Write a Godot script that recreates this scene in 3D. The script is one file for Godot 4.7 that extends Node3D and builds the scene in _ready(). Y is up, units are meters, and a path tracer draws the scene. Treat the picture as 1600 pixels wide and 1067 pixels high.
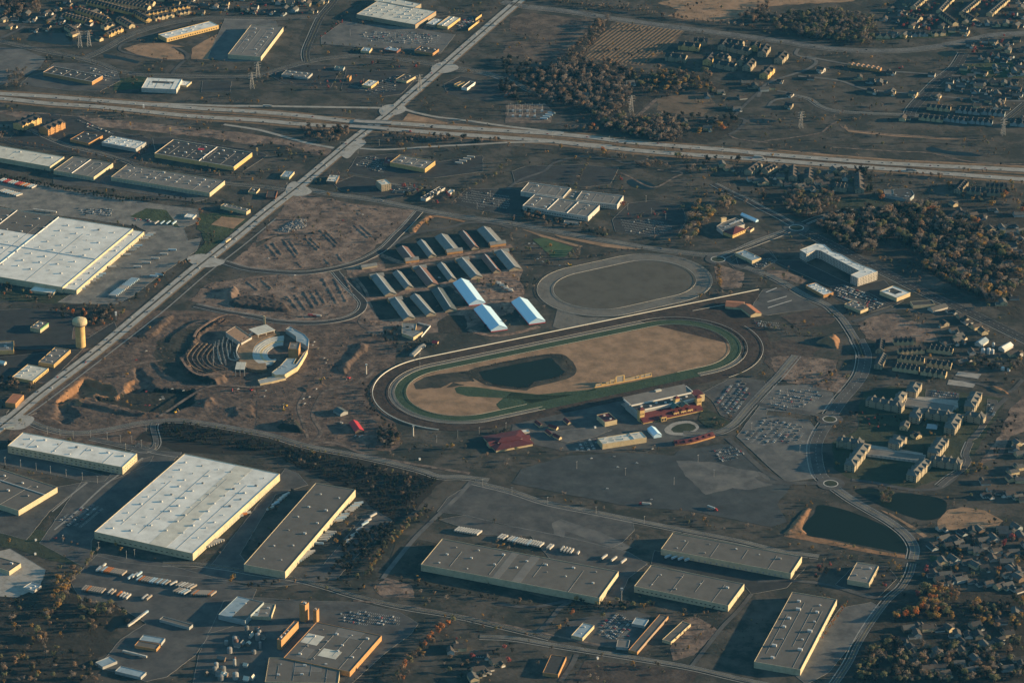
extends Node3D
# An aerial view of a horse-racing park at low sun. All coordinates are metres on the ground plan:
# x to the east of the picture centre, z towards the viewer, y up. Plans are flat lists [x, z, x, z, ...].

const SUN_ELEVATION := 10.0
const SUN_AZIMUTH := 6.0     # degrees the sun stands beyond due east
var rng := RandomNumberGenerator.new()
var M := {}                   # materials
var taken := {}               # names used so far
var shared := {}              # meshes shared between alike pieces

# ---------------------------------------------------------------- naming
func numbered(called: String) -> String:
	var n: int = taken.get(called, 0)
	taken[called] = n + 1
	return called if n == 0 else "%s_%03d" % [called, n]

func tag(o: Node, label: String, category := "", group := "", kind := "") -> Node:
	if label != "": o.set_meta("label", label)
	if category != "": o.set_meta("category", category)
	if group != "": o.set_meta("group", group)
	if kind != "": o.set_meta("kind", kind)
	return o

func thing(called: String, label: String, category: String, at := Vector3.ZERO, turn := 0.0, group := "") -> Node3D:
	var o := Node3D.new()
	o.name = numbered(called)
	add_child(o)
	o.position = at
	o.rotation.y = turn
	tag(o, label, category, group)
	return o

func part(called: String, mesh: Mesh, mat: Material, parent: Node, at := Vector3.ZERO, turn := 0.0) -> MeshInstance3D:
	var o := MeshInstance3D.new()
	o.name = called
	o.mesh = mesh
	if mat: o.material_override = mat
	o.position = at
	o.rotation.y = turn
	parent.add_child(o, true)
	return o

func single(called: String, mesh: Mesh, mat: Material, label: String, category: String, at := Vector3.ZERO, turn := 0.0, group := "") -> MeshInstance3D:
	var o := part(numbered(called), mesh, mat, self, at, turn)
	tag(o, label, category, group)
	return o

func structure(called: String, mesh: Mesh, mat: Material, label := "") -> MeshInstance3D:
	var o := part(numbered(called), mesh, mat, self)
	o.set_meta("kind", "structure")
	if label != "":
		o.set_meta("label", label)
	return o

func copy(proto: Node3D, at: Vector3, turn: float, label: String, group: String, size := 1.0) -> Node3D:
	var o: Node3D = proto.duplicate()
	o.name = numbered(proto.get_meta("called"))
	add_child(o)
	o.position = at
	o.rotation.y = turn
	o.scale = Vector3.ONE * size
	tag(o, label, proto.get_meta("category"), group)
	o.remove_meta("called")
	return o

# ---------------------------------------------------------------- shapes
func tool() -> SurfaceTool:
	var st := SurfaceTool.new()
	st.begin(Mesh.PRIMITIVE_TRIANGLES)
	st.set_smooth_group(-1)
	return st

func done(st: SurfaceTool) -> ArrayMesh:
	st.generate_normals()
	return st.commit()

func tri(st: SurfaceTool, a: Vector3, b: Vector3, c: Vector3):
	st.add_vertex(a); st.add_vertex(b); st.add_vertex(c)

func quad(st: SurfaceTool, a: Vector3, b: Vector3, c: Vector3, d: Vector3):   # clockwise seen from its front
	tri(st, a, b, c); tri(st, a, c, d)

func box(st: SurfaceTool, lo: Vector3, hi: Vector3):
	slab8(st, [Vector3(lo.x, lo.y, lo.z), Vector3(hi.x, lo.y, lo.z), Vector3(hi.x, lo.y, hi.z), Vector3(lo.x, lo.y, hi.z)],
		[Vector3(lo.x, hi.y, lo.z), Vector3(hi.x, hi.y, lo.z), Vector3(hi.x, hi.y, hi.z), Vector3(lo.x, hi.y, hi.z)])

func slab8(st: SurfaceTool, b: Array, t: Array):     # bottom and top rings, seen from above clockwise (x then z)
	quad(st, t[0], t[1], t[2], t[3])
	quad(st, b[3], b[2], b[1], b[0])
	for i in 4:
		var j := (i + 1) % 4
		quad(st, t[j], t[i], b[i], b[j])

func box_mesh(size: Vector3) -> ArrayMesh:            # stands on its base
	var key := "box%s" % size
	if not shared.has(key):
		var st := tool()
		box(st, Vector3(-size.x / 2, 0, -size.z / 2), Vector3(size.x / 2, size.y, size.z / 2))
		shared[key] = done(st)
	return shared[key]

func lathe(st: SurfaceTool, profile: Array, sides := 16, at := Vector3.ZERO):   # profile of Vector2(radius, height), bottom to top
	for i in profile.size() - 1:
		for k in sides:
			var a0 := TAU * k / sides
			var a1 := TAU * (k + 1) / sides
			var p: Vector2 = profile[i]
			var q: Vector2 = profile[i + 1]
			var v := [Vector3(cos(a0) * p.x, p.y, sin(a0) * p.x), Vector3(cos(a1) * p.x, p.y, sin(a1) * p.x), Vector3(cos(a1) * q.x, q.y, sin(a1) * q.x), Vector3(cos(a0) * q.x, q.y, sin(a0) * q.x)]
			quad(st, at + v[3], at + v[2], at + v[1], at + v[0])

func bar(st: SurfaceTool, a: Vector3, b: Vector3, ra: float, rb: float, sides := 5):   # tapered round bar
	var d := (b - a).normalized()
	var u := d.cross(Vector3.UP if absf(d.y) < 0.9 else Vector3.RIGHT).normalized()
	var w := d.cross(u)
	for k in sides:
		var c0 := u * cos(TAU * k / sides) + w * sin(TAU * k / sides)
		var c1 := u * cos(TAU * (k + 1) / sides) + w * sin(TAU * (k + 1) / sides)
		quad(st, b + c0 * rb, b + c1 * rb, a + c1 * ra, a + c0 * ra)

func points(plan: Array) -> PackedVector2Array:
	var p := PackedVector2Array()
	for i in range(0, plan.size() - 1, 2):
		p.append(Vector2(plan[i], plan[i + 1]))
	return p

func smooth(p: PackedVector2Array, closed: bool, step := 8.0) -> PackedVector2Array:   # Catmull-Rom through the points
	var r := PackedVector2Array()
	var n := p.size()
	for i in (n if closed else n - 1):
		var a := p[(i - 1 + n) % n] if closed or i > 0 else p[0] * 2 - p[1]
		var b := p[i]
		var c := p[(i + 1) % n]
		var d := p[(i + 2) % n] if closed or i < n - 2 else p[n - 1] * 2 - p[n - 2]
		var m := maxi(1, int(b.distance_to(c) / step))
		for k in m:
			r.append(b.cubic_interpolate(c, a, d, float(k) / m))
	if not closed: r.append(p[n - 1])
	return r

func ragged(p: PackedVector2Array, amount: float, noise: FastNoiseLite) -> PackedVector2Array:   # an outline roughened the way soil and grass meet
	var r := PackedVector2Array()
	var n := p.size()
	for i in n:
		var a := p[i]
		var b := p[(i + 1) % n]
		var m := maxi(1, int(a.distance_to(b) / 5.0))
		for k in m:
			var q := a.lerp(b, float(k) / m)
			r.append(q + Vector2(noise.get_noise_2d(q.x, q.y), noise.get_noise_2d(q.x + 900, q.y)) * amount)
	return r

func area_mesh(p: PackedVector2Array, y: float) -> ArrayMesh:
	var st := tool()
	var t := Geometry2D.triangulate_polygon(p)
	if t.is_empty():
		print("cannot triangulate ", p.size(), " ", p[0])
		t = Geometry2D.triangulate_polygon(Geometry2D.convex_hull(p))
		p = Geometry2D.convex_hull(p)
	for i in range(0, t.size(), 3):
		var a := p[t[i]]
		var b := p[t[i + 1]]
		var c := p[t[i + 2]]
		if (b - a).cross(c - a) < 0:
			var s := b
			b = c
			c = s
		tri(st, Vector3(a.x, y, a.y), Vector3(b.x, y, b.y), Vector3(c.x, y, c.y))
	return done(st)

var edge_noise := FastNoiseLite.new()
# a piece of ground cover: flat sheet at height y
func area(called: String, plan: Array, y: float, mat: Material, rough := 0.0, curved := false) -> MeshInstance3D:
	var p := points(plan)
	if curved: p = smooth(p, true)
	if rough > 0: p = ragged(p, rough, edge_noise)
	if called.contains("yard") or called.contains("parking") or called.contains("pond") or called.contains("turf") or called.contains("chute"): occupy_area(p)
	var o := structure(called, area_mesh(p, y), mat)
	if called in ["parking_lot", "paved_yard"] and rough <= 1: part("kerb", ribbon(p, -0.25, 0.25, y + 0.14, true, 0.3), M.kerb, o)
	return o

func ribbon_into(st: SurfaceTool, p: PackedVector2Array, from: float, to: float, y: float, closed := false, thick := 0.0):
	var n := p.size()
	var l := []
	var r := []
	for i in n:
		var d: Vector2
		if closed: d = (p[(i + 1) % n] - p[(i - 1 + n) % n]).normalized()
		else: d = (p[mini(i + 1, n - 1)] - p[maxi(i - 1, 0)]).normalized()
		var s := Vector2(-d.y, d.x)
		l.append(p[i] + s * from)
		r.append(p[i] + s * to)
	for i in (n if closed else n - 1):
		var j := (i + 1) % n
		var a := Vector3(l[i].x, y, l[i].y)
		var b := Vector3(l[j].x, y, l[j].y)
		var c := Vector3(r[j].x, y, r[j].y)
		var d := Vector3(r[i].x, y, r[i].y)
		if (Vector2(b.x - a.x, b.z - a.z)).cross(Vector2(d.x - a.x, d.z - a.z)) > 0: quad(st, a, b, c, d)
		else: quad(st, d, c, b, a)
		if thick > 0:
			var k := Vector3(0, -thick, 0)
			quad(st, b, a, a + k, b + k)
			quad(st, d, c, c + k, d + k)

func ribbon(p: PackedVector2Array, from: float, to: float, y: float, closed := false, thick := 0.0) -> ArrayMesh:
	var st := tool()
	ribbon_into(st, p, from, to, y, closed, thick)
	return done(st)

func dashes(p: PackedVector2Array, off: float, w: float, y: float, on: float, gap: float) -> ArrayMesh:
	var st := tool()
	var along := 0.0
	for i in p.size() - 1:
		var a := p[i]
		var b := p[i + 1]
		var d := (b - a).normalized()
		var s := Vector2(-d.y, d.x)
		var len := a.distance_to(b)
		var t := 0.0
		while t < len:
			var ph := fmod(along + t, on + gap)
			var run := minf((on - ph) if ph < on else (on + gap - ph), len - t)
			run = maxf(run, 0.05)
			if ph < on:
				var q0 := a + d * t + s * off
				var q1 := a + d * (t + run) + s * off
				quad(st, Vector3(q0.x - s.x * w, y, q0.y - s.y * w), Vector3(q1.x - s.x * w, y, q1.y - s.y * w), Vector3(q1.x + s.x * w, y, q1.y + s.y * w), Vector3(q0.x + s.x * w, y, q0.y + s.y * w))
			t += run
		along += len
	return done(st)

var busy := {}            # 4 m cells taken by roads and buildings: no trees there
func occupy_line(p: PackedVector2Array, half: float):
	for i in p.size() - 1:
		var m := maxi(1, int(p[i].distance_to(p[i + 1]) / 3))
		for k in m:
			var q := p[i].lerp(p[i + 1], float(k) / m)
			var n := int(ceil(half / 4))
			for dx in range(-n, n + 1):
				for dz in range(-n, n + 1):
					if Vector2(dx, dz).length() * 4 <= half + 2: busy[Vector2i(int(floor(q.x / 4)) + dx, int(floor(q.y / 4)) + dz)] = true

func occupy_rect(c: Vector3, turn: float, hx: float, hz: float):
	var b := Basis(Vector3.UP, turn)
	var n := int(hx / 3) + 1
	var m := int(hz / 3) + 1
	for i in range(-n, n + 1):
		for j in range(-m, m + 1):
			var q := c + b * Vector3(i * hx / n, 0, j * hz / m)
			busy[Vector2i(int(floor(q.x / 4)), int(floor(q.z / 4)))] = true

func occupy_area(p: PackedVector2Array):
	var b := Rect2(p[0], Vector2.ZERO)
	for q in p: b = b.expand(q)
	for i in range(int(b.position.x / 4), int(b.end.x / 4) + 1):
		for j in range(int(b.position.y / 4), int(b.end.y / 4) + 1):
			if Geometry2D.is_point_in_polygon(Vector2(i * 4 + 2, j * 4 + 2), p): paved[Vector2i(i, j)] = true
var paved := {}

# a road: surface, painted lines, light concrete kerbs
func road(called: String, plan: Array, width: float, mat: Material, y := 0.45, lines := 1, kerb := false) -> MeshInstance3D:
	var p := smooth(points(plan), false)
	occupy_line(p, width / 2 + 1)
	var o := structure(called, ribbon(p, -width / 2, width / 2, y), mat)
	if lines > 0:
		var st := tool()
		for s in [-1, 1]:
			ribbon_into(st, p, s * (width / 2 - 0.8), s * (width / 2 - 0.6), y + 0.03)
		part("edge_line", done(st), M.paint, o)
	if lines == 1: part("centre_line", ribbon(p, -0.15, 0.15, y + 0.03), M.yellow_paint, o)
	elif lines == 2: part("lane_line", dashes(p, 0, 0.2, y + 0.03, 4, 8), M.paint, o)
	if width >= 9 and mat != M.highway and lines > 0 or kerb:
		part("footpath", ribbon(p, width / 2 + 3.5, width / 2 + 5.0, 0.34), M.walk, o)
	if kerb:
		for s in [-1, 1]:
			part("kerb", ribbon(p, s * (width / 2), s * (width / 2 + (0.7 if mat == M.asphalt_new else 0.45)), y + 0.12, false, 0.4), M.kerb_new if mat == M.asphalt_new else M.kerb, o)
	return o

# the rectangle that fits four measured corners: centre, direction of its width, half sizes
func rect(plan: Array) -> Dictionary:
	var p := points(plan)
	var c := (p[0] + p[1] + p[2] + p[3]) / 4
	var u := ((p[1] - p[0]) + (p[2] - p[3])).normalized()
	var v := Vector2(-u.y, u.x)
	var hu := absf((p[1] - p[0] + p[2] - p[3]).dot(u)) / 4
	var hv := absf((p[3] - p[0] + p[2] - p[1]).dot(v)) / 4
	return {c = Vector3(c.x, 0, c.y), u = u, v = v, hu = hu, hv = hv, turn = -atan2(u.y, u.x)}

func gable_mesh(hx: float, hz: float, eave: float, ridge: float, over: float, thick := 0.25) -> Array:   # [walls, roof], ridge along x
	var w := tool()
	box(w, Vector3(-hx, 0, -hz), Vector3(hx, eave, hz))
	for s in [-1.0, 1.0]:
		var a := Vector3(s * hx, eave, -hz)
		var b := Vector3(s * hx, eave, hz)
		var c := Vector3(s * hx, ridge, 0)
		if s > 0: tri(w, a, c, b)
		else: tri(w, a, b, c)
	var r := tool()
	var drop := (ridge - eave) / hz * over
	for s in [-1.0, 1.0]:
		var e0 := Vector3(-hx - over, eave - drop + 0.02, s * (hz + over))
		var e1 := Vector3(hx + over, eave - drop + 0.02, s * (hz + over))
		var t0 := Vector3(-hx - over, ridge + 0.02, 0)
		var t1 := Vector3(hx + over, ridge + 0.02, 0)
		var up := Vector3(0, thick, 0)
		if s > 0:
			quad(r, t0 + up, t1 + up, e1 + up, e0 + up); quad(r, e0, e1, t1, t0)
			quad(r, e0 + up, e1 + up, e1, e0)
		else:
			quad(r, e0 + up, e1 + up, t1 + up, t0 + up); quad(r, t0, t1, e1, e0)
			quad(r, e1 + up, e0 + up, e0, e1)
		quad(r, t1 + up, t1, e1, e1 + up); quad(r, t0, t0 + up, e0 + up, e0)
	return [done(w), done(r)]

func hip_mesh(hx: float, hz: float, eave: float, ridge: float, over: float) -> ArrayMesh:   # hipped roof, ridge along x
	var r := tool()
	var X := hx + over
	var Z := hz + over
	var k := maxf(hx - hz, 0.0)
	var a := [Vector3(-X, eave, -Z), Vector3(X, eave, -Z), Vector3(X, eave, Z), Vector3(-X, eave, Z)]
	var p := Vector3(-k, ridge, 0)
	var q := Vector3(k, ridge, 0)
	quad(r, a[0], a[1], q, p); tri(r, a[1], a[2], q); quad(r, a[2], a[3], p, q); tri(r, a[3], a[0], p)
	quad(r, a[3], a[2], a[1], a[0])
	return done(r)

# ---------------------------------------------------------------- materials
func noise_tex(seed_: int, freq: float, octaves: int, ramp: Array, gain := 0.55, size := 1024, type := FastNoiseLite.TYPE_SIMPLEX_SMOOTH) -> NoiseTexture2D:
	var n := FastNoiseLite.new()
	n.seed = seed_
	n.noise_type = type
	n.frequency = freq
	n.fractal_octaves = octaves
	n.fractal_gain = gain
	var t := NoiseTexture2D.new()
	t.width = size
	t.height = size
	t.seamless = true
	t.seamless_blend_skirt = 0.25
	t.noise = n
	if ramp.size() > 0:
		var g := Gradient.new()
		g.offsets = PackedFloat32Array(ramp.map(func(r): return r[0]))
		g.colors = PackedColorArray(ramp.map(func(r): return lin(r[1], r[2], r[3])))
		t.color_ramp = g
	return t

func lin(r: float, g: float, b: float) -> Color:      # a real-world (linear) base colour
	return Color(r, g, b).linear_to_srgb()

func plain(r: float, g: float, b: float, rough := 0.85, metal := 0.0) -> StandardMaterial3D:
	var m := StandardMaterial3D.new()
	m.albedo_color = lin(r, g, b)
	m.roughness = rough
	m.metallic = metal
	return m

var bump_tex: NoiseTexture2D
func mottled(tex: Texture2D, tile: float, tint := Color.WHITE, rough := 0.95, bump := 0.0, bump_tile := 40.0) -> StandardMaterial3D:   # tex repeats every `tile` metres
	var m := StandardMaterial3D.new()
	m.albedo_texture = tex
	m.albedo_color = tint.linear_to_srgb()
	m.roughness = rough
	m.uv1_triplanar = true
	m.uv1_world_triplanar = true
	m.uv1_scale = Vector3.ONE / tile
	if bump > 0:
		m.normal_enabled = true
		m.normal_texture = bump_tex
		m.normal_scale = bump
	return m

func make_materials():
	bump_tex = noise_tex(77, 0.02, 6, [], 0.7)
	bump_tex.as_normal_map = true
	bump_tex.bump_strength = 9.0
	var t_grass := noise_tex(1, 0.009, 9, [[0.0, .014, .020, .016], [0.36, .026, .031, .023], [0.45, .044, .041, .030], [0.52, .072, .058, .043], [0.62, .098, .076, .056], [0.8, .125, .096, .072], [1.0, .16, .125, .095]], 0.72, 1024)
	var t_green := noise_tex(2, 0.006, 8, [[0.0, 0.013, 0.023, 0.013], [0.4, 0.030, 0.042, 0.022], [0.7, 0.048, 0.056, 0.030], [1.0, 0.072, 0.071, 0.045]], 0.66, 1024)
	var t_earth := noise_tex(3, 0.010, 9, [[0.0, .032, .025, .022], [0.38, .066, .049, .041], [0.5, .10, .073, .058], [0.62, .13, .095, .075], [1.0, .20, .15, .12]], 0.74, 1024)
	var t_tan := noise_tex(4, 0.007, 8, [[0.0, 0.086, 0.066, 0.045], [0.4, 0.155, 0.114, 0.078], [0.65, 0.205, 0.148, 0.102], [1.0, 0.259, 0.191, 0.137]], 0.64, 1024)
	var t_asphalt := noise_tex(5, 0.008, 9, [[0.0, .024, .026, .028], [0.4, .044, .046, .048], [0.55, .056, .057, .058], [0.75, .068, .068, .066], [1.0, .10, .098, .092]], 0.70, 1024)
	var t_turf := noise_tex(6, 0.01, 7, [[0.0, 0.014, 0.038, 0.018], [0.5, 0.022, 0.053, 0.025], [1.0, 0.042, 0.070, 0.034]], 0.62, 512)
	var t_roof := noise_tex(7, 0.008, 7, [[0.0, .60, .60, .60], [0.4, .80, .80, .80], [0.7, .90, .90, .90], [1.0, 1, 1, 1]], 0.62, 1024)
	var t_streak := noise_tex(8, 0.012, 7, [[0.0, .55, .53, .50], [0.5, .85, .84, .83], [1.0, 1, 1, 1]], 0.66, 512)
	var t_wood := noise_tex(9, 0.012, 8, [[0.0, .008, .009, .007], [0.5, .020, .019, .014], [0.75, .036, .031, .023], [1.0, .06, .05, .038]], 0.66, 1024)
	M.grass = mottled(t_grass, 900, Color(.62, .71, .80), 0.97, 0.06)
	M.grass_dark = mottled(t_grass, 620, Color(.42, .50, .52), 0.97, 0.08)  # dark grass; barn yards and the theatre bank carry their shade in this colour
	M.green = mottled(t_green, 500, Color(.7, .78, .75), 0.97, 0.15)
	M.lawn = mottled(t_green, 300, Color(.8, 1.05, .75), 0.97, 0.3)
	M.earth = mottled(t_earth, 420, Color(1.6, 1.54, 1.52), 0.97, 0.15)
	M.site_earth = mottled(t_earth, 300, Color(1.0, .93, .9), 0.97, 0.15)
	M.green_lawn = mottled(t_turf, 160, Color(1.7, 1.5, 1.3), 0.96)
	M.dark_earth = mottled(t_earth, 330, Color(.55, .55, .57), 0.97, 0.15)
	M.orange_earth = mottled(t_tan, 160, Color(1.35, 1.0, .75), 0.97, 0.2)  # sunlit orange of cut faces and the pond bank is put into this earth
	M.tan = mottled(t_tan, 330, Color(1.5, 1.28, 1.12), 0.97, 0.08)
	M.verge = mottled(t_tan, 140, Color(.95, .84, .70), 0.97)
	M.field = mottled(t_earth, 520, Color(.82, .82, .8), 0.97, 0.1)
	M.shaded_floor = mottled(t_wood, 240, Color(.42, .46, .48), 0.97)
	M.forest_floor = mottled(t_wood, 300, Color.WHITE, 0.97, 0.2)
	M.infield = mottled(t_streak, 330, Color(.092, .086, .072), 0.97, 0.06)
	M.asphalt = mottled(t_asphalt, 380, Color(1.25, 1.22, 1.2), 0.9)
	M.asphalt_new = mottled(t_asphalt, 260, Color(.42, .45, .47), 0.88)
	M.asphalt_old = mottled(t_asphalt, 450, Color(2.0, 1.95, 1.9), 0.92)
	M.asphalt_dark = mottled(t_asphalt, 420, Color(.72, .86, .94), 0.9)
	M.highway = mottled(t_streak, 160, Color(.36, .345, .32), 0.92)
	M.concrete = mottled(t_streak, 90, Color(.36, .345, .325), 0.92)
	M.kerb = mottled(t_streak, 60, Color(.30, .29, .275), 0.9)
	M.basin = mottled(t_wood, 200, Color(.7, .8, .75), 0.95)
	M.kerb_new = mottled(t_streak, 60, Color(.58, .57, .55), 0.9)
	M.divided_road = mottled(t_streak, 120, Color(.40, .39, .37), 0.92)
	M.stubble = mottled(t_tan, 300, Color(.62, .60, .58), 0.97)
	M.walk = mottled(t_streak, 50, Color(.36, .35, .33), 0.92)
	M.yard_pale = mottled(t_asphalt, 300, Color(3.0, 2.8, 2.55), 0.92)
	M.gravel = mottled(t_earth, 200, Color(1.35, 1.38, 1.4), 0.97, 0.1)
	M.dirt_track = mottled(t_earth, 240, Color(.36, .32, .31), 0.97, 0.2)
	M.grey_track = mottled(t_streak, 200, Color(.155, .148, .135), 0.97, 0.2)
	M.turf = mottled(t_turf, 160, Color.WHITE, 0.96, 0.3)
	M.lane = mottled(t_earth, 150, Color(2.1, 1.85, 1.7), 0.97)
	M.white_paint = plain(.80, .78, .70, .6)
	M.paint = plain(.55, .55, .53, .7)
	M.yellow_paint = plain(.55, .42, .14, .7)
	M.rail = plain(.62, .60, .55, .6)
	M.straw = mottled(t_tan, 90, Color(.85, .82, .76), 0.97)
	M.water = plain(.012, .020, .015, .3)
	M.water.metallic_specular = 0.15
	M.pond_dark = plain(.006, .010, .010, .3)
	M.pond_dark.metallic_specular = 0.25
	# roofs
	M.roof_white = mottled(t_roof, 260, Color(.84, .84, .80), 0.8)
	M.roof_cream = mottled(t_roof, 220, Color(.70, .68, .60), 0.8)
	M.roof_grey = mottled(t_roof, 240, Color(.19, .182, .172), 0.9)
	M.roof_brown = mottled(t_roof, 240, Color(.135, .126, .115), 0.92)
	M.roof_dark = mottled(t_roof, 180, Color(.055, .058, .06), 0.85)
	M.roof_blue = mottled(t_roof, 120, Color(.33, .42, .48), 0.5)
	M.roof_green = mottled(t_roof, 120, Color(.06, .13, .12), 0.6)
	M.roof_red = mottled(t_roof, 120, Color(.12, .02, .026), 0.75)
	M.roof_tile_orange = mottled(t_roof, 90, Color(.42, .17, .09), 0.8)
	M.shingle_dark = mottled(t_roof, 60, Color(.045, .047, .05), 0.95)
	M.shingle_brown = mottled(t_roof, 60, Color(.09, .078, .07), 0.95)
	M.shingle_grey = mottled(t_roof, 60, Color(.11, .112, .11), 0.95)
	M.shingle_pale = mottled(t_roof, 60, Color(.165, .165, .155), 0.95)
	M.barn_grey = mottled(t_streak, 70, Color(.22, .235, .24), 0.7)
	M.barn_rust = mottled(t_streak, 70, Color(.21, .12, .10), 0.8)
	M.barn_green = mottled(t_streak, 70, Color(.09, .115, .12), 0.75)
	# walls
	M.wall_white = mottled(t_streak, 80, Color(.58, .57, .54), 0.85)
	M.wall_cream = mottled(t_streak, 80, Color(.62, .52, .33), 0.88)
	M.wall_tan = mottled(t_streak, 80, Color(.38, .335, .25), 0.88)
	M.wall_yellow = mottled(t_streak, 80, Color(.66, .47, .20), 0.88)
	M.wall_grey = mottled(t_streak, 80, Color(.40, .42, .42), 0.85)
	M.wall_blue = mottled(t_streak, 80, Color(.36, .43, .46), 0.8)
	M.wall_brick = mottled(t_streak, 60, Color(.22, .10, .065), 0.9)
	M.wall_brown = mottled(t_streak, 60, Color(.22, .16, .115), 0.9)
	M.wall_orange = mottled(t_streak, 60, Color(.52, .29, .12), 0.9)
	M.wall_pale = mottled(t_streak, 80, Color(.60, .53, .37), 0.86)
	M.trim = plain(.70, .69, .66, .7)
	M.unit = plain(.52, .53, .53, .5)
	M.unit_dark = plain(.24, .24, .245, .6)
	M.door = plain(.30, .30, .29, .6)
	M.glass = plain(.028, .036, .042, .08)
	M.steel = plain(.42, .43, .43, .45, .6)
	M.pole = plain(.38, .385, .38, .5, .3)
	M.tent = plain(.52, .74, .92, .4)  # white vinyl with the shaded slope's sky blue put into its colour
	M.red = plain(.45, .03, .04, .6)
	M.green_sign = plain(.02, .32, .12, .6)
	M.yellow_machine = plain(.62, .36, .03, .5)
	M.tyre = plain(.015, .015, .016, .9)
	M.concrete_raw = mottled(t_streak, 40, Color(.50, .49, .46), 0.9)
	M.orange_concourse = mottled(t_tan, 120, Color(1.25, 1.15, 1.0), 0.95)
	M.seat_concrete = mottled(t_streak, 40, Color(.52, .54, .53), 0.85)
	M.formwork = mottled(t_streak, 40, Color(.44, .27, .17), 0.9)
	M.leaf_any = plain(1, 1, 1, .95)
	M.leaf_any.vertex_color_use_as_albedo = true
	M.leaf_any.backlight_enabled = true
	M.leaf_any.backlight = lin(.085, .068, .05)
	M.bark = plain(.07, .055, .045, .95)

func stadium(c0: Vector2, c1: Vector2, r: float) -> PackedVector2Array:
	var p := PackedVector2Array()
	var a := (c1 - c0).angle()
	for k in 41: p.append(c1 + Vector2.from_angle(a - PI / 2 + PI * k / 40) * r)
	for k in 41: p.append(c0 + Vector2.from_angle(a + PI / 2 + PI * k / 40) * r)
	return p

func densify(p: PackedVector2Array, closed: bool, step: float) -> PackedVector2Array:
	var r := PackedVector2Array()
	var n := p.size()
	for i in (n if closed else n - 1):
		var a := p[i]
		var b := p[(i + 1) % n]
		var m := maxi(1, int(a.distance_to(b) / step))
		for k in m: r.append(a.lerp(b, float(k) / m))
	if not closed: r.append(p[n - 1])
	return r

# ---------------------------------------------------------------- ground with relief: the building site
const SITE := Rect2(-845, -120, 640, 540)
var site_edge := points([-820,317,-772,221,-691,45,-624,-112,-567,-102,-472,-60,-378,-29,-299,-52,-257,-4,-233,180,-213,402,-278,403,-410,353,-509,335,-586,324,-649,338,-723,359,-779,345])
var site_noise := FastNoiseLite.new()
var site_rough := FastNoiseLite.new()
var reliefs := []          # [outline, height, softness]
func inside_depth(p: Vector2, poly: PackedVector2Array) -> float:    # metres inside the outline, 0 outside
	if not Geometry2D.is_point_in_polygon(p, poly): return 0.0
	var d := 1e9
	for i in poly.size():
		d = minf(d, p.distance_to(Geometry2D.get_closest_point_to_segment(p, poly[i], poly[(i + 1) % poly.size()])))
	return d

func site_height(p: Vector2) -> float:
	var border := inside_depth(p, site_edge)
	if border <= 0: return 0.0
	var y := 0.0
	for r in reliefs:
		var box_: Rect2 = r[3]
		if not box_.has_point(p): continue
		var q := p + Vector2(site_noise.get_noise_2d(p.x, p.y), site_noise.get_noise_2d(p.x, p.y + 700)) * 7.0
		var d := inside_depth(q, r[0])
		if d > 0: y += r[1] * smoothstep(0, 1, minf(d / r[2], 1.0))
	y += site_rough.get_noise_2d(p.x, p.y) * 0.5
	return y * clampf(border / 8, 0, 1)

func relief(plan: Array, height: float, soft: float):
	var p := points(plan)
	var b := Rect2(p[0], Vector2.ZERO)
	for q in p: b = b.expand(q)
	reliefs.append([p, height, soft, b.grow(10)])

# loose earth heaped on flat ground
func mound(called: String, plan: Array, height: float, mat: Material, soft := 8.0, label := "", cell := 2.5):
	var poly := smooth(points(plan), true, 6)
	var b := Rect2(poly[0], Vector2.ZERO)
	for q in poly: b = b.expand(q)
	b = b.grow(4)
	var nx := int(b.size.x / cell) + 1
	var nz := int(b.size.y / cell) + 1
	var st := SurfaceTool.new()
	st.begin(Mesh.PRIMITIVE_TRIANGLES)
	st.set_smooth_group(0)
	var hs := []
	for j in nz + 1:
		for i in nx + 1:
			var p := b.position + Vector2(i, j) * cell
			var q := p + Vector2(site_noise.get_noise_2d(p.x, p.y), site_noise.get_noise_2d(p.x, p.y + 700)) * 3.0
			var d := inside_depth(q, poly)
			var y := -0.4
			if d > 0: y = height * smoothstep(0, 1, minf(d / soft, 1.0)) * (1 + 0.35 * site_noise.get_noise_2d(p.x * 3, p.y * 3)) + site_rough.get_noise_2d(p.x, p.y) * 0.5
			hs.append(Vector3(p.x, y, p.y))
	for j in nz:
		for i in nx:
			var a: Vector3 = hs[j * (nx + 1) + i]
			var bb: Vector3 = hs[j * (nx + 1) + i + 1]
			var c: Vector3 = hs[(j + 1) * (nx + 1) + i + 1]
			var d: Vector3 = hs[(j + 1) * (nx + 1) + i]
			if a.y < 0 and bb.y < 0 and c.y < 0 and d.y < 0: continue
			quad(st, a, bb, c, d)
	structure(called, done(st), mat, label)

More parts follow.
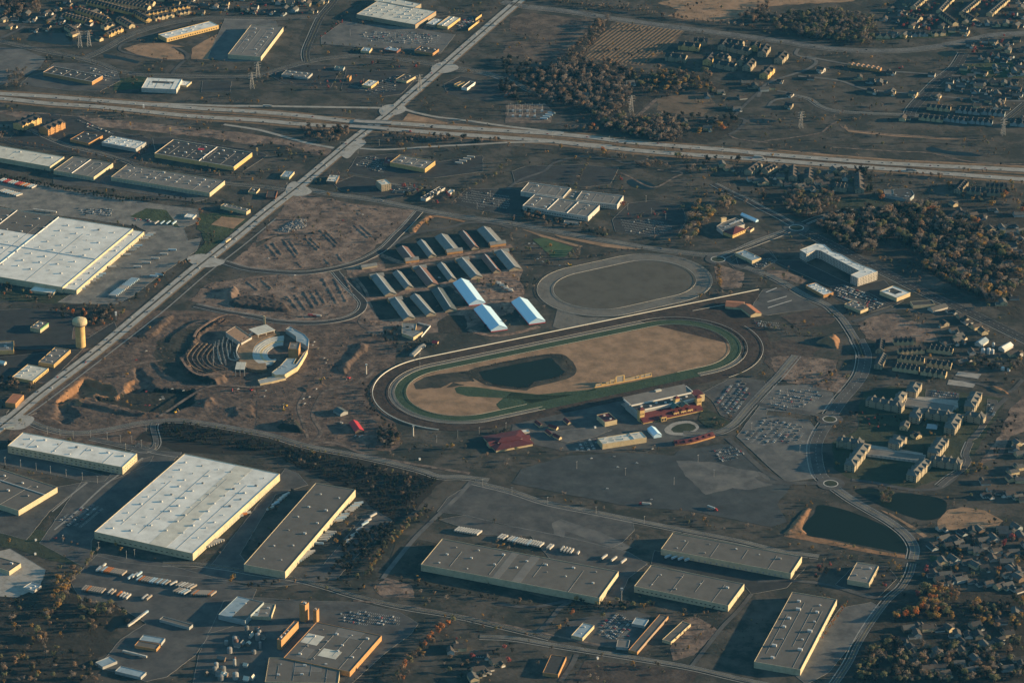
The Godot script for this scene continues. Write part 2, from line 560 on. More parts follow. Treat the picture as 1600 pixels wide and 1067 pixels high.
func build_light():
	var cam := Camera3D.new()
	cam.name = "camera"
	cam.fov = rad_to_deg(2 * atan(533.5 / 5500.0))
	cam.near = 10
	cam.far = 60000
	add_child(cam)
	cam.position = Vector3(0, 2650, 2650 / tan(deg_to_rad(25.0)))
	cam.basis = Basis(Vector3.RIGHT, deg_to_rad(-25.0)) * Basis(Vector3.BACK, deg_to_rad(0.5))
	cam.current = true
	var sun := DirectionalLight3D.new()
	sun.name = "sun"
	var e := deg_to_rad(SUN_ELEVATION)
	var a := deg_to_rad(SUN_AZIMUTH)
	var towards := Vector3(cos(e) * cos(a), sin(e), -cos(e) * sin(a))
	add_child(sun)
	sun.look_at_from_position(towards * 100, Vector3.ZERO)
	sun.light_color = Color(1.0, 0.86, 0.66)
	sun.light_energy = 1.6
	sun.light_angular_distance = 0.5
	sun.shadow_enabled = true
	var env := Environment.new()
	env.background_mode = Environment.BG_SKY
	var sky := Sky.new()
	var sm := ProceduralSkyMaterial.new()
	sm.sky_top_color = Color(0.41, 0.585, 0.68)
	sm.sky_horizon_color = Color(0.56, 0.68, 0.72)
	sm.sky_curve = 0.15
	sm.ground_bottom_color = Color(0.12, 0.15, 0.15)
	sm.ground_horizon_color = Color(0.45, 0.55, 0.57)
	sm.sun_angle_max = 1.0
	sky.sky_material = sm
	env.sky = sky
	env.background_energy_multiplier = 0.43
	env.tonemap_mode = Environment.TONE_MAPPER_LINEAR
	env.tonemap_exposure = 2.15
	env.fog_enabled = true
	env.fog_density = 0.0000075
	env.fog_light_color = Color(0.30, 0.72, 1.0)
	env.sdfgi_enabled = true
	env.ssao_enabled = true
	env.ssil_enabled = true
	var we := WorldEnvironment.new()
	we.name = "world_environment"
	we.environment = env
	add_child(we)

# ---------------------------------------------------------------- the setting
const OVAL_A := Vector2(-89, 210)
const OVAL_B := Vector2(295, 16)
const TRAIN_A := Vector2(161, -225)
const TRAIN_B := Vector2(254.5, -277)

func build_ground():
	edge_noise.seed = 5
	edge_noise.frequency = 0.035
	edge_noise.fractal_octaves = 3
	site_noise.seed = 11
	site_noise.frequency = 0.03
	site_rough.seed = 12
	site_rough.frequency = 0.09
	site_rough.fractal_octaves = 4
	# one sheet out to the horizon, open where the building site with its relief fits in
	var st := tool()
	var far := 14000.0
	var a := SITE.position
	var b := SITE.end
	for r in [[-far, -far, far, a.y], [-far, b.y, far, far], [-far, a.y, a.x, b.y], [b.x, a.y, far, b.y]]:
		quad(st, Vector3(r[0], 0, r[1]), Vector3(r[2], 0, r[1]), Vector3(r[2], 0, r[3]), Vector3(r[0], 0, r[3]))
	structure("ground", done(st), M.grass, "dry brownish grass between the roads and lots")

func build_site():
	# excavations, the bowl's earth bank, spoil heaps
	relief([-743,166,-721,177,-693,198,-679,236,-690,240,-718,227,-724,240,-747,248,-771,267,-784,268,-764,214,-749,180], -11, 5)
	relief([-784,270,-761,269,-742,289,-736,315,-751,349,-769,338,-780,323,-775,301], -5, 6)
	relief([-653,197,-548,207,-546,265,-579,300,-635,295,-714,255,-718,236,-679,239,-671,210], -6, 5)
	relief([-674,205,-655,172,-660,155,-659,120,-649,119,-642,135,-630,158,-621,200,-651,212], -4, 4)
	relief([-586,95,-566,149,-542,176,-512,194,-494,169,-508,150,-533,153,-552,143,-567,113,-580,86], 9, 8)
	relief([-583,95,-582,77,-573,51,-567,8,-562,-19,-540,-59,-526,-82,-504,-87,-485,-78,-490,-67,-514,-71,-532,-59,-555,-17,-561,14,-567,58,-578,82], 9, 7)
	relief([-489,-83,-478,-81,-466,-70,-470,-56,-478,-56], 4, 4)
	relief([-322,190,-357,216,-367,197,-337,177], 2, 4)
	relief([-381,324,-365,324,-349,367,-347,391,-389,374,-401,352], 9, 11)
	relief([-533,252,-512,239,-507,264,-528,277], 5, 5)
	relief([-479,276,-444,263,-434,313,-473,314], 3, 6)
	relief([-306,124,-283,64,-271,10,-256,16,-255,43,-274,84,-286,131,-293,147], 4, 6)
	relief([-673,0,-643,-77,-616,-106,-613,-78,-641,-1], 4, 6)
	relief([-755,256,-739,250,-654,292,-592,310,-632,317,-736,275], 4, 4)
	var st := SurfaceTool.new()
	st.begin(Mesh.PRIMITIVE_TRIANGLES)
	st.set_smooth_group(0)
	var cell := 2.5
	var nx := int(SITE.size.x / cell)
	var nz := int(SITE.size.y / cell)
	var hs := []
	for j in nz + 1:
		for i in nx + 1:
			var p := SITE.position + Vector2(i, j) * cell
			hs.append(Vector3(p.x, site_height(p), p.y))
	# cut faces with their sunlit orange put into the soil, a dark lined basin and grown-over banks
	var cuts := [[points([-743,160,-722,173,-690,194,-675,235,-689,247,-718,234,-724,244,-742,256,-770,275,-787,272,-770,215,-755,172]), M.orange_earth], [points([-751,271,-746,252,-733,248,-737,278]), M.orange_earth], [points([-675,205,-672,186,-656,166,-653,182,-662,216]), M.orange_earth],
		[points([-647,203,-544,207,-543,265,-579,297,-635,292,-714,252,-718,240,-679,245,-670,216]), M.basin], [points([-633,13,-587,-45,-566,-59,-541,-73,-564,-1,-583,86,-565,145,-512,188,-566,187,-606,146,-631,78]), M.grass_dark], [points([-407,349,-379,318,-362,324,-348,385,-389,380]), M.grass_dark]]  # the western bank's slope shade is put into its dark grass
	var tools := [st]
	for c in cuts:
		var q := SurfaceTool.new()
		q.begin(Mesh.PRIMITIVE_TRIANGLES)
		q.set_smooth_group(0)
		tools.append(q)
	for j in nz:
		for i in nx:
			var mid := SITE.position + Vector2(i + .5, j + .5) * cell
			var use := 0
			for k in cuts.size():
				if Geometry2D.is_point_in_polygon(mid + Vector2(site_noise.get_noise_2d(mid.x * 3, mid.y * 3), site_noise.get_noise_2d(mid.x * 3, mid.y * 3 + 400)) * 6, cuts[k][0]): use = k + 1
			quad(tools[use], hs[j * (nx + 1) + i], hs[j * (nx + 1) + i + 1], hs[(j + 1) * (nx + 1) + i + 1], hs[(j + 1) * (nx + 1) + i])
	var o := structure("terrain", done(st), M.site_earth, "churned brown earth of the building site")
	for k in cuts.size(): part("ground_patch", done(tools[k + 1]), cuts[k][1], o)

func build_areas():
	# --- far strip
	area("field", [-10,-1699,22,-1737,102,-1712,195,-1683,165,-1599,135,-1476,85,-1395,40,-1423,2,-1452,-26,-1462,-16,-1553,37,-1544,33,-1575,-13,-1615], 0.15, M.field, 4)
	area("field", [223,-1684,301,-1654,375,-1625,344,-1542,298,-1440,276,-1400,204,-1428,144,-1436,171,-1558,205,-1652], 0.15, M.stubble, 3)
	area("field", [301,-1212,363,-1237,407,-1234,420,-1182,391,-1108,331,-1125,298,-1142], 0.15, M.stubble, 4)
	area("earth", [339,-1719,370,-1762,321,-1804,396,-1871,618,-1899,649,-1812,560,-1789,497,-1712,446,-1690,375,-1698], 0.15, M.tan, 6)
	area("earth", [546,-1788,678,-1813,759,-1826,810,-1904,576,-1920], 0.16, M.tan, 6)
	area("woodland_floor", [195,-1694,165,-1620,85,-1395,16,-1286,-25,-1209,29,-1164,83,-1119,170,-1102,237,-1132,251,-1123,301,-1227,387,-1257,420,-1229,473,-1259,450,-1287,417,-1315,375,-1373,295,-1351,237,-1389,169,-1417,141,-1456,223,-1684], 0.17, M.forest_floor, 6)
	area("woodland_floor", [263,-1095,318,-1124,390,-1089,465,-1109,458,-1046,407,-964,292,-961,253,-978,220,-986,148,-1002,156,-1102,230,-1095], 0.17, M.forest_floor, 6)
	area("woodland_floor", [601,-1747,726,-1771,800,-1709,803,-1625,770,-1532,687,-1550,556,-1609,523,-1649], 0.17, M.forest_floor, 6)
	area("earth", [638,-1519,759,-1491,850,-1484,931,-1456,940,-1416,887,-1376,785,-1393,695,-1430,629,-1478], 0.16, M.grass, 4)
	area("pond", [918,-1500,955,-1514,957,-1486,936,-1474], 0.25, M.water, 1, true)
	area("pond", [847,-952,874,-931,925,-919,943,-902,897,-905,866,-917,835,-934], 0.25, M.pond_dark, 1, true)
	area("pond", [487,-1092,517,-1097,543,-1084,516,-1074,489,-1078], 0.25, M.pond_dark, 1, true)
	area("lawn", [955,-1426,1070,-1449,1102,-1430,1092,-1351,988,-1349,956,-1367], 0.2, M.lawn, 3)
	area("lawn", [788,-1573,946,-1598,978,-1630,958,-1640,789,-1584], 0.2, M.lawn, 2)
	area("pond_basin", [-1062,-1558,-1050,-1577,-978,-1572,-955,-1549,-952,-1506,-982,-1499,-1028,-1516,-1061,-1528], 0.16, M.pond_dark, 3)  # shadowed hollow; its shade is put in as a near-black sheet
	area("pond_basin", [-887,-1448,-848,-1431,-802,-1403,-807,-1391,-850,-1414,-882,-1425], 0.16, M.pond_dark, 2)
	area("pond_basin", [-460,-1656,-434,-1667,-443,-1594,-457,-1532,-472,-1552], 0.16, M.grass_dark, 3)
	area("parking_lot", [-1120,-1485,-1067,-1476,-1007,-1417,-1013,-1358,-1051,-1279,-1088,-1250], 0.3, M.asphalt_old, 2)
	area("parking_lot", [-986,-1388,-927,-1390,-846,-1342,-833,-1285,-868,-1226,-935,-1225,-1042,-1260,-1028,-1309,-1003,-1329], 0.3, M.asphalt, 1)
	area("parking_lot", [-659,-1289,-598,-1290,-596,-1224,-657,-1222], 0.3, M.asphalt_new, 1)
	area("paved_yard", [-660,-1426,-642,-1683,-581,-1684,-529,-1665,-519,-1612,-548,-1409,-610,-1407], 0.3, M.asphalt_old, 1)
	area("lawn", [-847,-1481,-815,-1512,-763,-1519,-715,-1495,-743,-1494,-714,-1444,-708,-1415,-756,-1414,-811,-1442], 0.2, M.tan, 2)
	area("lawn", [-700,-1485,-676,-1536,-651,-1578,-656,-1416,-694,-1420], 0.2, M.tan, 2)
	area("lawn", [-848,-1294,-795,-1315,-780,-1305,-787,-1238,-841,-1227], 0.2, M.lawn, 2)
	area("parking_lot", [-423,-1563,-379,-1668,-335,-1648,-234,-1630,-130,-1586,-160,-1468,-244,-1496,-336,-1504,-421,-1522], 0.3, M.asphalt_old, 1)
	area("parking_lot", [-195,-1631,-124,-1623,-75,-1708,-122,-1723,-179,-1695], 0.31, M.asphalt_new, 1)
	area("parking_lot", [-362,-1306,-358,-1364,-240,-1357,-205,-1329,-236,-1223,-282,-1203,-365,-1239], 0.3, M.asphalt_new, 1)
	area("parking_lot", [-529,-1341,-463,-1391,-387,-1393,-371,-1354,-387,-1257,-483,-1274], 0.3, M.asphalt_new, 1)
	area("parking_lot", [-149,-1282,-115,-1331,-12,-1276,-18,-1209,-79,-1189,-141,-1225], 0.3, M.asphalt_new, 1)
	area("gravel_yard", [-18,-1163,63,-1174,83,-1128,76,-1064,-17,-1061], 0.3, M.gravel, 2)
	# verges of the big road lit gold
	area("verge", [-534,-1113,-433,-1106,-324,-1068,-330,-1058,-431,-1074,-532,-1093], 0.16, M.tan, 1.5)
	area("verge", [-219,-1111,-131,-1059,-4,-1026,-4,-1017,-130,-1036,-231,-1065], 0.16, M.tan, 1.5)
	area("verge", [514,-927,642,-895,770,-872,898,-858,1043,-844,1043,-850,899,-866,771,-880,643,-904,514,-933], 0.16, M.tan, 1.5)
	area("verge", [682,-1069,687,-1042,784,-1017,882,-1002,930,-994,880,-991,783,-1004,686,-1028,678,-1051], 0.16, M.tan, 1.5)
	area("earth", [-285,-1260,-202,-1243,-4,-1154,-4,-1080,-132,-1123,-223,-1148,-201,-1205], 0.15, M.grass_dark, 5)
	area("earth", [-1069,-1109,-960,-1094,-755,-1044,-525,-986,-520,-924,-616,-966,-818,-1015,-953,-1039,-1067,-1091], 0.15, M.earth, 5)
	area("earth", [-525,-986,-370,-919,-361,-876,-393,-875,-455,-926,-522,-942], 0.15, M.earth, 5)
	area("woodland_floor", [-3,-932,95,-913,257,-890,308,-857,288,-831,191,-845,94,-869,-3,-884], 0.15, M.grass_dark, 5)
	# --- west side: stores and the big distribution centre
	area("paved_yard", [-1048,-956,-1022,-957,-993,-1093,-898,-1077,-837,-1006,-733,-955,-720,-885,-768,-849,-874,-873,-1003,-913], 0.3, M.asphalt_new, 1)
	area("parking_lot", [-734,-964,-694,-965,-519,-898,-494,-873,-537,-786,-576,-794,-718,-867], 0.3, M.asphalt_new, 1)
	area("paved_yard", [-908,-746,-791,-757,-596,-645,-620,-628,-803,-698,-849,-705,-904,-712], 0.3, M.asphalt, 1)
	area("paved_yard", [-1024,-735,-912,-704,-779,-649,-688,-615,-610,-592,-602,-532,-630,-500,-616,-438,-592,-454,-596,-392,-614,-354,-650,-286,-694,-183,-720,-146,-776,-145,-829,-151,-800,-202,-700,-483,-721,-506,-830,-543,-926,-565,-1006,-603], 0.3, M.yard_pale, 1)
	area("lawn", [-738,-553,-711,-594,-672,-587,-637,-500,-686,-530,-711,-538], 0.33, M.lawn, 1)
	area("lawn", [-605,-572,-552,-573,-507,-542,-519,-463,-557,-363,-593,-354,-598,-377,-584,-431,-595,-485,-605,-493], 0.33, M.lawn, 2)
	area("pond_basin", [-561,-557,-516,-546,-534,-498,-579,-517], 0.36, M.tan, 1)
	area("paved_yard", [-939,-113,-893,-121,-822,-116,-789,-81,-784,7,-756,1,-717,-69,-709,-41,-734,42,-912,86], 0.3, M.asphalt_new, 1)
	area("lawn", [-952,-206,-886,-200,-831,-187,-783,-188,-785,-152,-834,-144,-916,-156,-945,-156], 0.2, M.green, 2)
	area("woodland_floor", [-872,-136,-773,-145,-724,-132,-712,-69,-755,-40,-827,-80,-867,-101], 0.2, M.forest_floor, 3)
	area("paved_yard", [-917,50,-889,43,-871,49,-820,48,-778,41,-760,47,-803,187,-872,169,-896,202], 0.3, M.asphalt_new, 1)
	area("lawn", [-901,163,-873,162,-817,187,-803,206,-824,239,-865,227,-892,227], 0.2, M.grass_dark, 2)
	# --- building site and backstretch
	area("earth", [-445,-657,-399,-674,-311,-627,-191,-597,-184,-585,-228,-493,-270,-392,-310,-338,-352,-322,-387,-310,-447,-305,-496,-311,-534,-333,-502,-394,-473,-504,-447,-592], 0.15, M.earth, 5)
	area("earth", [-475,-275,-416,-291,-357,-300,-332,-293,-291,-191,-278,-148,-289,-127,-334,-91,-403,-79,-463,-102,-523,-122,-591,-163,-563,-243], 0.14, M.earth, 5)
	area("grass", [-486,-433,-452,-473,-373,-486,-457,-457,-485,-410], 0.2, M.grass, 2)
	area("earth", [-309,-323,-178,-371,-26,-405,-1,-390,20,-315,11,-256,0,-126,-82,-54,-168,-25,-255,-23,-275,-78,-260,-135,-280,-206,-308,-293], 0.14, M.earth, 4)
	for q in [[467,-223,488,-243], [467,-180,504,-206], [466,-154,512,-188]]: road("island", q, 2.4, M.kerb_new, 0.5, 0)
	road("lane", [-251,-381,-207,-344,-174,-348,-123,-372,-87,-388,-35,-412,-2,-428], 13, M.lane, 0.3, 0)
	road("lane", [-296,-290,-267,-309,-237,-310,-192,-333,-177,-341], 10, M.lane, 0.31, 0)
	road("lane", [-267,-177,-217,-193,-186,-222,-141,-238,-103,-268,-58,-284,-13,-307,5,-315], 12, M.lane, 0.32, 0)
	road("lane", [-257,-78,-211,-86,-179,-101,-144,-112,-112,-127,-83,-138], 11, M.lane, 0.33, 0)
	road("lane", [-79,-47,-38,-24,5,-35,49,-64], 10, M.lane, 0.31, 0)
	area("earth", [-62,-298,5,-307,23,-227,20,-155,-7,-126,-39,-168,-55,-225], 0.26, M.lane, 3)
	area("paddock", [-135,-81,-118,-109,-86,-110,-79,-61,-96,-26,-131,-39], 0.26, M.forest_floor, 3)
	area("barn_yard", [-246,-400,-223,-447,-95,-512,-46,-521,-8,-467,-87,-373,-237,-310], 0.2, M.grass_dark, 3)  # shade between the barns is put into these dark yards
	area("barn_yard", [-295,-279,-243,-309,-32,-374,5,-330,-144,-238,-267,-177], 0.21, M.grass_dark, 3)
	area("barn_yard", [-261,-170,-115,-238,-78,-153,-118,-123,-176,-94,-240,-86], 0.22, M.grass_dark, 3)
	area("earth", [-444,166,-392,100,-359,25,-272,-4,-253,37,-232,129,-247,188,-250,246,-226,284,-197,333,-183,406,-199,436,-264,432,-319,409,-338,415,-430,374], 0.14, M.site_earth, 4)
	area("berm_edge", [-198,-494,-194,-510,-174,-558,-155,-570,-152,-558,-170,-538,-184,-494,-192,-482], 0.3, M.orange_earth, 1.5)
	area("lawn", [38,-460,60,-468,115,-423,99,-377,72,-376,57,-414], 0.3, M.green_lawn, 1)
	area("verge", [17,-507,26,-503,130,-431,127,-423,103,-438,54,-472], 0.3, M.tan, 1)
	area("verge", [78,-484,170,-444,243,-418,219,-414,170,-428,91,-469], 0.28, M.tan, 1)
	area("lawn", [133,-431,194,-425,200,-410,181,-394,126,-370], 0.2, M.grass_dark, 3)
	# --- office park north of the training track
	area("parking_lot", [-3,-800,23,-826,133,-838,210,-822,192,-737,134,-719,119,-736,32,-750,4,-733], 0.3, M.asphalt_new, 1)
	area("parking_lot", [191,-558,225,-639,269,-656,328,-633,335,-561,313,-482,263,-473,196,-503], 0.3, M.asphalt_new, 1)
	area("lawn", [194,-704,202,-771,287,-807,350,-766,371,-675,314,-674,267,-681,219,-680], 0.2, M.grass, 3)
	area("pond", [224,-755,241,-764,269,-747,281,-723,265,-710,233,-726], 0.3, M.pond_dark, 1, true)
	area("parking_lot", [-122,-631,-92,-706,-3,-708,35,-692,35,-578,-2,-570,-59,-600], 0.3, M.asphalt_new, 1)
	area("parking_lot", [-354,-725,-317,-768,-272,-752,-219,-711,-169,-721,-218,-662,-281,-669,-339,-692], 0.3, M.asphalt_new, 1)
	area("parking_lot", [-331,-785,-315,-868,-244,-887,-149,-846,-62,-883,-61,-797,-157,-761,-285,-766], 0.3, M.asphalt_new, 1)
	# --- east side
	area("woodland_floor", [489,-736,628,-722,717,-650,815,-677,999,-632,1036,-443,963,-125,925,-103,841,-215,767,-331,694,-390,640,-404,609,-480,582,-527,514,-621,477,-637], 0.13, M.forest_floor, 6)
	area("lawn", [618,-673,701,-674,755,-643,671,-625,627,-624], 0.18, M.green, 3)
	area("earth", [476,-325,512,-318,546,-282,538,-260,504,-281,474,-295], 0.18, M.earth, 3)
	area("earth", [625,-90,651,-118,694,-140,717,-106,753,-85,764,-16,659,-7,632,-27], 0.18, M.earth, 4)
	area("parking_lot", [462,-236,501,-244,552,-166,563,-152,500,-136,464,-121,429,-135], 0.3, M.asphalt, 1)
	area("earth", [487,-115,560,-159,586,-110,578,-89,518,-60], 0.31, M.dark_earth, 2)
	area("parking_lot", [588,-253,616,-261,660,-219,694,-169,653,-140,630,-146,609,-181,588,-210], 0.3, M.asphalt_new, 1)
	area("paved_yard", [540,-371,633,-254,690,-285,717,-191,693,-162,637,-233,585,-253,547,-297,485,-370], 0.29, M.asphalt_new, 1)
	area("paved_yard", [405,-353,445,-415,488,-416,497,-371,465,-332,416,-324], 0.29, M.asphalt_new, 1)
	area("paved_yard", [420,-399,440,-446,482,-416,497,-371,464,-325,423,-346], 0.3, M.asphalt_new, 1)
	area("earth", [377,-338,392,-346,433,-309,423,-243,387,-235,379,-264], 0.18, M.earth, 3)
	area("earth", [458,56,499,48,575,67,568,113,588,146,567,198,524,179,483,161,460,115], 0.18, M.earth, 4)
	area("earth", [450,-5,492,-20,547,20,513,88,465,122,445,83], 0.17, M.dark_earth, 4)
	area("parking_lot", [331,203,376,150,405,143,440,155,444,187,387,315,358,291,346,234], 0.3, M.asphalt, 1)
	area("parking_lot", [381,371,436,226,456,174,516,167,556,198,556,224,545,262,510,288,472,276,439,270,435,289,508,307,517,344,499,429,503,523,454,536,431,490], 0.3, M.asphalt_old, 1)
	area("parking_lot", [93,449,191,435,272,445,280,427,352,402,387,401,419,502,465,542,433,617,445,678,418,695,290,642,186,627,95,589,2,550,18,498], 0.28, M.asphalt_dark, 2)
	area("gravel", [274,463,335,468,377,491,424,507,432,548,394,566,363,561,319,585,302,550,285,510], 0.32, M.asphalt_old, 4)
	area("parking_lot", [-103,604,-65,552,2,585,86,629,169,666,197,683,199,710,177,754,159,771,85,734,8,703,-71,665,-118,653], 0.28, M.asphalt, 1)
	area("gravel", [66,688,81,674,147,720,193,768,177,779,131,747,88,715,85,737,70,726], 0.33, M.asphalt_old, 2)
	area("paved_yard", [64,359,155,338,171,350,143,375,94,401,67,383], 0.3, M.asphalt_old, 1)
	area("paved_yard", [1,298,56,272,196,237,227,312,276,336,338,347,328,396,226,422,148,436,83,431,29,402,1,402], 0.27, M.asphalt, 2)
	area("path", [259,349,276,321,304,314,319,338,299,366,269,367], 0.34, M.concrete, 0, true)
	area("lawn", [270,348,281,330,304,323,314,341,297,357,275,358], 0.36, M.green, 1, true)
	area("lawn", [329,260,355,291,375,322,355,347,331,335,318,310], 0.34, M.green, 1)
	# --- apartments and ponds in the east
	area("lawn", [612,197,659,170,786,194,856,218,749,495,660,555,557,522,536,488,540,392,588,342,596,255], 0.16, M.green, 3)
	area("paved_yard", [682,207,731,216,770,225,767,262,734,263,683,245,670,231], 0.31, M.concrete, 0.3)
	area("parking_lot", [720,183,775,196,772,225,715,216], 0.3, M.asphalt, 0.5)
	area("parking_lot", [822,219,838,223,839,247,822,289,788,368,770,386,797,322,813,280], 0.3, M.asphalt, 0.5)
	area("paved_yard", [601,398,631,407,689,428,686,454,655,451,596,434], 0.31, M.concrete, 0.3)
	area("pond", [468,697,492,647,502,618,542,634,581,667,614,705,635,759,630,781,588,766,513,735,473,722], 0.2, M.water, 1, true)
	area("pond", [564,563,602,559,603,602,618,607,632,573,684,583,708,600,701,645,670,668,626,641,587,602], 0.2, M.water, 1, true)
	area("earth", [688,665,710,631,733,620,768,630,795,669,777,691,734,698,684,704], 0.19, M.tan, 3)
	area("bank", [437,725,452,686,474,636,490,630,470,697,476,724,518,743,587,774,627,786,626,797,561,777,487,746], 0.18, M.orange_earth, 2)
	area("bank", [600,633,615,644,647,688,667,721,659,726,632,677], 0.18, M.tan, 2)
	area("garden", [711,321,742,290,766,320,743,358,713,352], 0.2, M.green, 2)
	area("earth", [776,471,820,374,857,256,886,204,898,236,885,336,844,362,821,435], 0.17, M.earth, 4)
	area("paved_yard", [764,142,810,154,802,174,759,162], 0.3, M.concrete, 0.5)
	area("paved_yard", [784,109,823,118,815,138,777,125], 0.3, M.concrete, 0.5)
	# --- south strip
	area("hedge_ground", [-597,341,-565,328,-430,381,-340,433,-230,467,-149,501,-100,529,-120,559,-155,650,-185,690,-223,646,-252,578,-290,562,-335,516,-392,458,-552,449,-596,414,-632,403,-617,366], 0.2, M.shaded_floor, 3)  # the belt's shade is put into this near-black ground
	area("paved_yard", [-625,415,-593,444,-549,449,-600,591,-634,663,-659,726,-665,764,-660,807,-606,833,-498,852,-469,841,-373,505,-351,522,-332,563,-383,598,-426,803,-401,861,-292,832,-238,674,-218,651,-190,684,-242,805,-269,879,-363,907,-465,883,-671,844,-746,771,-704,558,-667,557], 0.25, M.asphalt, 1)
	area("paved_yard", [-867,455,-841,443,-652,545,-611,474,-594,462,-599,492,-664,563,-710,552,-845,497,-862,491], 0.26, M.asphalt, 1)
	area("paved_yard", [-749,582,-696,558,-744,665,-768,761,-829,729,-835,685], 0.27, M.asphalt, 1)
	area("lawn", [-824,727,-752,725,-703,746,-652,788,-657,836,-676,842,-724,827,-779,791,-817,781], 0.2, M.green, 3)
	area("paved_yard", [-650,804,-545,834,-440,890,-392,915,-405,1022,-452,1052,-470,1120,-506,1183,-535,1197,-611,1156,-586,1074,-552,1024,-602,970,-658,956,-683,895], 0.28, M.asphalt, 1)
	area("woodland_floor", [-796,933,-738,916,-689,910,-643,955,-597,970,-579,1000,-606,1074,-593,1098,-621,1152,-635,1202,-756,1220], 0.2, M.forest_floor, 4)
	area("paved_yard", [-814,802,-790,791,-754,828,-725,859,-728,916,-759,947,-794,943], 0.29, M.concrete, 1)
	area("pond", [-614,1040,-603,1005,-580,995,-580,1015,-603,1052], 0.3, M.pond_dark, 1)
	area("paved_yard", [-440,952,-391,941,-315,950,-231,953,-165,987,-139,1017,-148,1047,-190,1115,-239,1211,-322,1249,-466,1224,-465,1120], 0.27, M.asphalt, 1)
	area("earth", [-194,875,-153,895,-146,936,-196,937,-212,907], 0.2, M.earth, 3)
	area("paved_yard", [-115,680,-71,663,-18,695,85,732,187,784,216,821,185,868,168,941,108,922,33,733,-44,729], 0.27, M.asphalt, 1)
	area("lawn", [-182,758,-147,747,-113,762,-144,832,-42,883,83,948,83,973,-17,944,-153,890,-194,865], 0.2, M.grass_dark, 2)
	area("gravel_yard", [88,1008,142,982,192,971,216,986,189,1090,126,1081,84,1062], 0.28, M.asphalt, 2)
	area("earth", [263,1000,285,989,318,1029,275,1107,246,1122,242,1089], 0.2, M.earth, 3)
	area("field", [113,1125,197,1137,283,1155,267,1202,76,1205,98,1168], 0.2, M.dark_earth, 3)
	area("paved_yard", [228,778,418,854,441,817,465,827,430,895,374,917,365,891,222,821], 0.27, M.asphalt_new, 1)
	area("paved_yard", [516,955,557,939,571,954,528,1045,476,1152,439,1190,422,1157,511,950], 0.27, M.asphalt_old, 1)
	area("parking_lot", [507,883,548,809,593,824,605,861,569,924,511,889], 0.27, M.asphalt_new, 1)
	area("woodland_floor", [581,893,625,912,652,891,796,909,813,1000,788,1193,477,1199,527,1054], 0.15, M.forest_floor, 5)
	area("lawn", [663,786,696,791,686,812,663,807], 0.2, M.lawn, 2)

func build_crop_rows():       # straw rows standing on the tilled field
	var o := thing("crop_rows", "pale straw rows across the tilled field beside the apartments", "crop rows")
	var p := points([227,-1673,301,-1649,370,-1625,340,-1542,294,-1440,273,-1409,204,-1433,152,-1444,178,-1558,208,-1647])
	var d := (points([190,-1467,276,-1643]))
	var dir := (d[1] - d[0]).normalized()
	var s := Vector2(-dir.y, dir.x)
	var mid := (d[0] + d[1]) / 2
	for k in range(-14, 26):
		var line := PackedVector2Array([mid + s * k * 9.0 - dir * 500, mid + s * k * 9.0 + dir * 500])
		for piece in Geometry2D.intersect_polyline_with_polygon(line, p):
			if piece.size() < 2: continue
			part("row", ribbon(densify(piece, false, 30), -1.6, 1.6, 0.75, false, 0.6), M.straw, o)

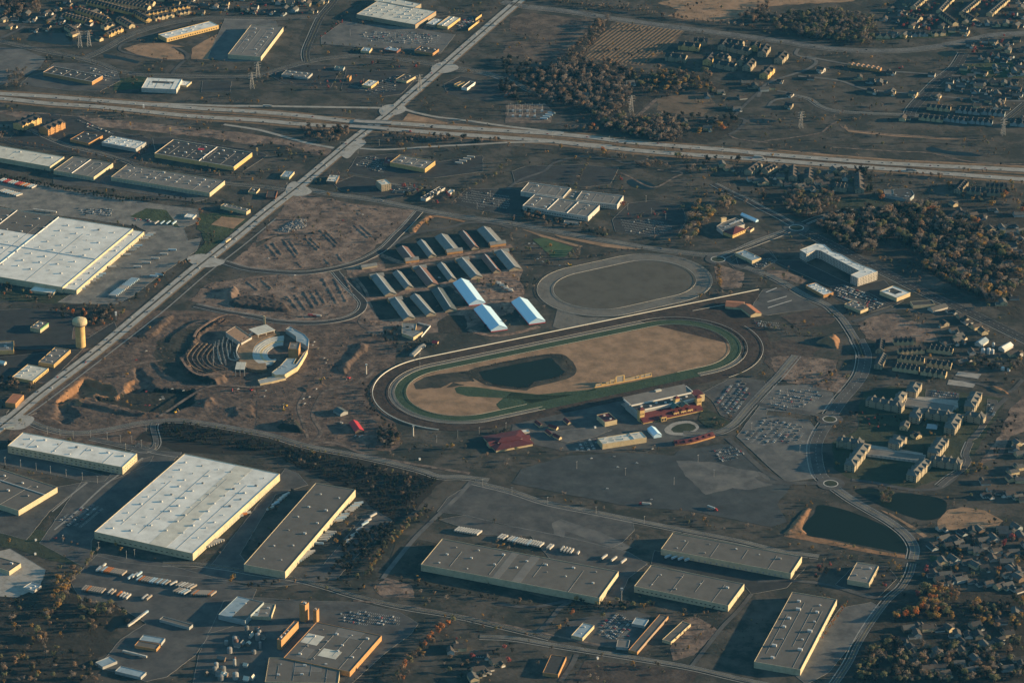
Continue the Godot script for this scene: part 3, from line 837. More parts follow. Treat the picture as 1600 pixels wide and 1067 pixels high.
func build_roads():
	# the divided road crossing from south-west to north-east
	var diag := [-912,468,-852,330,-814,234,-735,57,-662,-128,-596,-296,-535,-441,-473,-595,-418,-723,-362,-865,-316,-981,-262,-1100,-219,-1215,-156,-1380,-103,-1520,-42,-1681,37,-1888,142,-2179]
	var p := smooth(points(diag), false)
	occupy_line(p, 18)
	for s in [-1, 1]:
		var o := structure("road", ribbon(p, s * 2.2, s * 11.5, 0.5), M.divided_road, "carriageway of the divided concrete road crossing the picture")
		part("lane_line", dashes(p, s * 7.0, 0.2, 0.53, 4, 8), M.paint, o)
		part("edge_line", ribbon(p, s * 11.0, s * 11.2, 0.53), M.paint, o)
		part("kerb", ribbon(p, s * 11.5, s * 11.9, 0.62, false, 0.4), M.kerb, o)
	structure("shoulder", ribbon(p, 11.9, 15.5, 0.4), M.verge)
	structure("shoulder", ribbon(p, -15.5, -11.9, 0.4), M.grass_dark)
	structure("median", ribbon(p, -1.8, 1.8, 0.6, false, 0.3), M.grass_dark)
	for s in [-1, 1]: structure("kerb", ribbon(p, s * 1.8, s * 2.2, 0.66, false, 0.4), M.kerb)
	structure("path", ribbon(smooth(points([-826,317,-795,254,-720,85,-637,-106,-570,-279,-509,-420,-457,-548]), false), -1.4, 1.4, 0.4), M.kerb)
	# the freeway
	var nb := [-2325,-1361,-1239,-1224,-1075,-1203,-972,-1189,-868,-1169,-765,-1150,-662,-1130,-533,-1112,-440,-1092,-319,-1059,-240,-1053,-135,-1035,-4,-1016,79,-1004,160,-985,230,-962,324,-943,423,-925,512,-903,639,-878,766,-857,892,-843,1044,-826,2006,-699]
	var sb := [-2321,-1350,-1235,-1201,-1071,-1176,-967,-1149,-864,-1133,-761,-1108,-658,-1083,-530,-1065,-437,-1045,-318,-1030,-239,-1018,-134,-999,-4,-977,78,-962,160,-939,259,-914,357,-896,510,-872,637,-847,763,-827,888,-803,1037,-776,1984,-615]
	for w in [nb, sb]:
		var o := road("freeway", w, 19, M.highway, 0.55, 2)
		var q := smooth(points(w), false)
		for v in [[-19.0, -11.5], [11.5, 21.0]]: part("verge", ribbon(q, v[0], v[1], 0.19), M.verge, o)
		part("lane_line", dashes(q, 3.6, 0.2, 0.6, 4, 8), M.paint, o)
	# bridge decks of the freeway over the road
	for b in [[[-329,-1062,-301,-1057,-272,-1055,-251,-1053], "far freeway bridge over the divided road, seen beside the interchange"], [[-338,-1033,-310,-1029,-281,-1024,-258,-1019], "near freeway bridge over the divided road, its side in shadow"]]:
		var q := smooth(points(b[0]), false)
		var o := thing("bridge", b[1], "bridge")
		part("deck", ribbon(q, -9.5, 9.5, 2.2, false, 1.4), M.concrete, o)
		for s in [-1, 1]: part("parapet", ribbon(q, s * 9.1, s * 9.5, 3.2, false, 1.0), M.kerb, o)
	# paved junctions
	for q in [[-356,-902,-344,-929,-319,-964,-299,-947,-317,-903,-334,-859], [-280,-1128,-267,-1157,-234,-1157,-223,-1130,-242,-1102,-272,-1101], [-445,-714,-431,-736,-400,-699,-396,-678,-417,-661,-443,-673], [-178,-1379,-158,-1414,-127,-1400,-120,-1375,-143,-1350,-171,-1349], [-868,328,-853,312,-814,320,-813,345,-829,370,-863,364], [-611,-354,-586,-377,-554,-355,-538,-341,-554,-318,-587,-317]]:
		area("junction", q, 0.57, M.divided_road, 0, true)
	# ramps and connectors
	road("ramp", [-806,-1153,-698,-1151,-597,-1144,-536,-1145,-428,-1143,-327,-1141,-274,-1140], 10, M.highway, 0.48, 0)
	road("ramp", [-231,-1139,-212,-1121,-165,-1094,-98,-1073,-4,-1039,102,-1010], 9, M.highway, 0.48, 0)
	road("ramp", [-595,-1039,-527,-1013,-485,-987,-423,-944,-363,-915], 9, M.highway, 0.48, 0)
	road("ramp", [-311,-914,-258,-909,-161,-928,-63,-944,-4,-954,101,-957,199,-941], 8, M.highway, 0.48, 0)
	road("road", [-1207,-1556,-1118,-1522,-1029,-1472,-930,-1419,-878,-1382,-847,-1351,-793,-1326,-727,-1324,-644,-1318,-548,-1326,-503,-1364,-450,-1408,-399,-1437,-341,-1452,-278,-1440,-207,-1418,-150,-1392,-115,-1381,-59,-1352,-5,-1299], 13, M.asphalt, 0.46, 1)
	road("road", [-924,-1424,-889,-1480,-857,-1547,-823,-1594,-777,-1637,-726,-1668,-674,-1684,-573,-1682,-502,-1688,-435,-1699], 14, M.asphalt, 0.47, 1)
	road("road", [-396,-1873,-404,-1807,-418,-1742,-430,-1688,-442,-1573,-450,-1471,-443,-1402], 14, M.asphalt_new, 0.48, 1)
	road("driveway", [-728,-1331,-716,-1385,-705,-1420,-707,-1450,-724,-1479,-743,-1494], 8, M.asphalt, 0.44, 0)
	road("driveway", [-704,-1415,-756,-1414,-807,-1437,-845,-1461,-856,-1486,-841,-1527,-773,-1596,-725,-1649], 7, M.asphalt, 0.44, 0)
	road("road", [-1141,-1535,-1121,-1540,-1092,-1588,-1078,-1619], 9, M.asphalt, 0.45, 0)
	road("road", [-28,-1806,22,-1777,84,-1757,138,-1739,224,-1699,316,-1663,421,-1624,554,-1576,595,-1560,664,-1529,760,-1510,867,-1519,978,-1570,1054,-1615,1153,-1634], 22, M.asphalt_old, 0.5, 2)
	road("path", [22,-1764,138,-1722,223,-1684,315,-1644,375,-1629], 3, M.gravel, 0.3, 0)
	road("road", [617,-1518,611,-1478,650,-1444,626,-1389,559,-1328,529,-1289,512,-1222], 8, M.asphalt_old, 0.45, 0)
	road("road", [631,-1468,695,-1435,785,-1388,853,-1375,921,-1362,951,-1358], 8, M.asphalt_old, 0.44, 0)
	road("road", [605,-1349,643,-1340,693,-1322,740,-1275,800,-1258,860,-1245,906,-1232,1006,-1215,1087,-1213], 8, M.asphalt_old, 0.44, 0)
	road("road", [594,-1234,620,-1215,643,-1169,675,-1147,745,-1135,805,-1131,848,-1123], 9, M.asphalt_old, 0.44, 1, true)
	road("road", [555,-1261,594,-1234,545,-1204,529,-1166], 7, M.asphalt_old, 0.43, 0)
	road("road", [977,-1497,946,-1406,903,-1327,868,-1250,832,-1164,820,-1118], 22, M.asphalt_new, 0.47, 2)
	road("road", [1072,-1198,1041,-1142,1020,-1104], 12, M.asphalt_new, 0.46, 1)
	road("path", [510,-975,567,-994,626,-1022,648,-1059,667,-1087], 5, M.gravel, 0.3, 0)
	road("path", [672,-1069,687,-1042,784,-1013,914,-995,979,-986], 4, M.gravel, 0.3, 0)
	road("road", [496,-957,647,-961,779,-968,846,-974,942,-954,1053,-948], 5, M.grass_dark, 0.3, 0)
	road("path", [646,-943,775,-924,840,-917,901,-879,964,-863,1035,-861], 5, M.gravel, 0.3, 0)
	road("path", [253,-1100,271,-1142,300,-1208], 9, M.gravel, 0.3, 0)
	road("road", [439,-1009,461,-1037,477,-1091,458,-1109,485,-1184,528,-1280,553,-1338], 7, M.asphalt, 0.4, 0)
	road("path", [439,-1005,458,-983,516,-966], 5, M.gravel, 0.32, 0)
	road("road", [-123,-1370,-67,-1352,-5,-1305,36,-1249,70,-1230], 10, M.asphalt, 0.45, 1)
	# frontage and side roads
	road("road", [-1129,-1022,-1051,-1023,-997,-1011,-908,-925,-825,-875,-770,-835,-713,-776,-635,-758,-570,-729,-480,-708,-439,-693], 9, M.asphalt, 0.45, 1)
	road("road", [-417,-706,-353,-675,-277,-651,-201,-614,-126,-578,-14,-542,47,-516,120,-483,193,-451,265,-422,312,-408,354,-397,390,-397,421,-413,454,-450,486,-479,525,-514], 13, M.asphalt_old, 0.47, 1, true)
	road("road", [-495,-554,-462,-618,-438,-683], 6, M.asphalt, 0.42, 0)
	road("road", [-151,-1409,-164,-1369,-162,-1404], 9, M.asphalt, 0.45, 0)
	road("road", [-12,-708,16,-758,61,-802,81,-845,133,-881,205,-865,224,-848,289,-876], 7, M.asphalt, 0.42, 0)
	road("path", [287,-815,335,-800,318,-774,275,-723,228,-780,213,-797], 5, M.gravel, 0.32, 0)
	# the new road round the building site
	road("road", [-181,-590,-204,-517,-221,-470,-240,-415,-257,-384,-286,-346,-315,-323,-351,-303,-392,-291,-440,-294,-496,-308,-534,-333,-553,-344], 13, M.asphalt_new, 0.49, 0, true)
	road("road", [-329,-300,-306,-242,-279,-184,-271,-156,-277,-120,-299,-91,-339,-73,-379,-69,-426,-75,-468,-95,-523,-115,-578,-142], 12, M.asphalt_new, 0.5, 0, true)
	road("road", [-2,-514,-43,-537,-89,-536,-126,-511,-181,-486,-211,-455,-237,-408], 9, M.asphalt, 0.46, 0)
	road("path", [-186,-485,-193,-485,-197,-498,-190,-522,-174,-556,-157,-568,-127,-560,-93,-542], 8, M.orange_earth, 0.34, 0)
	road("path", [-186,-485,-157,-499,-120,-518,-92,-536], 5, M.verge, 0.34, 0)
	road("path", [-694,561,-714,604,-739,665], 3, M.kerb, 0.5, 0)
	road("path", [-612,471,-630,504,-661,563,-682,615,-700,664,-728,727], 3.5, M.kerb, 0.5, 0)
	road("path", [-245,-385,-268,-354,-285,-323,-296,-293,-268,-206,-263,-142,-275,-78,-256,-43], 6, M.earth, 0.3, 0)
	# roundabouts of the east side
	for c in [[[544,-526], 15.5], [[386,-372], 15.0], [[543,303], 13.5], [[526,542], 13.5]]:
		var q: Vector2 = points(c[0])[0]
		var ring := PackedVector2Array()
		for k in 36: ring.append(q + Vector2.from_angle(TAU * k / 36) * (c[1] + 4.0))
		var o := structure("roundabout", ribbon(ring, -5.5, 5.0, 0.56, true), M.asphalt)
		part("kerb", ribbon(ring, 5.0, 6.6, 0.68, true, 0.3), M.kerb_new, o)
		var disc := PackedVector2Array()
		for k in 28: disc.append(q + Vector2.from_angle(TAU * k / 28) * (c[1] - 2.6))
		part("island", area_mesh(disc, 0.62), M.green, o)
	road("road", [535,-542,511,-581,482,-621,456,-661,423,-701,394,-742], 12, M.asphalt_new, 0.48, 0, true)
	road("road", [560,-550,586,-575,618,-595,658,-625], 11, M.asphalt_new, 0.48, 0, true)
	road("road", [559,-507,587,-472,620,-427,667,-359,715,-293,767,-221,833,-143,916,-33,969,47], 22, M.asphalt_new, 0.48, 2)  # the eastern shadow zone is put into this dark asphalt colour
	road("road", [528,-510,505,-486,479,-462,449,-434,420,-407,391,-376], 11, M.asphalt_new, 0.48, 0, true)
	road("road", [400,-368,422,-339,451,-317,486,-288,507,-252], 10, M.asphalt, 0.46, 0)
	road("road", [435,-339,475,-303,508,-259,540,-209,573,-173,588,-138,600,-103,612,-41,618,0,622,54], 13, M.asphalt_old, 0.49, 1)
	road("road", [617,-96,645,-118,683,-147,716,-155,747,-134], 10, M.asphalt, 0.46, 0)
	road("road", [619,-22,626,39,616,112,598,165,574,217,556,262,547,287], 24, M.asphalt, 0.49, 2)
	road("road", [538,318,524,356,512,405,509,465,512,512,521,532], 22, M.asphalt, 0.49, 2)
	road("road", [533,558,556,597,584,636,612,675,634,719,642,762,636,800], 15, M.asphalt_old, 0.49, 1, true)
	road("road", [515,541,476,541,423,537,408,519], 12, M.asphalt, 0.48, 0)
	road("road", [534,294,508,279,467,264,440,255,414,233], 12, M.asphalt, 0.48, 0)
	road("road", [291,360,341,359,375,328,407,258,439,188,465,135,485,88,502,48], 13, M.asphalt_old, 0.49, 1)
	road("road", [364,377,386,425,405,467,424,507,454,542], 10, M.asphalt, 0.47, 0)
	road("road", [774,386,761,431,762,457,748,488,723,519,704,548], 9, M.asphalt, 0.47, 0, true)
	road("road", [857,211,835,250,801,326,770,388,753,460,741,501,703,554,654,561,603,539,562,528], 9, M.asphalt, 0.46, 0)
	road("road", [894,139,859,192,818,161,773,135], 8, M.asphalt, 0.46, 0)
	road("road", [674,578,711,577,765,570,816,587,851,597], 8, M.grass_dark, 0.4, 0)
	# service road along the south of the park
	road("road", [-883,334,-857,324,-823,333,-793,357,-752,378,-714,377,-672,361,-633,341,-598,332,-565,328,-509,342,-430,371,-397,386,-340,421,-258,453,-203,478,-148,507,-116,529,-81,529,-36,540], 12, M.asphalt_old, 0.5, 1)
	road("road", [-852,321,-878,371,-908,432], 16, M.concrete, 0.49, 0)
	road("road", [-65,701,-83,696,-3,739,85,780,135,795,186,816,261,846,335,881,372,896], 6, M.asphalt, 0.2, 0)
	road("road", [-62,546,2,579,60,618,138,650,215,682,292,714,368,745,430,777,468,787,488,792], 11, M.asphalt_old, 0.5, 1)
	road("road", [-65,546,-88,604,-115,661,-152,744,-185,836,-198,878], 8, M.asphalt_old, 0.48, 0)
	road("road", [-706,398,-643,427,-609,444,-595,420,-606,359,-605,341], 8, M.asphalt, 0.44, 0, true)
	road("road", [-628,421,-598,444,-548,461], 7, M.asphalt, 0.45, 0, true)
	road("road", [-545,834,-495,834,-438,848,-396,863,-340,878,-288,903,-237,933,-161,967,-86,991,-11,1024,62,1058], 9, M.asphalt, 0.44, 1)
	road("railway", [-241,948,-166,962,-91,986,4,1024,82,1057,155,1085], 5, M.gravel, 0.42, 0)
	road("road", [-45,1055,4,1059,62,1077,125,1096,198,1118,269,1141,340,1173,386,1191], 10, M.asphalt_old, 0.46, 1)
	road("road", [101,1106,93,1139,76,1187], 8, M.asphalt, 0.44, 0)
	road("road", [36,1053,58,1013,78,963,93,942,33,964,-21,954], 8, M.asphalt, 0.44, 0)
	road("road", [635,813,626,850,609,892,583,934,551,1005,526,1069,507,1127,477,1199], 10, M.asphalt, 0.46, 1)
	road("road", [374,917,351,968,324,1019,296,1083,269,1146], 7, M.asphalt, 0.44, 0)
	road("road", [386,875,452,874,501,889,549,919,578,929], 8, M.asphalt, 0.44, 0)
	road("path", [-338,415,-321,372,-338,311,-335,261,-321,209,-286,189,-253,156,-238,116], 6, M.gravel, 0.35, 0)
	road("path", [-338,415,-297,408,-258,438,-225,461,-165,483,-68,517], 8, M.gravel, 0.36, 0)
	road("path", [-357,216,-365,274,-353,336,-342,391], 5, M.gravel, 0.36, 0)
	road("path", [-745,146,-698,119,-654,105,-615,91], 6, M.gravel, 0.36, 0)
	road("path", [-599,316,-534,207,-493,193,-442,199,-411,172], 6, M.gravel, 1.0, 0)

func rail(called: String, p: PackedVector2Array, closed: bool, label: String, height := 1.1, wide := 0.45, mat: Material = null):
	if not mat: mat = M.rail
	var o := thing(called, label, "rail")
	part("top_rail", ribbon(p, -wide / 2, wide / 2, height + 0.4, closed, 0.35 if mat == M.rail else 1.2), mat, o)
	var st := tool()
	var q := densify(p, closed, 5.0)
	for v in q:
		box(st, Vector3(v.x - .09, 0.2, v.y - .09), Vector3(v.x + .09, height + 0.1, v.y + .09))
	var posts := part("posts", done(st), M.rail, o)
	posts.set_meta("kind", "stuff")

func open_oval(r: float, t0: float, t1: float) -> PackedVector2Array:      # the oval at distance r, open along the near straight
	var u := (OVAL_B - OVAL_A).normalized()
	var n := Vector2(u.y, -u.x)
	var p := PackedVector2Array([OVAL_A + u * t1 - n * r])
	for k in 41: p.append(OVAL_B + (-n).rotated(-PI * k / 40) * r)
	for k in 41: p.append(OVAL_A + n.rotated(-PI * k / 40) * r)
	p.append(OVAL_A + u * t0 - n * r)
	return p

func build_tracks():
	var u := (OVAL_B - OVAL_A).normalized()
	var n := Vector2(u.y, -u.x)        # towards the far side
	occupy_area(stadium(OVAL_A, OVAL_B, 153))
	occupy_area(stadium(TRAIN_A, TRAIN_B, 118))
	# main oval, from the outside in
	structure("dirt_track", ribbon(stadium(OVAL_A, OVAL_B, 137), -13.5, 14.5, 0.42, true), M.dirt_track, "dark dirt racing oval")
	var far_end := OVAL_B + n * 151.0 + u * 255.0
	area("dirt_chute", [OVAL_B.x + n.x * 124 + u.x * -10, OVAL_B.y + n.y * 124 + u.y * -10, OVAL_B.x + n.x * 151 + u.x * -10, OVAL_B.y + n.y * 151 + u.y * -10, far_end.x, far_end.y] + [452,-191,419,-151,431,-123,456,-68,461,8,441,62,411,89,399,9], 0.4, M.dirt_track)
	structure("track_verge", ribbon(stadium(OVAL_A, OVAL_B, 118.5), -5.5, 5.5, 0.40, true), M.grey_track)
	structure("turf_track", ribbon(stadium(OVAL_A, OVAL_B, 103.2), -10.0, 10.0, 0.42, true), M.turf, "dark green turf course inside the dirt oval")
	structure("infield", area_mesh(stadium(OVAL_A, OVAL_B, 93.4), 0.30), M.tan, "tan dry infield of the oval")
	area("turf_chute", [-99,194,-91,187,-65,188,-6,205,64,220,111,214,147,189,134,243,50,266,17,237,-29,230,-76,226,-95,213], 0.36, M.turf, 0.5)
	area("turf_strip", [1,209,43,218,124,197,181,177,243,146,306,122,335,111,353,98,334,141,242,179,140,227,54,272,18,285,-15,292,-27,254], 0.36, M.turf, 2)
	area("grass", [-116,134,-78,122,-65,166,-86,183,-119,194,-138,195,-166,201,-171,179,-153,151], 0.33, M.grass_dark, 3)
	area("pond", [-58,128,-30,113,17,91,63,68,70,69,93,124,84,144,39,167,29,189,15,192,-30,179,-47,160], 0.45, M.water, 1.5)
	area("bank", [-80,133,-61,111,-7,82,65,52,94,57,113,107,103,146,41,186,17,202,-35,187,-58,166], 0.34, M.grass_dark, 2, true)
	area("path", [-70,166,-54,177,-16,192,27,202,74,169,112,140,117,162,74,190,41,215,-20,206,-58,193,-101,172,-115,194,-121,221,-126,200,-106,172], 0.35, M.tan, 2)
	var gap := points([54,267,333,142])
	var t0 := (gap[0] - OVAL_A).dot(u)
	var t1 := (gap[1] - OVAL_A).dot(u)
	structure("turf_track", ribbon(PackedVector2Array([OVAL_A + u * (t0 - 8) - n * 108.5, OVAL_A + u * t1 - n * 108.5]), -15.5, 15.5, 0.45), M.turf)
	rail("track_rail", open_oval(124, t0, t1), false, "white inner rail of the dirt track", 1.1, 0.32)
	rail("track_rail", open_oval(113.2, t0, t1), false, "white outer rail of the green turf course", 1.1, 0.14)
	rail("track_rail", open_oval(93.4, t0 - 20, t1 - 30), false, "white inner rail of the green turf course", 1.1, 0.14)
	# outer rail: round the west turn and along the far straight to the chute's end
	var p := PackedVector2Array()
	for k in 33: p.append(OVAL_A + Vector2.from_angle(u.angle() + PI * 0.72 + PI * 0.78 * k / 32) * 151.5)
	p.append(far_end)
	rail("track_rail", p, false, "tall white outer rail along the far straight of the dirt track", 1.6, 0.8, M.white_paint)
	var e := PackedVector2Array()
	for k in 17: e.append(OVAL_B + Vector2.from_angle(u.angle() - 0.15 + 1.6 * k / 16) * 152.0)
	rail("track_rail", e, false, "outer rail round the east turn beside the parking lot", 1.2, 0.6)
	rail("track_rail", points([328,-136,388,-164]), false, "short white rail beside the orange-roofed stable", 1.2, 0.6)
	# training track
	structure("training_track", ribbon(stadium(TRAIN_A, TRAIN_B, 101), -15.5, 15, 0.36, true), M.grey_track, "grey-brown dirt training oval")
	structure("training_infield", area_mesh(stadium(TRAIN_A, TRAIN_B, 85.6), 0.28), M.infield, "dry grass inside the training oval")
	rail("track_rail", stadium(TRAIN_A, TRAIN_B, 86), true, "white inner rail of the grey training oval", 1.1, 0.26)
	rail("track_rail", stadium(TRAIN_A, TRAIN_B, 116), true, "white outer rail of the grey training oval", 1.1, 0.22)
	area("dirt_track", [82,-142,128,-107,205,-102,282,-146,324,-168,324,-150,234,-99,145,-69,87,-51,73,-64], 0.25, M.grey_track)

# ---------------------------------------------------------------- buildings
func units_on(o: Node3D, hu: float, hv: float, top: float, n: int, seed_: int, big := false):
	var r := RandomNumberGenerator.new()
	r.seed = seed_
	var cols := maxi(1, int(round(sqrt(n * hu / hv))))
	var rows := maxi(1, int(ceil(float(n) / cols)))
	var sizes := [Vector3(2.6, 1.5, 2.0), Vector3(3.6, 1.9, 2.4), Vector3(1.8, 1.1, 1.6), Vector3(4.6, 2.3, 2.6)]
	if big: sizes = [Vector3(5.0, 2.8, 3.4), Vector3(7.0, 3.4, 3.6), Vector3(3.0, 1.8, 2.4)]
	for k in n:
		var x := (-1 + (2.0 * (k % cols) + 1) / cols) * hu * 0.94 + r.randf_range(-.25, .25) * hu / cols
		var z := (-1 + (2.0 * (k / cols) + 1) / rows) * hv * 0.92 + r.randf_range(-.3, .3) * hv / rows
		part("rooftop_unit", box_mesh(sizes[r.randi() % sizes.size()]), M.unit if r.randf() < .75 else M.unit_dark, o, Vector3(x, top, z))

# flat-roofed building: wall ring with parapet, roof deck, doors, windows, roof machinery
# plan: far-left, far-right, near-right, near-left corners of the roof
func hall(called: String, label: String, plan: Array, h: float, wall: Material, roof: Material, o_ := {}) -> Node3D:
	var f := rect(plan)
	var o := thing(called, label, o_.get("category", "building"), f.c, f.turn, o_.get("group", ""))
	var hu: float = f.hu
	var hv: float = f.hv
	occupy_rect(f.c, f.turn, hu + 2, hv + 2)
	var w := tool()
	var k := 0.5
	var lip: float = o_.get("lip", 0.7)
	box(w, Vector3(-hu, 0, hv - k), Vector3(hu, h, hv))
	part("wall", done(w), wall, o)
	w = tool()
	box(w, Vector3(hu - k, 0, -hv + k), Vector3(hu, h, hv - k - 0.003))
	part("wall", done(w), wall, o)
	w = tool()
	box(w, Vector3(-hu, 0, -hv), Vector3(hu, h, -hv + k - 0.003))
	part("wall", done(w), wall, o)
	w = tool()
	box(w, Vector3(-hu, 0, -hv + k), Vector3(-hu + k, h, hv - k - 0.003))
	part("wall", done(w), wall, o)
	w = tool()
	box(w, Vector3(-hu + k + .01, h - lip - 0.5, -hv + k + .01), Vector3(hu - k - .01, h - lip, hv - k - .01))
	var rf := part("roof", done(w), roof, o)
	if o_.get("cap", false):       # pale coping on the parapet
		w = tool()
		for q in [[-hu - .1, -hv - .1, hu + .1, -hv + k], [-hu - .1, hv - k, hu + .1, hv + .1], [-hu - .1, -hv + k, -hu + k, hv - k], [hu - k, -hv + k, hu + .1, hv - k]]:
			box(w, Vector3(q[0], h + .004, q[1]), Vector3(q[2], h + .25, q[3]))
		part("coping", done(w), M.trim, o)
	if hu > 35 and hv > 20:           # gas lines along the roof
		for k2 in 4:
			var pz: float = hv * (1.1 + .5 * (k2 % 2))
			part("roof_pipe", box_mesh(Vector3(.35, .4, snappedf(pz, .1))), M.unit_dark, o, Vector3((-.7 + k2 * .45) * hu, h - lip, (.3 - .25 * (k2 % 3)) * hv * .6))
	units_on(o, hu, hv, h - lip, o_.get("units", 4), int(f.c.x * 7 + f.c.z * 13), o_.get("big", false))
	for s in o_.get("seams", []):  # raised firewall across the roof, s = [axis, position -1..1]
		w = tool()
		if s[0] == "x": box(w, Vector3(s[1] * hu - .4, h - lip, -hv + k), Vector3(s[1] * hu + .4, h + .5, hv - k))
		else: box(w, Vector3(-hu + k, h - lip, s[1] * hv - .4), Vector3(hu - k, h + .45, s[1] * hv + .4))
		part("firewall", done(w), M.trim, o)
	for q in o_.get("patches", []):   # re-covered stretches of roof, [x0, z0, x1, z1, material]
		w = tool()
		box(w, Vector3(q[0] * hu, h - lip, q[1] * hv), Vector3(q[2] * hu, h - lip + .12, q[3] * hv))
		part("roof_section", done(w), q[4], rf)
	# doors: side "e" (lit, facing east), "s" (facing the viewer), "n", "w"
	for d in o_.get("docks", []):
		var run: float = hv if d[0] in ["e", "w"] else hu
		var n := int(run * 2 * 0.86 / d[1])
		for i in n:
			var t := (-0.5 + (i + 0.5) / n) * run * 2 * 0.9
			wall_piece(o, "dock_door", Vector3(3.0, 3.4, .12), d[0], t, 1.1, hu, hv, M.door)
	for d in o_.get("windows", []):    # [side, storeys, spacing, storey height, first sill, size]
		var run: float = hv if d[0] in ["e", "w"] else hu
		var n := int(run * 2 * 0.92 / d[2])
		for s in d[1]:
			for i in n:
				var t := (-0.5 + (i + 0.5) / n) * run * 2 * 0.95
				wall_piece(o, "window", Vector3(d[5].x, d[5].y, .1), d[0], t, d[4] + s * d[3], hu, hv, M.glass)
	for d in o_.get("bands", []):      # a coloured band of cladding, [side, bottom, height, material, from, to]
		var run: float = hv if d[0] in ["e", "w"] else hu
		var a: float = d[4] if d.size() > 4 else -1.0
		var b: float = d[5] if d.size() > 5 else 1.0
		wall_piece(o, "band", Vector3((b - a) * run - .02, d[2], .14), d[0], (a + b) / 2 * run, d[1], hu, hv, d[3])
	return o

func wall_piece(o: Node3D, called: String, size: Vector3, side: String, t: float, y: float, hu: float, hv: float, mat: Material):
	var m := box_mesh(size)
	match side:
		"e": part(called, m, mat, o, Vector3(hu + .05, y, t), PI / 2)
		"w": part(called, m, mat, o, Vector3(-hu - .05, y, t), PI / 2)
		"s": part(called, m, mat, o, Vector3(t, y, hv + .05))
		"n": part(called, m, mat, o, Vector3(t, y, -hv - .05))

# building on any outline with a flat roof
func block(called: String, label: String, plan: Array, h: float, wall: Material, roof: Material, category := "building", units := 4, storeys := 0) -> Node3D:
	var p := points(plan)
	if Geometry2D.is_polygon_clockwise(p): p.reverse()
	var c := Vector2.ZERO
	for q in p: c += q / p.size()
	var o := thing(called, label, category, Vector3(c.x, 0, c.y))
	var l := PackedVector2Array()
	for q in p: l.append(q - c)
	var area_ := 0.0
	for i in l.size(): area_ += l[i].cross(l[(i + 1) % l.size()])
	var w := tool()
	for i in l.size():
		var a := l[i]
		var b := l[(i + 1) % l.size()]
		if area_ < 0:
			var s := a
			a = b
			b = s
		quad(w, Vector3(b.x, h, b.y), Vector3(a.x, h, a.y), Vector3(a.x, 0, a.y), Vector3(b.x, 0, b.y))
	part("wall", done(w), wall, o)
	part("roof", area_mesh(l, h - 0.5), roof, o)
	part("coping", ribbon(l, -0.3, 0.3, h + 0.15, true, 0.5), wall, o)
	for i in l.size():
		if storeys == 0: break
		var a := l[i]
		var b := l[(i + 1) % l.size()]
		var dir := (b - a).normalized()
		var out := Vector2(-dir.y, dir.x) * (-1.0 if area_ > 0 else 1.0)
		if out.y < -.2: continue
		var n := int(a.distance_to(b) / 4.2)
		for k in n:
			for f in storeys:
				var q := a.lerp(b, (k + .5) / n) + out * .06
				part("window", box_mesh(Vector3(2.0, 1.7, .12)), M.glass, o, Vector3(q.x, 1.2 + f * (h - 1.5) / storeys, q.y), -dir.angle())
	var r := RandomNumberGenerator.new()
	r.seed = int(c.x * 3 + c.y)
	var made := 0
	var tries := 0
	while made < units and tries < 200:
		tries += 1
		var q := Vector2(r.randf_range(-60, 60), r.randf_range(-60, 60))
		if inside_depth(q, l) > 4:
			part("rooftop_unit", box_mesh(Vector3(2.8, 1.5, 2.2)), M.unit, o, Vector3(q.x, h - 0.5, q.y))
			made += 1
	return o

# long gabled building between two ridge ends
func gabled(called: String, label: String, category: String, a: Vector2, b: Vector2, width: float, eave: float, ridge: float, wall: Material, roof: Material, group := "", over := 0.6) -> Node3D:
	var c := (a + b) / 2
	var o := thing(called, label, category, Vector3(c.x, 0, c.y), -(b - a).angle(), group)
	occupy_rect(o.position, o.rotation.y, a.distance_to(b) / 2 + 2, width / 2 + 2)
	var m := gable_mesh(a.distance_to(b) / 2, width / 2, eave, ridge, over)
	part("wall", m[0], wall, o)
	part("roof", m[1], roof, o)
	return o

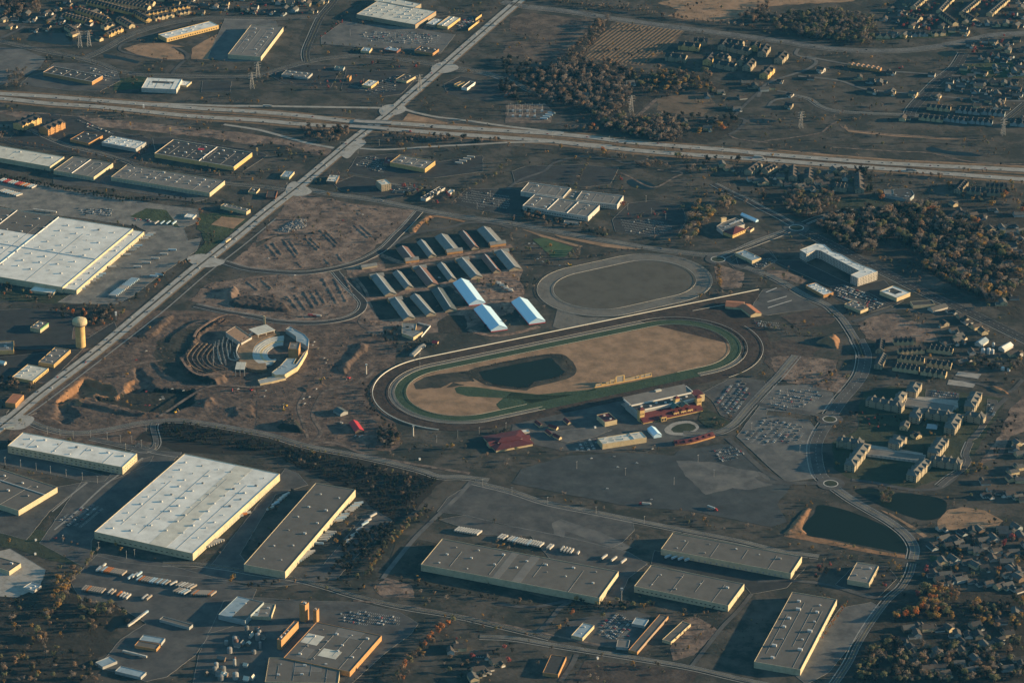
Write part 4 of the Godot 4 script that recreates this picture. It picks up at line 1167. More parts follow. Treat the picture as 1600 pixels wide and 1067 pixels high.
func build_warehouses():
	# south-west group
	hall("warehouse", "huge white-roofed warehouse, the largest one, beside the dark tree belt", [-543,479,-381,546,-496,827,-659,754], 13, M.wall_pale, M.roof_white, {units = 56, docks = [["e", 6.5]], windows = [["s", 1, 9, 4, 4, Vector2(4, 1.2)]], patches = [[.1, -.99, .45, .99, M.roof_cream]]})
	hall("warehouse", "long narrow white-roofed warehouse at the bend of the service road", [-820,407,-618,481,-641,532,-837,456], 14, M.wall_pale, M.roof_white, {units = 11, windows = [["s", 2, 8, 5, 3, Vector2(3.4, 1.3)], ["e", 2, 6, 5, 3, Vector2(2.4, 1.3)]], docks = [["s", 12.0]]})
	hall("warehouse", "brown-roofed warehouse with yellow lit dock wall next to the huge white one", [-314,579,-241,609,-361,875,-420,859], 13, M.wall_pale, M.roof_brown, {units = 12, docks = [["e", 6.0]]})
	hall("warehouse", "brown-roofed warehouse cut off at the frame edge below the narrow white one", [-936,471,-746,593,-783,684,-973,565], 10, M.wall_pale, M.roof_brown, {units = 16, seams = [["z", -.35]]})
	hall("warehouse", "wide grey-brown warehouse with trailers behind and a stepped corner", [-103,763,167,872,140,950,-144,854], 12, M.wall_pale, M.roof_brown, {units = 16, patches = [[.02, -.98, .12, .98, M.roof_grey], [-.2, -.98, -.12, .98, M.roof_grey]], docks = [["n", 8.0]]})
	hall("warehouse", "grey-brown warehouse behind the twin one, at the edge of the big lot", [258,733,458,815,439,866,239,795], 11, M.wall_pale, M.roof_brown, {units = 7, docks = [["s", 9.0]]})
	hall("warehouse", "grey-brown warehouse with bright yellow east wall, nearer of the twin pair", [221,846,365,903,333,973,192,912], 11, M.wall_pale, M.roof_brown, {units = 6, windows = [["s", 1, 7, 4, 4, Vector2(3, 1.4)]]})
	hall("warehouse", "brown-roofed warehouse with big rooftop units and shrubs along its lit wall", [445,930,514,954,421,1160,355,1139], 11, M.wall_pale, M.roof_brown, {units = 13, big = true})
	hall("small_building", "small square grey-roofed office building by the road bend near the pond", [546,828,581,838,554,894,523,881], 9, M.wall_pale, M.roof_grey, {units = 4, windows = [["e", 2, 4, 3.6, 1.6, Vector2(2.2, 1.4)]]})
	# north-west: the distribution centre
	hall("distribution_centre", "vast white-roofed distribution centre beside the divided road", [-1143,-620,-716,-466,-831,-193,-1230,-343], 12, M.wall_pale, M.roof_white, {units = 110, seams = [["x", .285], ["x", -.12], ["z", .06]], patches = [[-.99, -.99, .28, -.36, M.roof_brown]]})
	hall("dock_wing", "low white dock wing with yellow lit wall along the distribution centre", [-722,-468,-695,-458,-804,-188,-831,-197], 9, M.wall_pale, M.roof_white, {units = 10, docks = [["e", 6.0]]})
	hall("small_building", "small white canopy roof at the near side of the distribution centre", [-880,-215,-836,-205,-837,-179,-883,-193], 5, M.wall_pale, M.roof_white, {units = 0})
	hall("warehouse", "white-roofed warehouse cut off by the frame, with cream end wall", [-1136,-929,-895,-834,-922,-778,-1154,-880], 10, M.wall_pale, M.roof_cream, {units = 12})
	hall("warehouse", "grey-roofed middle warehouse between white one and long one", [-883,-837,-797,-805,-827,-728,-908,-764], 9, M.wall_pale, M.roof_grey, {units = 5, docks = [["s", 8.0]], seams = [["x", -.1]]})
	hall("warehouse", "long grey-roofed warehouse with yellow end wall beside the divided road", [-773,-794,-565,-719,-595,-652,-789,-733], 9, M.wall_pale, M.roof_grey, {units = 28, docks = [["s", 7.0]]})
	hall("store", "black-roofed store with pale parapet lines and many small rooftop units", [-694,-931,-516,-865,-564,-789,-714,-858], 9, M.wall_yellow, M.roof_dark, {category = "store", units = 30, cap = true, seams = [["x", .12]]})
	part("roof_sign", box_mesh(Vector3(12, .5, 9)), M.red, get_child(get_child_count() - 1), Vector3(-14, 8.6, -17), 0.4)
	hall("store", "white-roofed store with angular front north of the black-roofed one", [-815,-955,-740,-917,-762,-886,-832,-915], 8, M.wall_grey, M.roof_white, {category = "store", units = 14})
	hall("store", "small dark-roofed restaurant building near the two hotels", [-880,-981,-839,-964,-854,-910,-893,-936], 6, M.wall_orange, M.roof_dark, {category = "store", units = 5})
	hall("office_building", "low grey office with bands of windows west of the divided road", [-560,-606,-508,-580,-514,-564,-567,-597], 7, M.wall_cream, M.roof_grey, {units = 6})
	hall("guard_house", "small gate house at the truck yard's entrance road", [-630,-564,-612,-558,-614,-540,-631,-546], 4, M.wall_white, M.roof_white, {units = 1})
	# west edge below the distribution centre
	hall("workshop", "small white workshop with a green sign band on its lit wall", [-850,-52,-831,-45,-844,-17,-863,-26], 8, M.wall_cream, M.roof_grey, {units = 2, bands = [["e", 6.0, 1.8, M.green_sign]]})
	hall("office_building", "grey flat-roofed office with yellow lit wall beside the divided road", [-808,55,-777,66,-804,126,-830,117], 7, M.wall_yellow, M.roof_grey, {units = 6, windows = [["e", 2, 3.6, 3.0, 1.2, Vector2(2.2, 1.6)]]})
	hall("office_building", "white flat-roofed office with yellow lit wall nearest the divided road", [-848,125,-808,139,-831,192,-868,175], 6, M.wall_yellow, M.roof_cream, {units = 7, windows = [["e", 1, 4.5, 3.0, 1.4, Vector2(2.6, 2.2)]]})
	hall("office_building", "cream-walled building at the frame edge left of the water tower", [-902,30,-875,36,-888,68,-918,81], 8, M.wall_yellow, M.roof_grey, {units = 3})
	gabled("tank_shed", "small white rounded shed at the frame edge", "shed", points([-900,110,-888,116])[0], points([-900,110,-888,116])[1], 8, 4, 7, M.wall_white, M.roof_white)
	hall("apartment_house", "small apartment house with orange tiled roof beside the road", [-857,248,-840,252,-845,289,-865,283], 9, M.wall_orange, M.roof_tile_orange, {units = 0, lip = 0.1, windows = [["e", 2, 4, 3, 1.5, Vector2(1.8, 1.5)]]})
	# far north-west
	hall("warehouse", "grey-roofed big-box store with pale lit side wall far to the north-west", [-589,-1614,-512,-1600,-540,-1410,-607,-1424], 10, M.wall_pale, M.roof_grey, {units = 14, docks = [["e", 9.0]]})
	hall("storage_building", "long white-roofed building with bright yellow wall by the curved road", [-775,-1555,-670,-1636,-653,-1613,-760,-1518], 9, M.wall_yellow, M.roof_white, {units = 14, windows = [["s", 1, 6, 4, 2, Vector2(3, 2.5)]]})
	hall("store", "flat-roofed store with orange lit end wall in the north-west parking lot", [-983,-1348,-872,-1296,-889,-1256,-998,-1313], 8, M.wall_orange, M.roof_dark, {category = "store", units = 8, cap = true})
	hall("gym_building", "white-roofed hall with blue shaded front and dark roof band", [-776,-1281,-700,-1274,-709,-1212,-781,-1221], 10, M.wall_white, M.roof_white, {units = 2, patches = [[-.6, -.45, .62, -.05, M.roof_dark]]})
	hall("small_building", "low white annex beside the white-roofed hall", [-703,-1282,-685,-1276,-686,-1249,-706,-1256], 4, M.wall_pale, M.roof_white, {units = 1})
	# big store in the north
	hall("store", "big white-roofed superstore with tan lit wall and large parking lot", [-324,-1777,-176,-1718,-218,-1615,-335,-1686], 10, M.wall_tan, M.roof_cream, {category = "store", units = 30, bands = [["e", 7.5, 2.0, M.wall_orange]]})
	hall("store", "far white roof section rising behind the superstore", [-287,-1814,-216,-1753,-221,-1735,-326,-1775], 10, M.wall_tan, M.roof_cream, {category = "store", units = 6})
	hall("store", "narrow white-roofed garden store beside the superstore", [-147,-1690,-123,-1680,-145,-1618,-170,-1630], 7, M.wall_yellow, M.roof_cream, {category = "store", units = 4, seams = [["x", -.1]]})
	hall("store", "small white roof between the superstore and the garden store", [-180,-1678,-160,-1670,-176,-1631,-194,-1641], 6, M.wall_tan, M.roof_white, {category = "store", units = 3})
	for q in [[[-102,-1613,-79,-1668], "long lit fence wall at the garden yard's road side"], [[-87,-1678,-74,-1708], "short lit wall at the far end of the garden yard"]]:
		var p := points(q[0])
		single("yard_wall", box_mesh(Vector3(p[0].distance_to(p[1]), 5, .5)), M.wall_yellow, q[1], "wall", Vector3((p[0].x + p[1].x) / 2, 0, (p[0].y + p[1].y) / 2), -(p[1] - p[0]).angle())
	hall("restaurant", "small restaurant with a pale blue roof by the superstore's lot", [-328,-1491,-309,-1488,-313,-1463,-332,-1469], 5, M.wall_cream, M.roof_blue, {units = 1})
	hall("restaurant", "small brick restaurant with a pale roof in front of the superstore", [-278,-1497,-248,-1486,-253,-1465,-281,-1479], 5, M.wall_brick, M.roof_blue, {units = 3})
	hall("restaurant", "dark-roofed strip shop with orange lit end by the crossroads", [-206,-1499,-163,-1482,-177,-1452,-214,-1471], 6, M.wall_orange, M.roof_dark, {units = 5})
	hall("strip_mall", "low grey strip mall between the north lots and the freeway", [-484,-1346,-430,-1330,-437,-1300,-496,-1320], 5, M.wall_grey, M.roof_grey, {units = 8})
	hall("bank_building", "small white-roofed bank with lit gable near the freeway", [-310,-1291,-288,-1285,-300,-1248,-318,-1260], 6, M.wall_yellow, M.roof_white, {units = 3})
	hall("shop", "long low shop with lit end wall beside the divided road in the north", [-237,-1330,-211,-1318,-226,-1282,-247,-1297], 5, M.wall_cream, M.roof_dark, {units = 3})
	hall("shop", "dark green-roofed shop in the shaded north lot", [-382,-1375,-363,-1370,-364,-1356,-385,-1360], 5, M.wall_grey, M.roof_green, {units = 1})
	hall("tower_sign", "tall orange lit sign block between the north shops", [-353,-1309,-347,-1308,-347,-1292,-354,-1294], 9, M.wall_orange, M.wall_orange, {category = "sign", units = 0})
	hall("fuel_canopy", "white fuel station canopy with two long roof strips", [-94,-1287,-82,-1282,-99,-1244,-111,-1250], 6, M.trim, M.roof_dark, {units = 0, cap = true})
	hall("shop", "small lit shop beside the fuel canopy", [-116,-1291,-108,-1287,-116,-1260,-124,-1268], 5, M.wall_yellow, M.roof_grey, {units = 1})
	hall("shop", "tiny lit brick house at the bend of the far road", [-18,-1225,-12,-1223,-13,-1204,-20,-1206], 5, M.wall_brick, M.roof_brown, {units = 0})
	# south of the freeway, north-centre
	hall("hotel", "grey-roofed inn with yellow lit end wall and roof skylights", [-230,-861,-157,-832,-175,-785,-244,-822], 9, M.wall_yellow, M.roof_grey, {units = 6, windows = [["e", 2, 4, 3, 1.6, Vector2(1.8, 1.4)]]})
	hall("restaurant", "restaurant with a dark red roof beside the inn", [-256,-855,-240,-858,-245,-819,-260,-827], 5, M.wall_brown, M.roof_red, {units = 1})
	hall("restaurant", "flat brown restaurant with cream parapets near the crossroads", [-363,-760,-344,-759,-350,-723,-370,-728], 6, M.wall_brown, M.roof_cream, {units = 4})
	hall("restaurant", "small blue-roofed restaurant at the corner of the divided road", [-454,-782,-435,-778,-442,-746,-460,-752], 5, M.wall_cream, M.roof_blue, {units = 2})
	hall("hotel", "tan four-storey hotel with stepped roof and lit end", [-261,-716,-241,-727,-250,-692,-267,-685], 14, M.wall_tan, M.roof_cream, {units = 2, windows = [["s", 4, 4, 3.2, 1.2, Vector2(1.6, 1.6)], ["e", 4, 4, 3.2, 1.2, Vector2(1.6, 1.6)]]})
	hall("store", "long low store with lit white front in the dark office park", [-152,-708,-138,-703,-166,-636,-173,-644], 6, M.wall_white, M.roof_dark, {category = "store", units = 5})
	hall("shop", "small white utility building beside the long low store", [-125,-696,-117,-693,-122,-675,-129,-679], 4, M.wall_white, M.roof_white, {units = 0})
	hall("restaurant", "small brick house with lit walls left of the crossroads", [-481,-677,-462,-677,-463,-644,-482,-646], 5, M.wall_brick, M.shingle_dark, {units = 0})
	hall("restaurant", "low shop with a lit roof edge at the crossroads' west side", [-511,-695,-496,-691,-504,-670,-522,-674], 4, M.wall_cream, M.roof_dark, {units = 1})
	# office complex
	hall("office_building", "far-left wing of the white-walled grey-roofed office complex", [32,-718,112,-693,98,-643,13,-674], 10, M.wall_white, M.roof_grey, {units = 3, cap = true})
	hall("office_building", "far-right wing of the office complex with rows of windows", [134,-677,214,-656,203,-608,122,-633], 10, M.wall_white, M.roof_grey, {units = 4, cap = true, windows = [["s", 2, 4, 3.6, 1.6, Vector2(2.2, 1.8)]]})
	hall("office_building", "near wing of the office complex with cream lit end wall", [40,-652,170,-612,142,-543,20,-607], 10, M.wall_white, M.roof_grey, {units = 12, cap = true, windows = [["s", 1, 5, 3.6, 3, Vector2(3, 1.6)]], seams = [["x", -.25], ["x", .35]]})
	hall("office_building", "low white entrance block in front of the office complex", [98,-546,130,-539,128,-530,99,-537], 4, M.wall_white, M.roof_grey, {units = 0})
	hall("link_building", "low connecting roof between the office wings", [112,-691,132,-683,125,-638,101,-646], 8, M.wall_cream, M.roof_brown, {units = 3})
	# event venue with maroon roof, near the roundabouts
	block("event_hall", "white hall with flat roof and lit parapets behind the maroon-roofed house", [390,-512,402,-531,429,-555,442,-532,444,-523,411,-499,400,-489], 8, M.wall_white, M.roof_grey, "building", 6)
	hall("stair_tower", "tall pale square tower of the event hall", [399,-536,409,-541,409,-537,399,-531], 16, M.wall_cream, M.roof_grey, {category = "tower", units = 0})
	var mh := rect([427,-515,447,-504,417,-471,403,-492])
	var ho := thing("house", "house with a maroon hipped roof and lit windows near the roundabouts", "house", mh.c, mh.turn)
	part("wall", box_mesh(Vector3(mh.hu * 2, 7, mh.hv * 2)), M.wall_yellow, ho)
	part("roof", hip_mesh(mh.hu, mh.hv, 7.003, 12, 1.0), M.roof_red, ho)
	for i in 6:
		part("window", box_mesh(Vector3(1.6, 2.0, .12)), M.glass, ho, Vector3(mh.hu + .06, 3.5, (-.8 + i * .32) * mh.hv), PI / 2)
	for i in 9:
		var c := points([404,-531,429,-555])
		var q: Vector2 = c[0].lerp(c[1], i / 8.0)
		single("roof_vent", box_mesh(Vector3(3, 9.5, 3)), M.trim, "small lit white cupola in the row on the event hall", "vent", Vector3(q.x + 12, 0, q.y + 10), 0, "cupolas on the event hall")
	gabled("long_tent", "long white rounded tent behind the event hall", "tent", points([443,-585,470,-554])[0], points([443,-585,470,-554])[1], 8, 3, 6, M.tent, M.tent)
	hall("small_building", "small maroon-roofed annex at the event hall's end", [451,-521,460,-516,456,-500,447,-506], 5, M.wall_pale, M.roof_red, {units = 0})
	# workshop with the long blue-white roof by the second roundabout
	hall("workshop", "long low workshop with a grey metal roof beside the second roundabout", [433,-406,465,-371,450,-348,423,-387], 7, M.wall_cream, M.roof_blue, {units = 3})
	# east: long angled apartment block
	block("apartment_block", "long white-roofed angled apartment block near the roundabout", [540,-382,573,-413,588,-408,600,-376,617,-361,636,-327,666,-298,677,-285,638,-253,626,-268,644,-286,604,-342,579,-379,570,-383,551,-363], 17, M.wall_white, M.roof_white, "apartment block", 20, 5)
	hall("apartment_block", "long flat-roofed shop building with white roof beside the full car park", [559,-258,588,-218,573,-196,543,-243], 6, M.wall_orange, M.roof_white, {units = 9})
	hall("shop", "flat-roofed showroom with lit end wall at the car park's near corner", [620,-176,647,-148,634,-130,607,-161], 6, M.wall_cream, M.roof_grey, {units = 5})
	hall("shop", "U-shaped white-roofed building with dark court beside the wide road", [701,-242,731,-213,704,-184,677,-216], 8, M.wall_cream, M.roof_white, {units = 3, patches = [[-.75, -.55, .35, .45, M.roof_dark]]})
	hall("small_building", "long shed-like house with lit side between wide road and houses", [766,-194,768,-179,734,-142,729,-164], 6, M.wall_pale, M.shingle_dark, {units = 0})
	gabled("small_building", "white gabled house next to the long shed-like house", "house", points([761,-145,790,-164])[0], points([761,-145,790,-164])[1], 16, 4, 8, M.wall_white, M.shingle_grey)
	# school-like building beyond the wood
	block("school", "blue-grey low school with white roof court beyond the wood", [728,-699,750,-707,773,-710,783,-701,785,-681,775,-661,757,-666,726,-680], 7, M.wall_blue, M.roof_dark, "school", 6)
	hall("school_hall", "pale square roof on the blue-grey school", [729,-700,747,-700,744,-678,726,-679], 9, M.wall_blue, M.roof_grey, {units = 0})
	# south-west industrial yard
	hall("workshop", "workshop with half blue-white, half brown roof in the trailer yard", [-420,952,-374,972,-404,1027,-442,1011], 9, M.wall_blue, M.roof_brown, {units = 2, patches = [[-.99, -.99, -.05, .99, M.roof_blue]]})
	hall("small_building", "low grey shed with rusty edge at the yard's rear road", [-391,969,-354,971,-368,1012,-401,1007], 6, M.wall_pale, M.roof_grey, {units = 4, patches = [[-.9, -.2, -.2, .9, M.roof_blue]]})
	hall("grain_elevator", "tall orange-lit concrete elevator tower, the taller of two", [-315,1002,-307,1007,-309,1018,-319,1013], 30, M.wall_orange, M.roof_grey, {category = "elevator tower", units = 1})
	hall("grain_elevator", "shorter orange-lit concrete tower right of the taller one", [-296,1009,-291,1011,-292,1020,-298,1017], 22, M.wall_orange, M.roof_grey, {category = "elevator tower", units = 1})
	hall("factory_slab", "tall narrow factory slab with orange lit windows at the frame's bottom", [-336,1067,-325,1040,-320,1045,-354,1133], 17, M.wall_orange, M.roof_grey, {units = 3, windows = [["e", 3, 5, 4.4, 3, Vector2(3.2, 2.4)]]})
	hall("factory", "broad factory with patched white and brown roof at the frame's bottom", [-286,1035,-188,1070,-240,1179,-343,1134], 9, M.wall_orange, M.roof_brown, {units = 14, patches = [[-.95, -.4, -.45, .1, M.roof_cream], [-.2, .15, .35, .55, M.roof_cream], [-.3, -.98, .5, -.55, M.roof_grey], [-.75, .3, -.4, .8, M.roof_grey]]})
	hall("factory", "lower factory wing running out of the frame's bottom edge", [-345,1137,-234,1140,-267,1209,-372,1208], 8, M.wall_cream, M.roof_brown, {units = 6, patches = [[-.3, -.6, .5, .1, M.roof_grey]]})
	hall("warehouse", "brown flat-roofed building with lit orange walls at the west frame edge", [-832,812,-766,853,-778,877,-843,844], 8, M.wall_pale, M.roof_brown, {units = 4})
	hall("shed", "blue-roofed open shed in the yard below the trailers", [-553,1067,-516,1077,-525,1092,-556,1082], 5, M.wall_grey, M.roof_blue, {units = 0})
	hall("shed", "brown-roofed shed attached below the blue-roofed one", [-558,1085,-523,1096,-529,1110,-562,1099], 5, M.wall_orange, M.roof_brown, {units = 0})
	hall("shed", "long grey low shed with a dark roof beside the elevator", [-529,1010,-480,1034,-485,1044,-531,1020], 5, M.wall_grey, M.roof_brown, {units = 0})
	hall("shed", "white L-shaped row of roofs at the lower yard corner", [-600,1129,-589,1138,-597,1172,-611,1153], 5, M.wall_grey, M.roof_blue, {units = 0})
	hall("shed", "white-roofed trailers' shelter at the bottom edge of the yard", [-577,1159,-537,1178,-543,1192,-583,1176], 5, M.wall_grey, M.roof_blue, {units = 0})
	hall("shed", "small cluster of white sheds west of the wooded strip", [-741,907,-725,917,-735,935,-752,923], 5, M.wall_white, M.roof_blue, {units = 2})
	# south-centre small yards
	hall("workshop", "workshop with a pale blue-green roof in the crowded scrap yard", [109,1021,127,1025,112,1070,96,1058], 6, M.wall_cream, M.roof_blue, {units = 2})
	hall("storage_row", "long narrow storage row with lit doors beside the scrap yard", [226,989,239,994,195,1108,182,1101], 5, M.wall_orange, M.roof_brown, {units = 0, docks = [["e", 4.5]]})
	hall("storage_row", "shorter storage row parallel to the long one", [260,1011,272,1016,247,1078,233,1068], 5, M.wall_cream, M.roof_brown, {units = 0})
	hall("shed", "white roof of a small shed inside the scrap yard", [191,1000,212,1007,205,1027,187,1020], 5, M.wall_grey, M.roof_blue, {units = 0})
	hall("shed", "low grey shed at the corner of the scrap yard", [165,1069,184,1069,176,1094,159,1089], 5, M.wall_grey, M.roof_grey, {units = 0})
	hall("shop", "brick row building with orange lit wall at the bottom edge", [65,1119,89,1123,69,1176,47,1169], 6, M.wall_orange, M.shingle_dark, {units = 0})
	# silos
	for q in [[[836,34], 4.0, 9.0], [[846,33], 4.0, 9.0], [[853,33], 3.0, 7.0], [[863,101], 3.5, 5.0], [[873,104], 3.0, 4.0], [[858,4], 2.5, 7.0]]:
		var st := tool()
		lathe(st, [Vector2(q[1], 0), Vector2(q[1], q[2]), Vector2(q[1] * .5, q[2] + q[1] * .45), Vector2(.01, q[2] + q[1] * .55)], 14)
		var p := points(q[0])[0]
		single("silo", done(st), M.unit, "white round storage silo among the trees on the east side", "silo", Vector3(p.x, 0, p.y), 0, "silos on the east side")
	gabled("shed", "white gabled shed left of the silos", "shed", points([831,4,846,-17])[0], points([831,4,846,-17])[1], 14, 5, 9, M.wall_white, M.roof_blue)
	gabled("shed", "long white rounded shed right of the silos", "shed", points([870,24,888,3])[0], points([870,24,888,3])[1], 13, 5, 9, M.wall_white, M.roof_white)

func build_trackside():
	# three white tents
	var n := 0
	var tl := ["white tent hall nearest the barns", "white tent hall nearest the racing oval's rail", "white tent hall beside the training oval"]
	for q in [[-95,-250,-64,-155], [-55,-135,-23,-44], [13,-168,45,-76]]:
		var e := points(q)
		var a := e[0]
		var b := e[1]
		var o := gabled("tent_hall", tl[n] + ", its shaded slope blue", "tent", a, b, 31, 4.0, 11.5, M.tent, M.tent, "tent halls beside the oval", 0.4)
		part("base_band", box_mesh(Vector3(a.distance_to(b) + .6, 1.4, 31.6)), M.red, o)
		n += 1
	# stable barns: ridge from far-left end to near-right end, grey roofs with a cross wing on some
	var barns := [
		[[-56,-501,-29,-428], 26, "grey", 1], [[-96,-481,-71,-408], 14, "rust", 0], [[-136,-464,-110,-391], 26, "grey", 1], [[-174,-436,-151,-368], 15, "grey", 0], [[-209,-405,-189,-348], 22, "rust", 1],
		[[-23,-393,5,-311], 24, "grey", -1], [[-53,-370,-29,-299], 14, "rust", 0], [[-96,-354,-66,-272], 22, "grey", -1], [[-134,-330,-111,-260], 15, "grey", 0], [[-175,-315,-146,-234], 22, "rust", -1], [[-215,-291,-190,-222], 16, "grey", 0], [[-253,-276,-223,-192], 22, "grey", -1],
		[[-215,-171,-186,-86], 22, "grey", -1], [[-179,-186,-147,-105], 18, "grey", 0], [[-138,-216,-111,-123], 22, "green", 0]]
	var where := ["far row, easternmost", "far row, second from the east", "far row, middle", "far row, fourth from the east", "far row, westernmost", "middle row, easternmost", "middle row, second from the east", "middle row, third from the east", "middle row, middle one", "middle row, third from the west", "middle row, second from the west", "middle row, westernmost", "near row, westernmost", "near row, middle one", "near row, easternmost"]
	for i in barns.size():
		var q: Array = barns[i]
		var p := points(q[0])
		var roof: Material = {"grey": M.barn_grey, "rust": M.barn_rust, "green": M.barn_green}[q[2]]
		var nm: String = {"grey": "grey", "rust": "rusty red", "green": "dark green"}[q[2]]
		var o := gabled("stable_barn", "long stable barn with %s roof, %s" % [nm, where[i]], "barn", p[0], p[1], q[1], 3.4, 8.6, M.wall_tan, roof, "stable barns beside the training oval", 1.0)
		part("skylight_ridge", box_mesh(Vector3(p[0].distance_to(p[1]) * .9, .7, 1.6)), M.trim, o, Vector3(0, 8.5, 0))
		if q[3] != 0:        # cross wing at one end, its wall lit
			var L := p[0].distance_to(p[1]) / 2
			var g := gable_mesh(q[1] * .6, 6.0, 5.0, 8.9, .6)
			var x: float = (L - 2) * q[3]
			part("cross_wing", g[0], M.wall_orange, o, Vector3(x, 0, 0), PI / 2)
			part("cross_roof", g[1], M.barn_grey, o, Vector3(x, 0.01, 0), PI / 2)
	var hs := points([-283,-316,-255,-328])
	gabled("stable_barn", "short lit barn at the western end of the barn lane", "barn", hs[0], hs[1], 12, 4, 6.5, M.wall_tan, M.barn_grey, "stable barns beside the training oval")
	# small buildings near the oval
	block("stable_office", "grey house with star-shaped roof near the western barns", [-198,-63,-172,-60,-173,-32,-160,-26,-176,-1,-197,-18], 6, M.wall_cream, M.barn_grey, "house", 1)
	for q in [[[-170,-73,-147,-60], "far"], [[-147,-60,-162,-14], "near"]]:
		var p := points(q[0])
		single("yard_wall", box_mesh(Vector3(p[0].distance_to(p[1]), 2.5, .8)), M.trim, "pale low wall on the %s side of the star-roofed house's yard" % q[1], "wall", Vector3((p[0].x + p[1].x) / 2, 0, (p[0].y + p[1].y) / 2), -(p[1] - p[0]).angle())
	gabled("shed", "small grey-roofed shed pair just outside the oval's west turn", "shed", points([-177,66,-166,40])[0], points([-177,66,-166,40])[1], 9, 3, 5, M.wall_white, M.barn_grey)
	gabled("shed", "second grey-roofed shed beside the oval's west turn", "shed", points([-166,37,-157,23])[0], points([-166,37,-157,23])[1], 9, 3, 5, M.wall_white, M.barn_grey)
	gabled("shed", "little shed with a red roof above the oval's west turn", "shed", points([-141,11,-132,14])[0], points([-141,11,-132,14])[1], 8, 3, 6, M.wall_cream, M.red)
	# stables with orange roof in the chute
	for q in [[[390,-161,422,-156], 26, "orange-roofed open stable, far wing"], [[424,-153,442,-115], 22, "orange-roofed stable, near wing with cream wall"]]:
		var p := points(q[0])
		gabled("stable", q[2] + " beside the east turn", "stable", p[0], p[1], q[1], 5, 8.5, M.wall_cream, M.roof_tile_orange)
	# sheds in the west infield fringe
	gabled("shed", "dark-roofed cottage with pale end wall south of the building site", "house", points([-298,288,-285,304])[0], points([-298,288,-285,304])[1], 16, 5, 8, M.wall_grey, M.barn_green)
	gabled("shed", "cottage with bright red roof beside white vans", "house", points([-268,337,-256,371])[0], points([-268,337,-256,371])[1], 15, 4, 8, M.wall_brown, M.red)
	# big maroon pavilion: broad low roof, clerestory, upper roof
	var f := rect([-34,380,18,363,35,412,-39,449])
	var pv := thing("pavilion", "broad low maroon-roofed pavilion beside the oval's lower turn", "pavilion", f.c, f.turn)
	part("wall", box_mesh(Vector3(f.hu * 2 - 2, 4.4, f.hv * 2 - 2)), M.wall_cream, pv)
	part("roof", hip_mesh(f.hu, f.hv, 4.41, 9.0, 1), M.roof_red, pv)
	part("clerestory", box_mesh(Vector3(f.hu * 1.3, 8.4, f.hv * .62)), M.trim, pv)
	part("upper_roof", hip_mesh(f.hu * .68, f.hv * .36, 8.41, 11.0, 1), M.roof_red, pv)
	for s in [-1, 1]:
		var g := gable_mesh(9, 7, 4.6, 8.8, .6)
		part("end_gable", g[0], M.wall_cream, pv, Vector3(s * (f.hu - 6), 0, 2))
		part("end_roof", g[1], M.roof_red, pv, Vector3(s * (f.hu - 6), .01, 2))
	var small := [[[42,328,51,344], "red"], [[60,362,68,377], "red"], [[64,343,78,352], "red"], [[72,377,83,389], "red"], [[91,318,99,333], "red"]]
	for i in small.size():
		var p := points(small[i][0])
		gabled("kiosk", "small red-roofed kiosk on the paved apron west of the grandstand", "kiosk", p[0], p[1], 7, 3.5, 6.5, M.wall_cream, M.roof_red, "red-roofed kiosks on the apron")
	hall("apron_hall", "low dark-roofed hall with lit porch columns west of the grandstand", [147,310,171,300,175,331,157,341], 9, M.wall_cream, M.roof_red, {units = 2})
	hall("shed", "white flat shed behind the maroon pavilion", [8,365,30,358,30,367,8,374], 4, M.wall_white, M.roof_white, {units = 0})
	# low cream hall south of the grandstand
	hall("event_hall", "cream flat-roofed hall south-west of the grandstand", [144,398,219,379,228,393,154,428], 10, M.wall_cream, M.roof_cream, {units = 8, seams = [["x", .45]]})
	gabled("dome_tent", "white rounded marquee beside the cream hall", "tent", points([237,352,247,379])[0], points([237,352,247,379])[1], 14, 5, 9, M.tent, M.tent)
	# curved saddling barn with maroon roof
	var arc := smooth(points([273,403,298,397,320,384,340,370]), false, 6)
	var sb := thing("saddling_barn", "long low maroon-roofed saddling barn with dormers south of the grandstand", "barn")
	part("wall", ribbon(arc, -6.5, 6.5, 4.0, false, 4.0), M.wall_orange, sb)
	var st := tool()
	for i in arc.size() - 1:
		var d0 := (arc[i + 1] - arc[i]).normalized()
		var s0 := Vector2(-d0.y, d0.x)
		var a := arc[i]
		var b := arc[i + 1]
		for s in [-1.0, 1.0]:
			var e0 := Vector3(a.x + s0.x * 8 * s, 3.8, a.y + s0.y * 8 * s)
			var e1 := Vector3(b.x + s0.x * 8 * s, 3.8, b.y + s0.y * 8 * s)
			if s > 0: quad(st, Vector3(a.x, 8, a.y), Vector3(b.x, 8, b.y), e1, e0)
			else: quad(st, e0, e1, Vector3(b.x, 8, b.y), Vector3(a.x, 8, a.y))
	part("roof", done(st), M.roof_red, sb)
	for i in range(1, arc.size() - 1, 2):
		part("dormer", box_mesh(Vector3(2.2, 3.2, 6)), M.roof_red, sb, Vector3(arc[i].x, 4.2, arc[i].y + 4), 0.3)
	build_grandstand()
	build_tote()

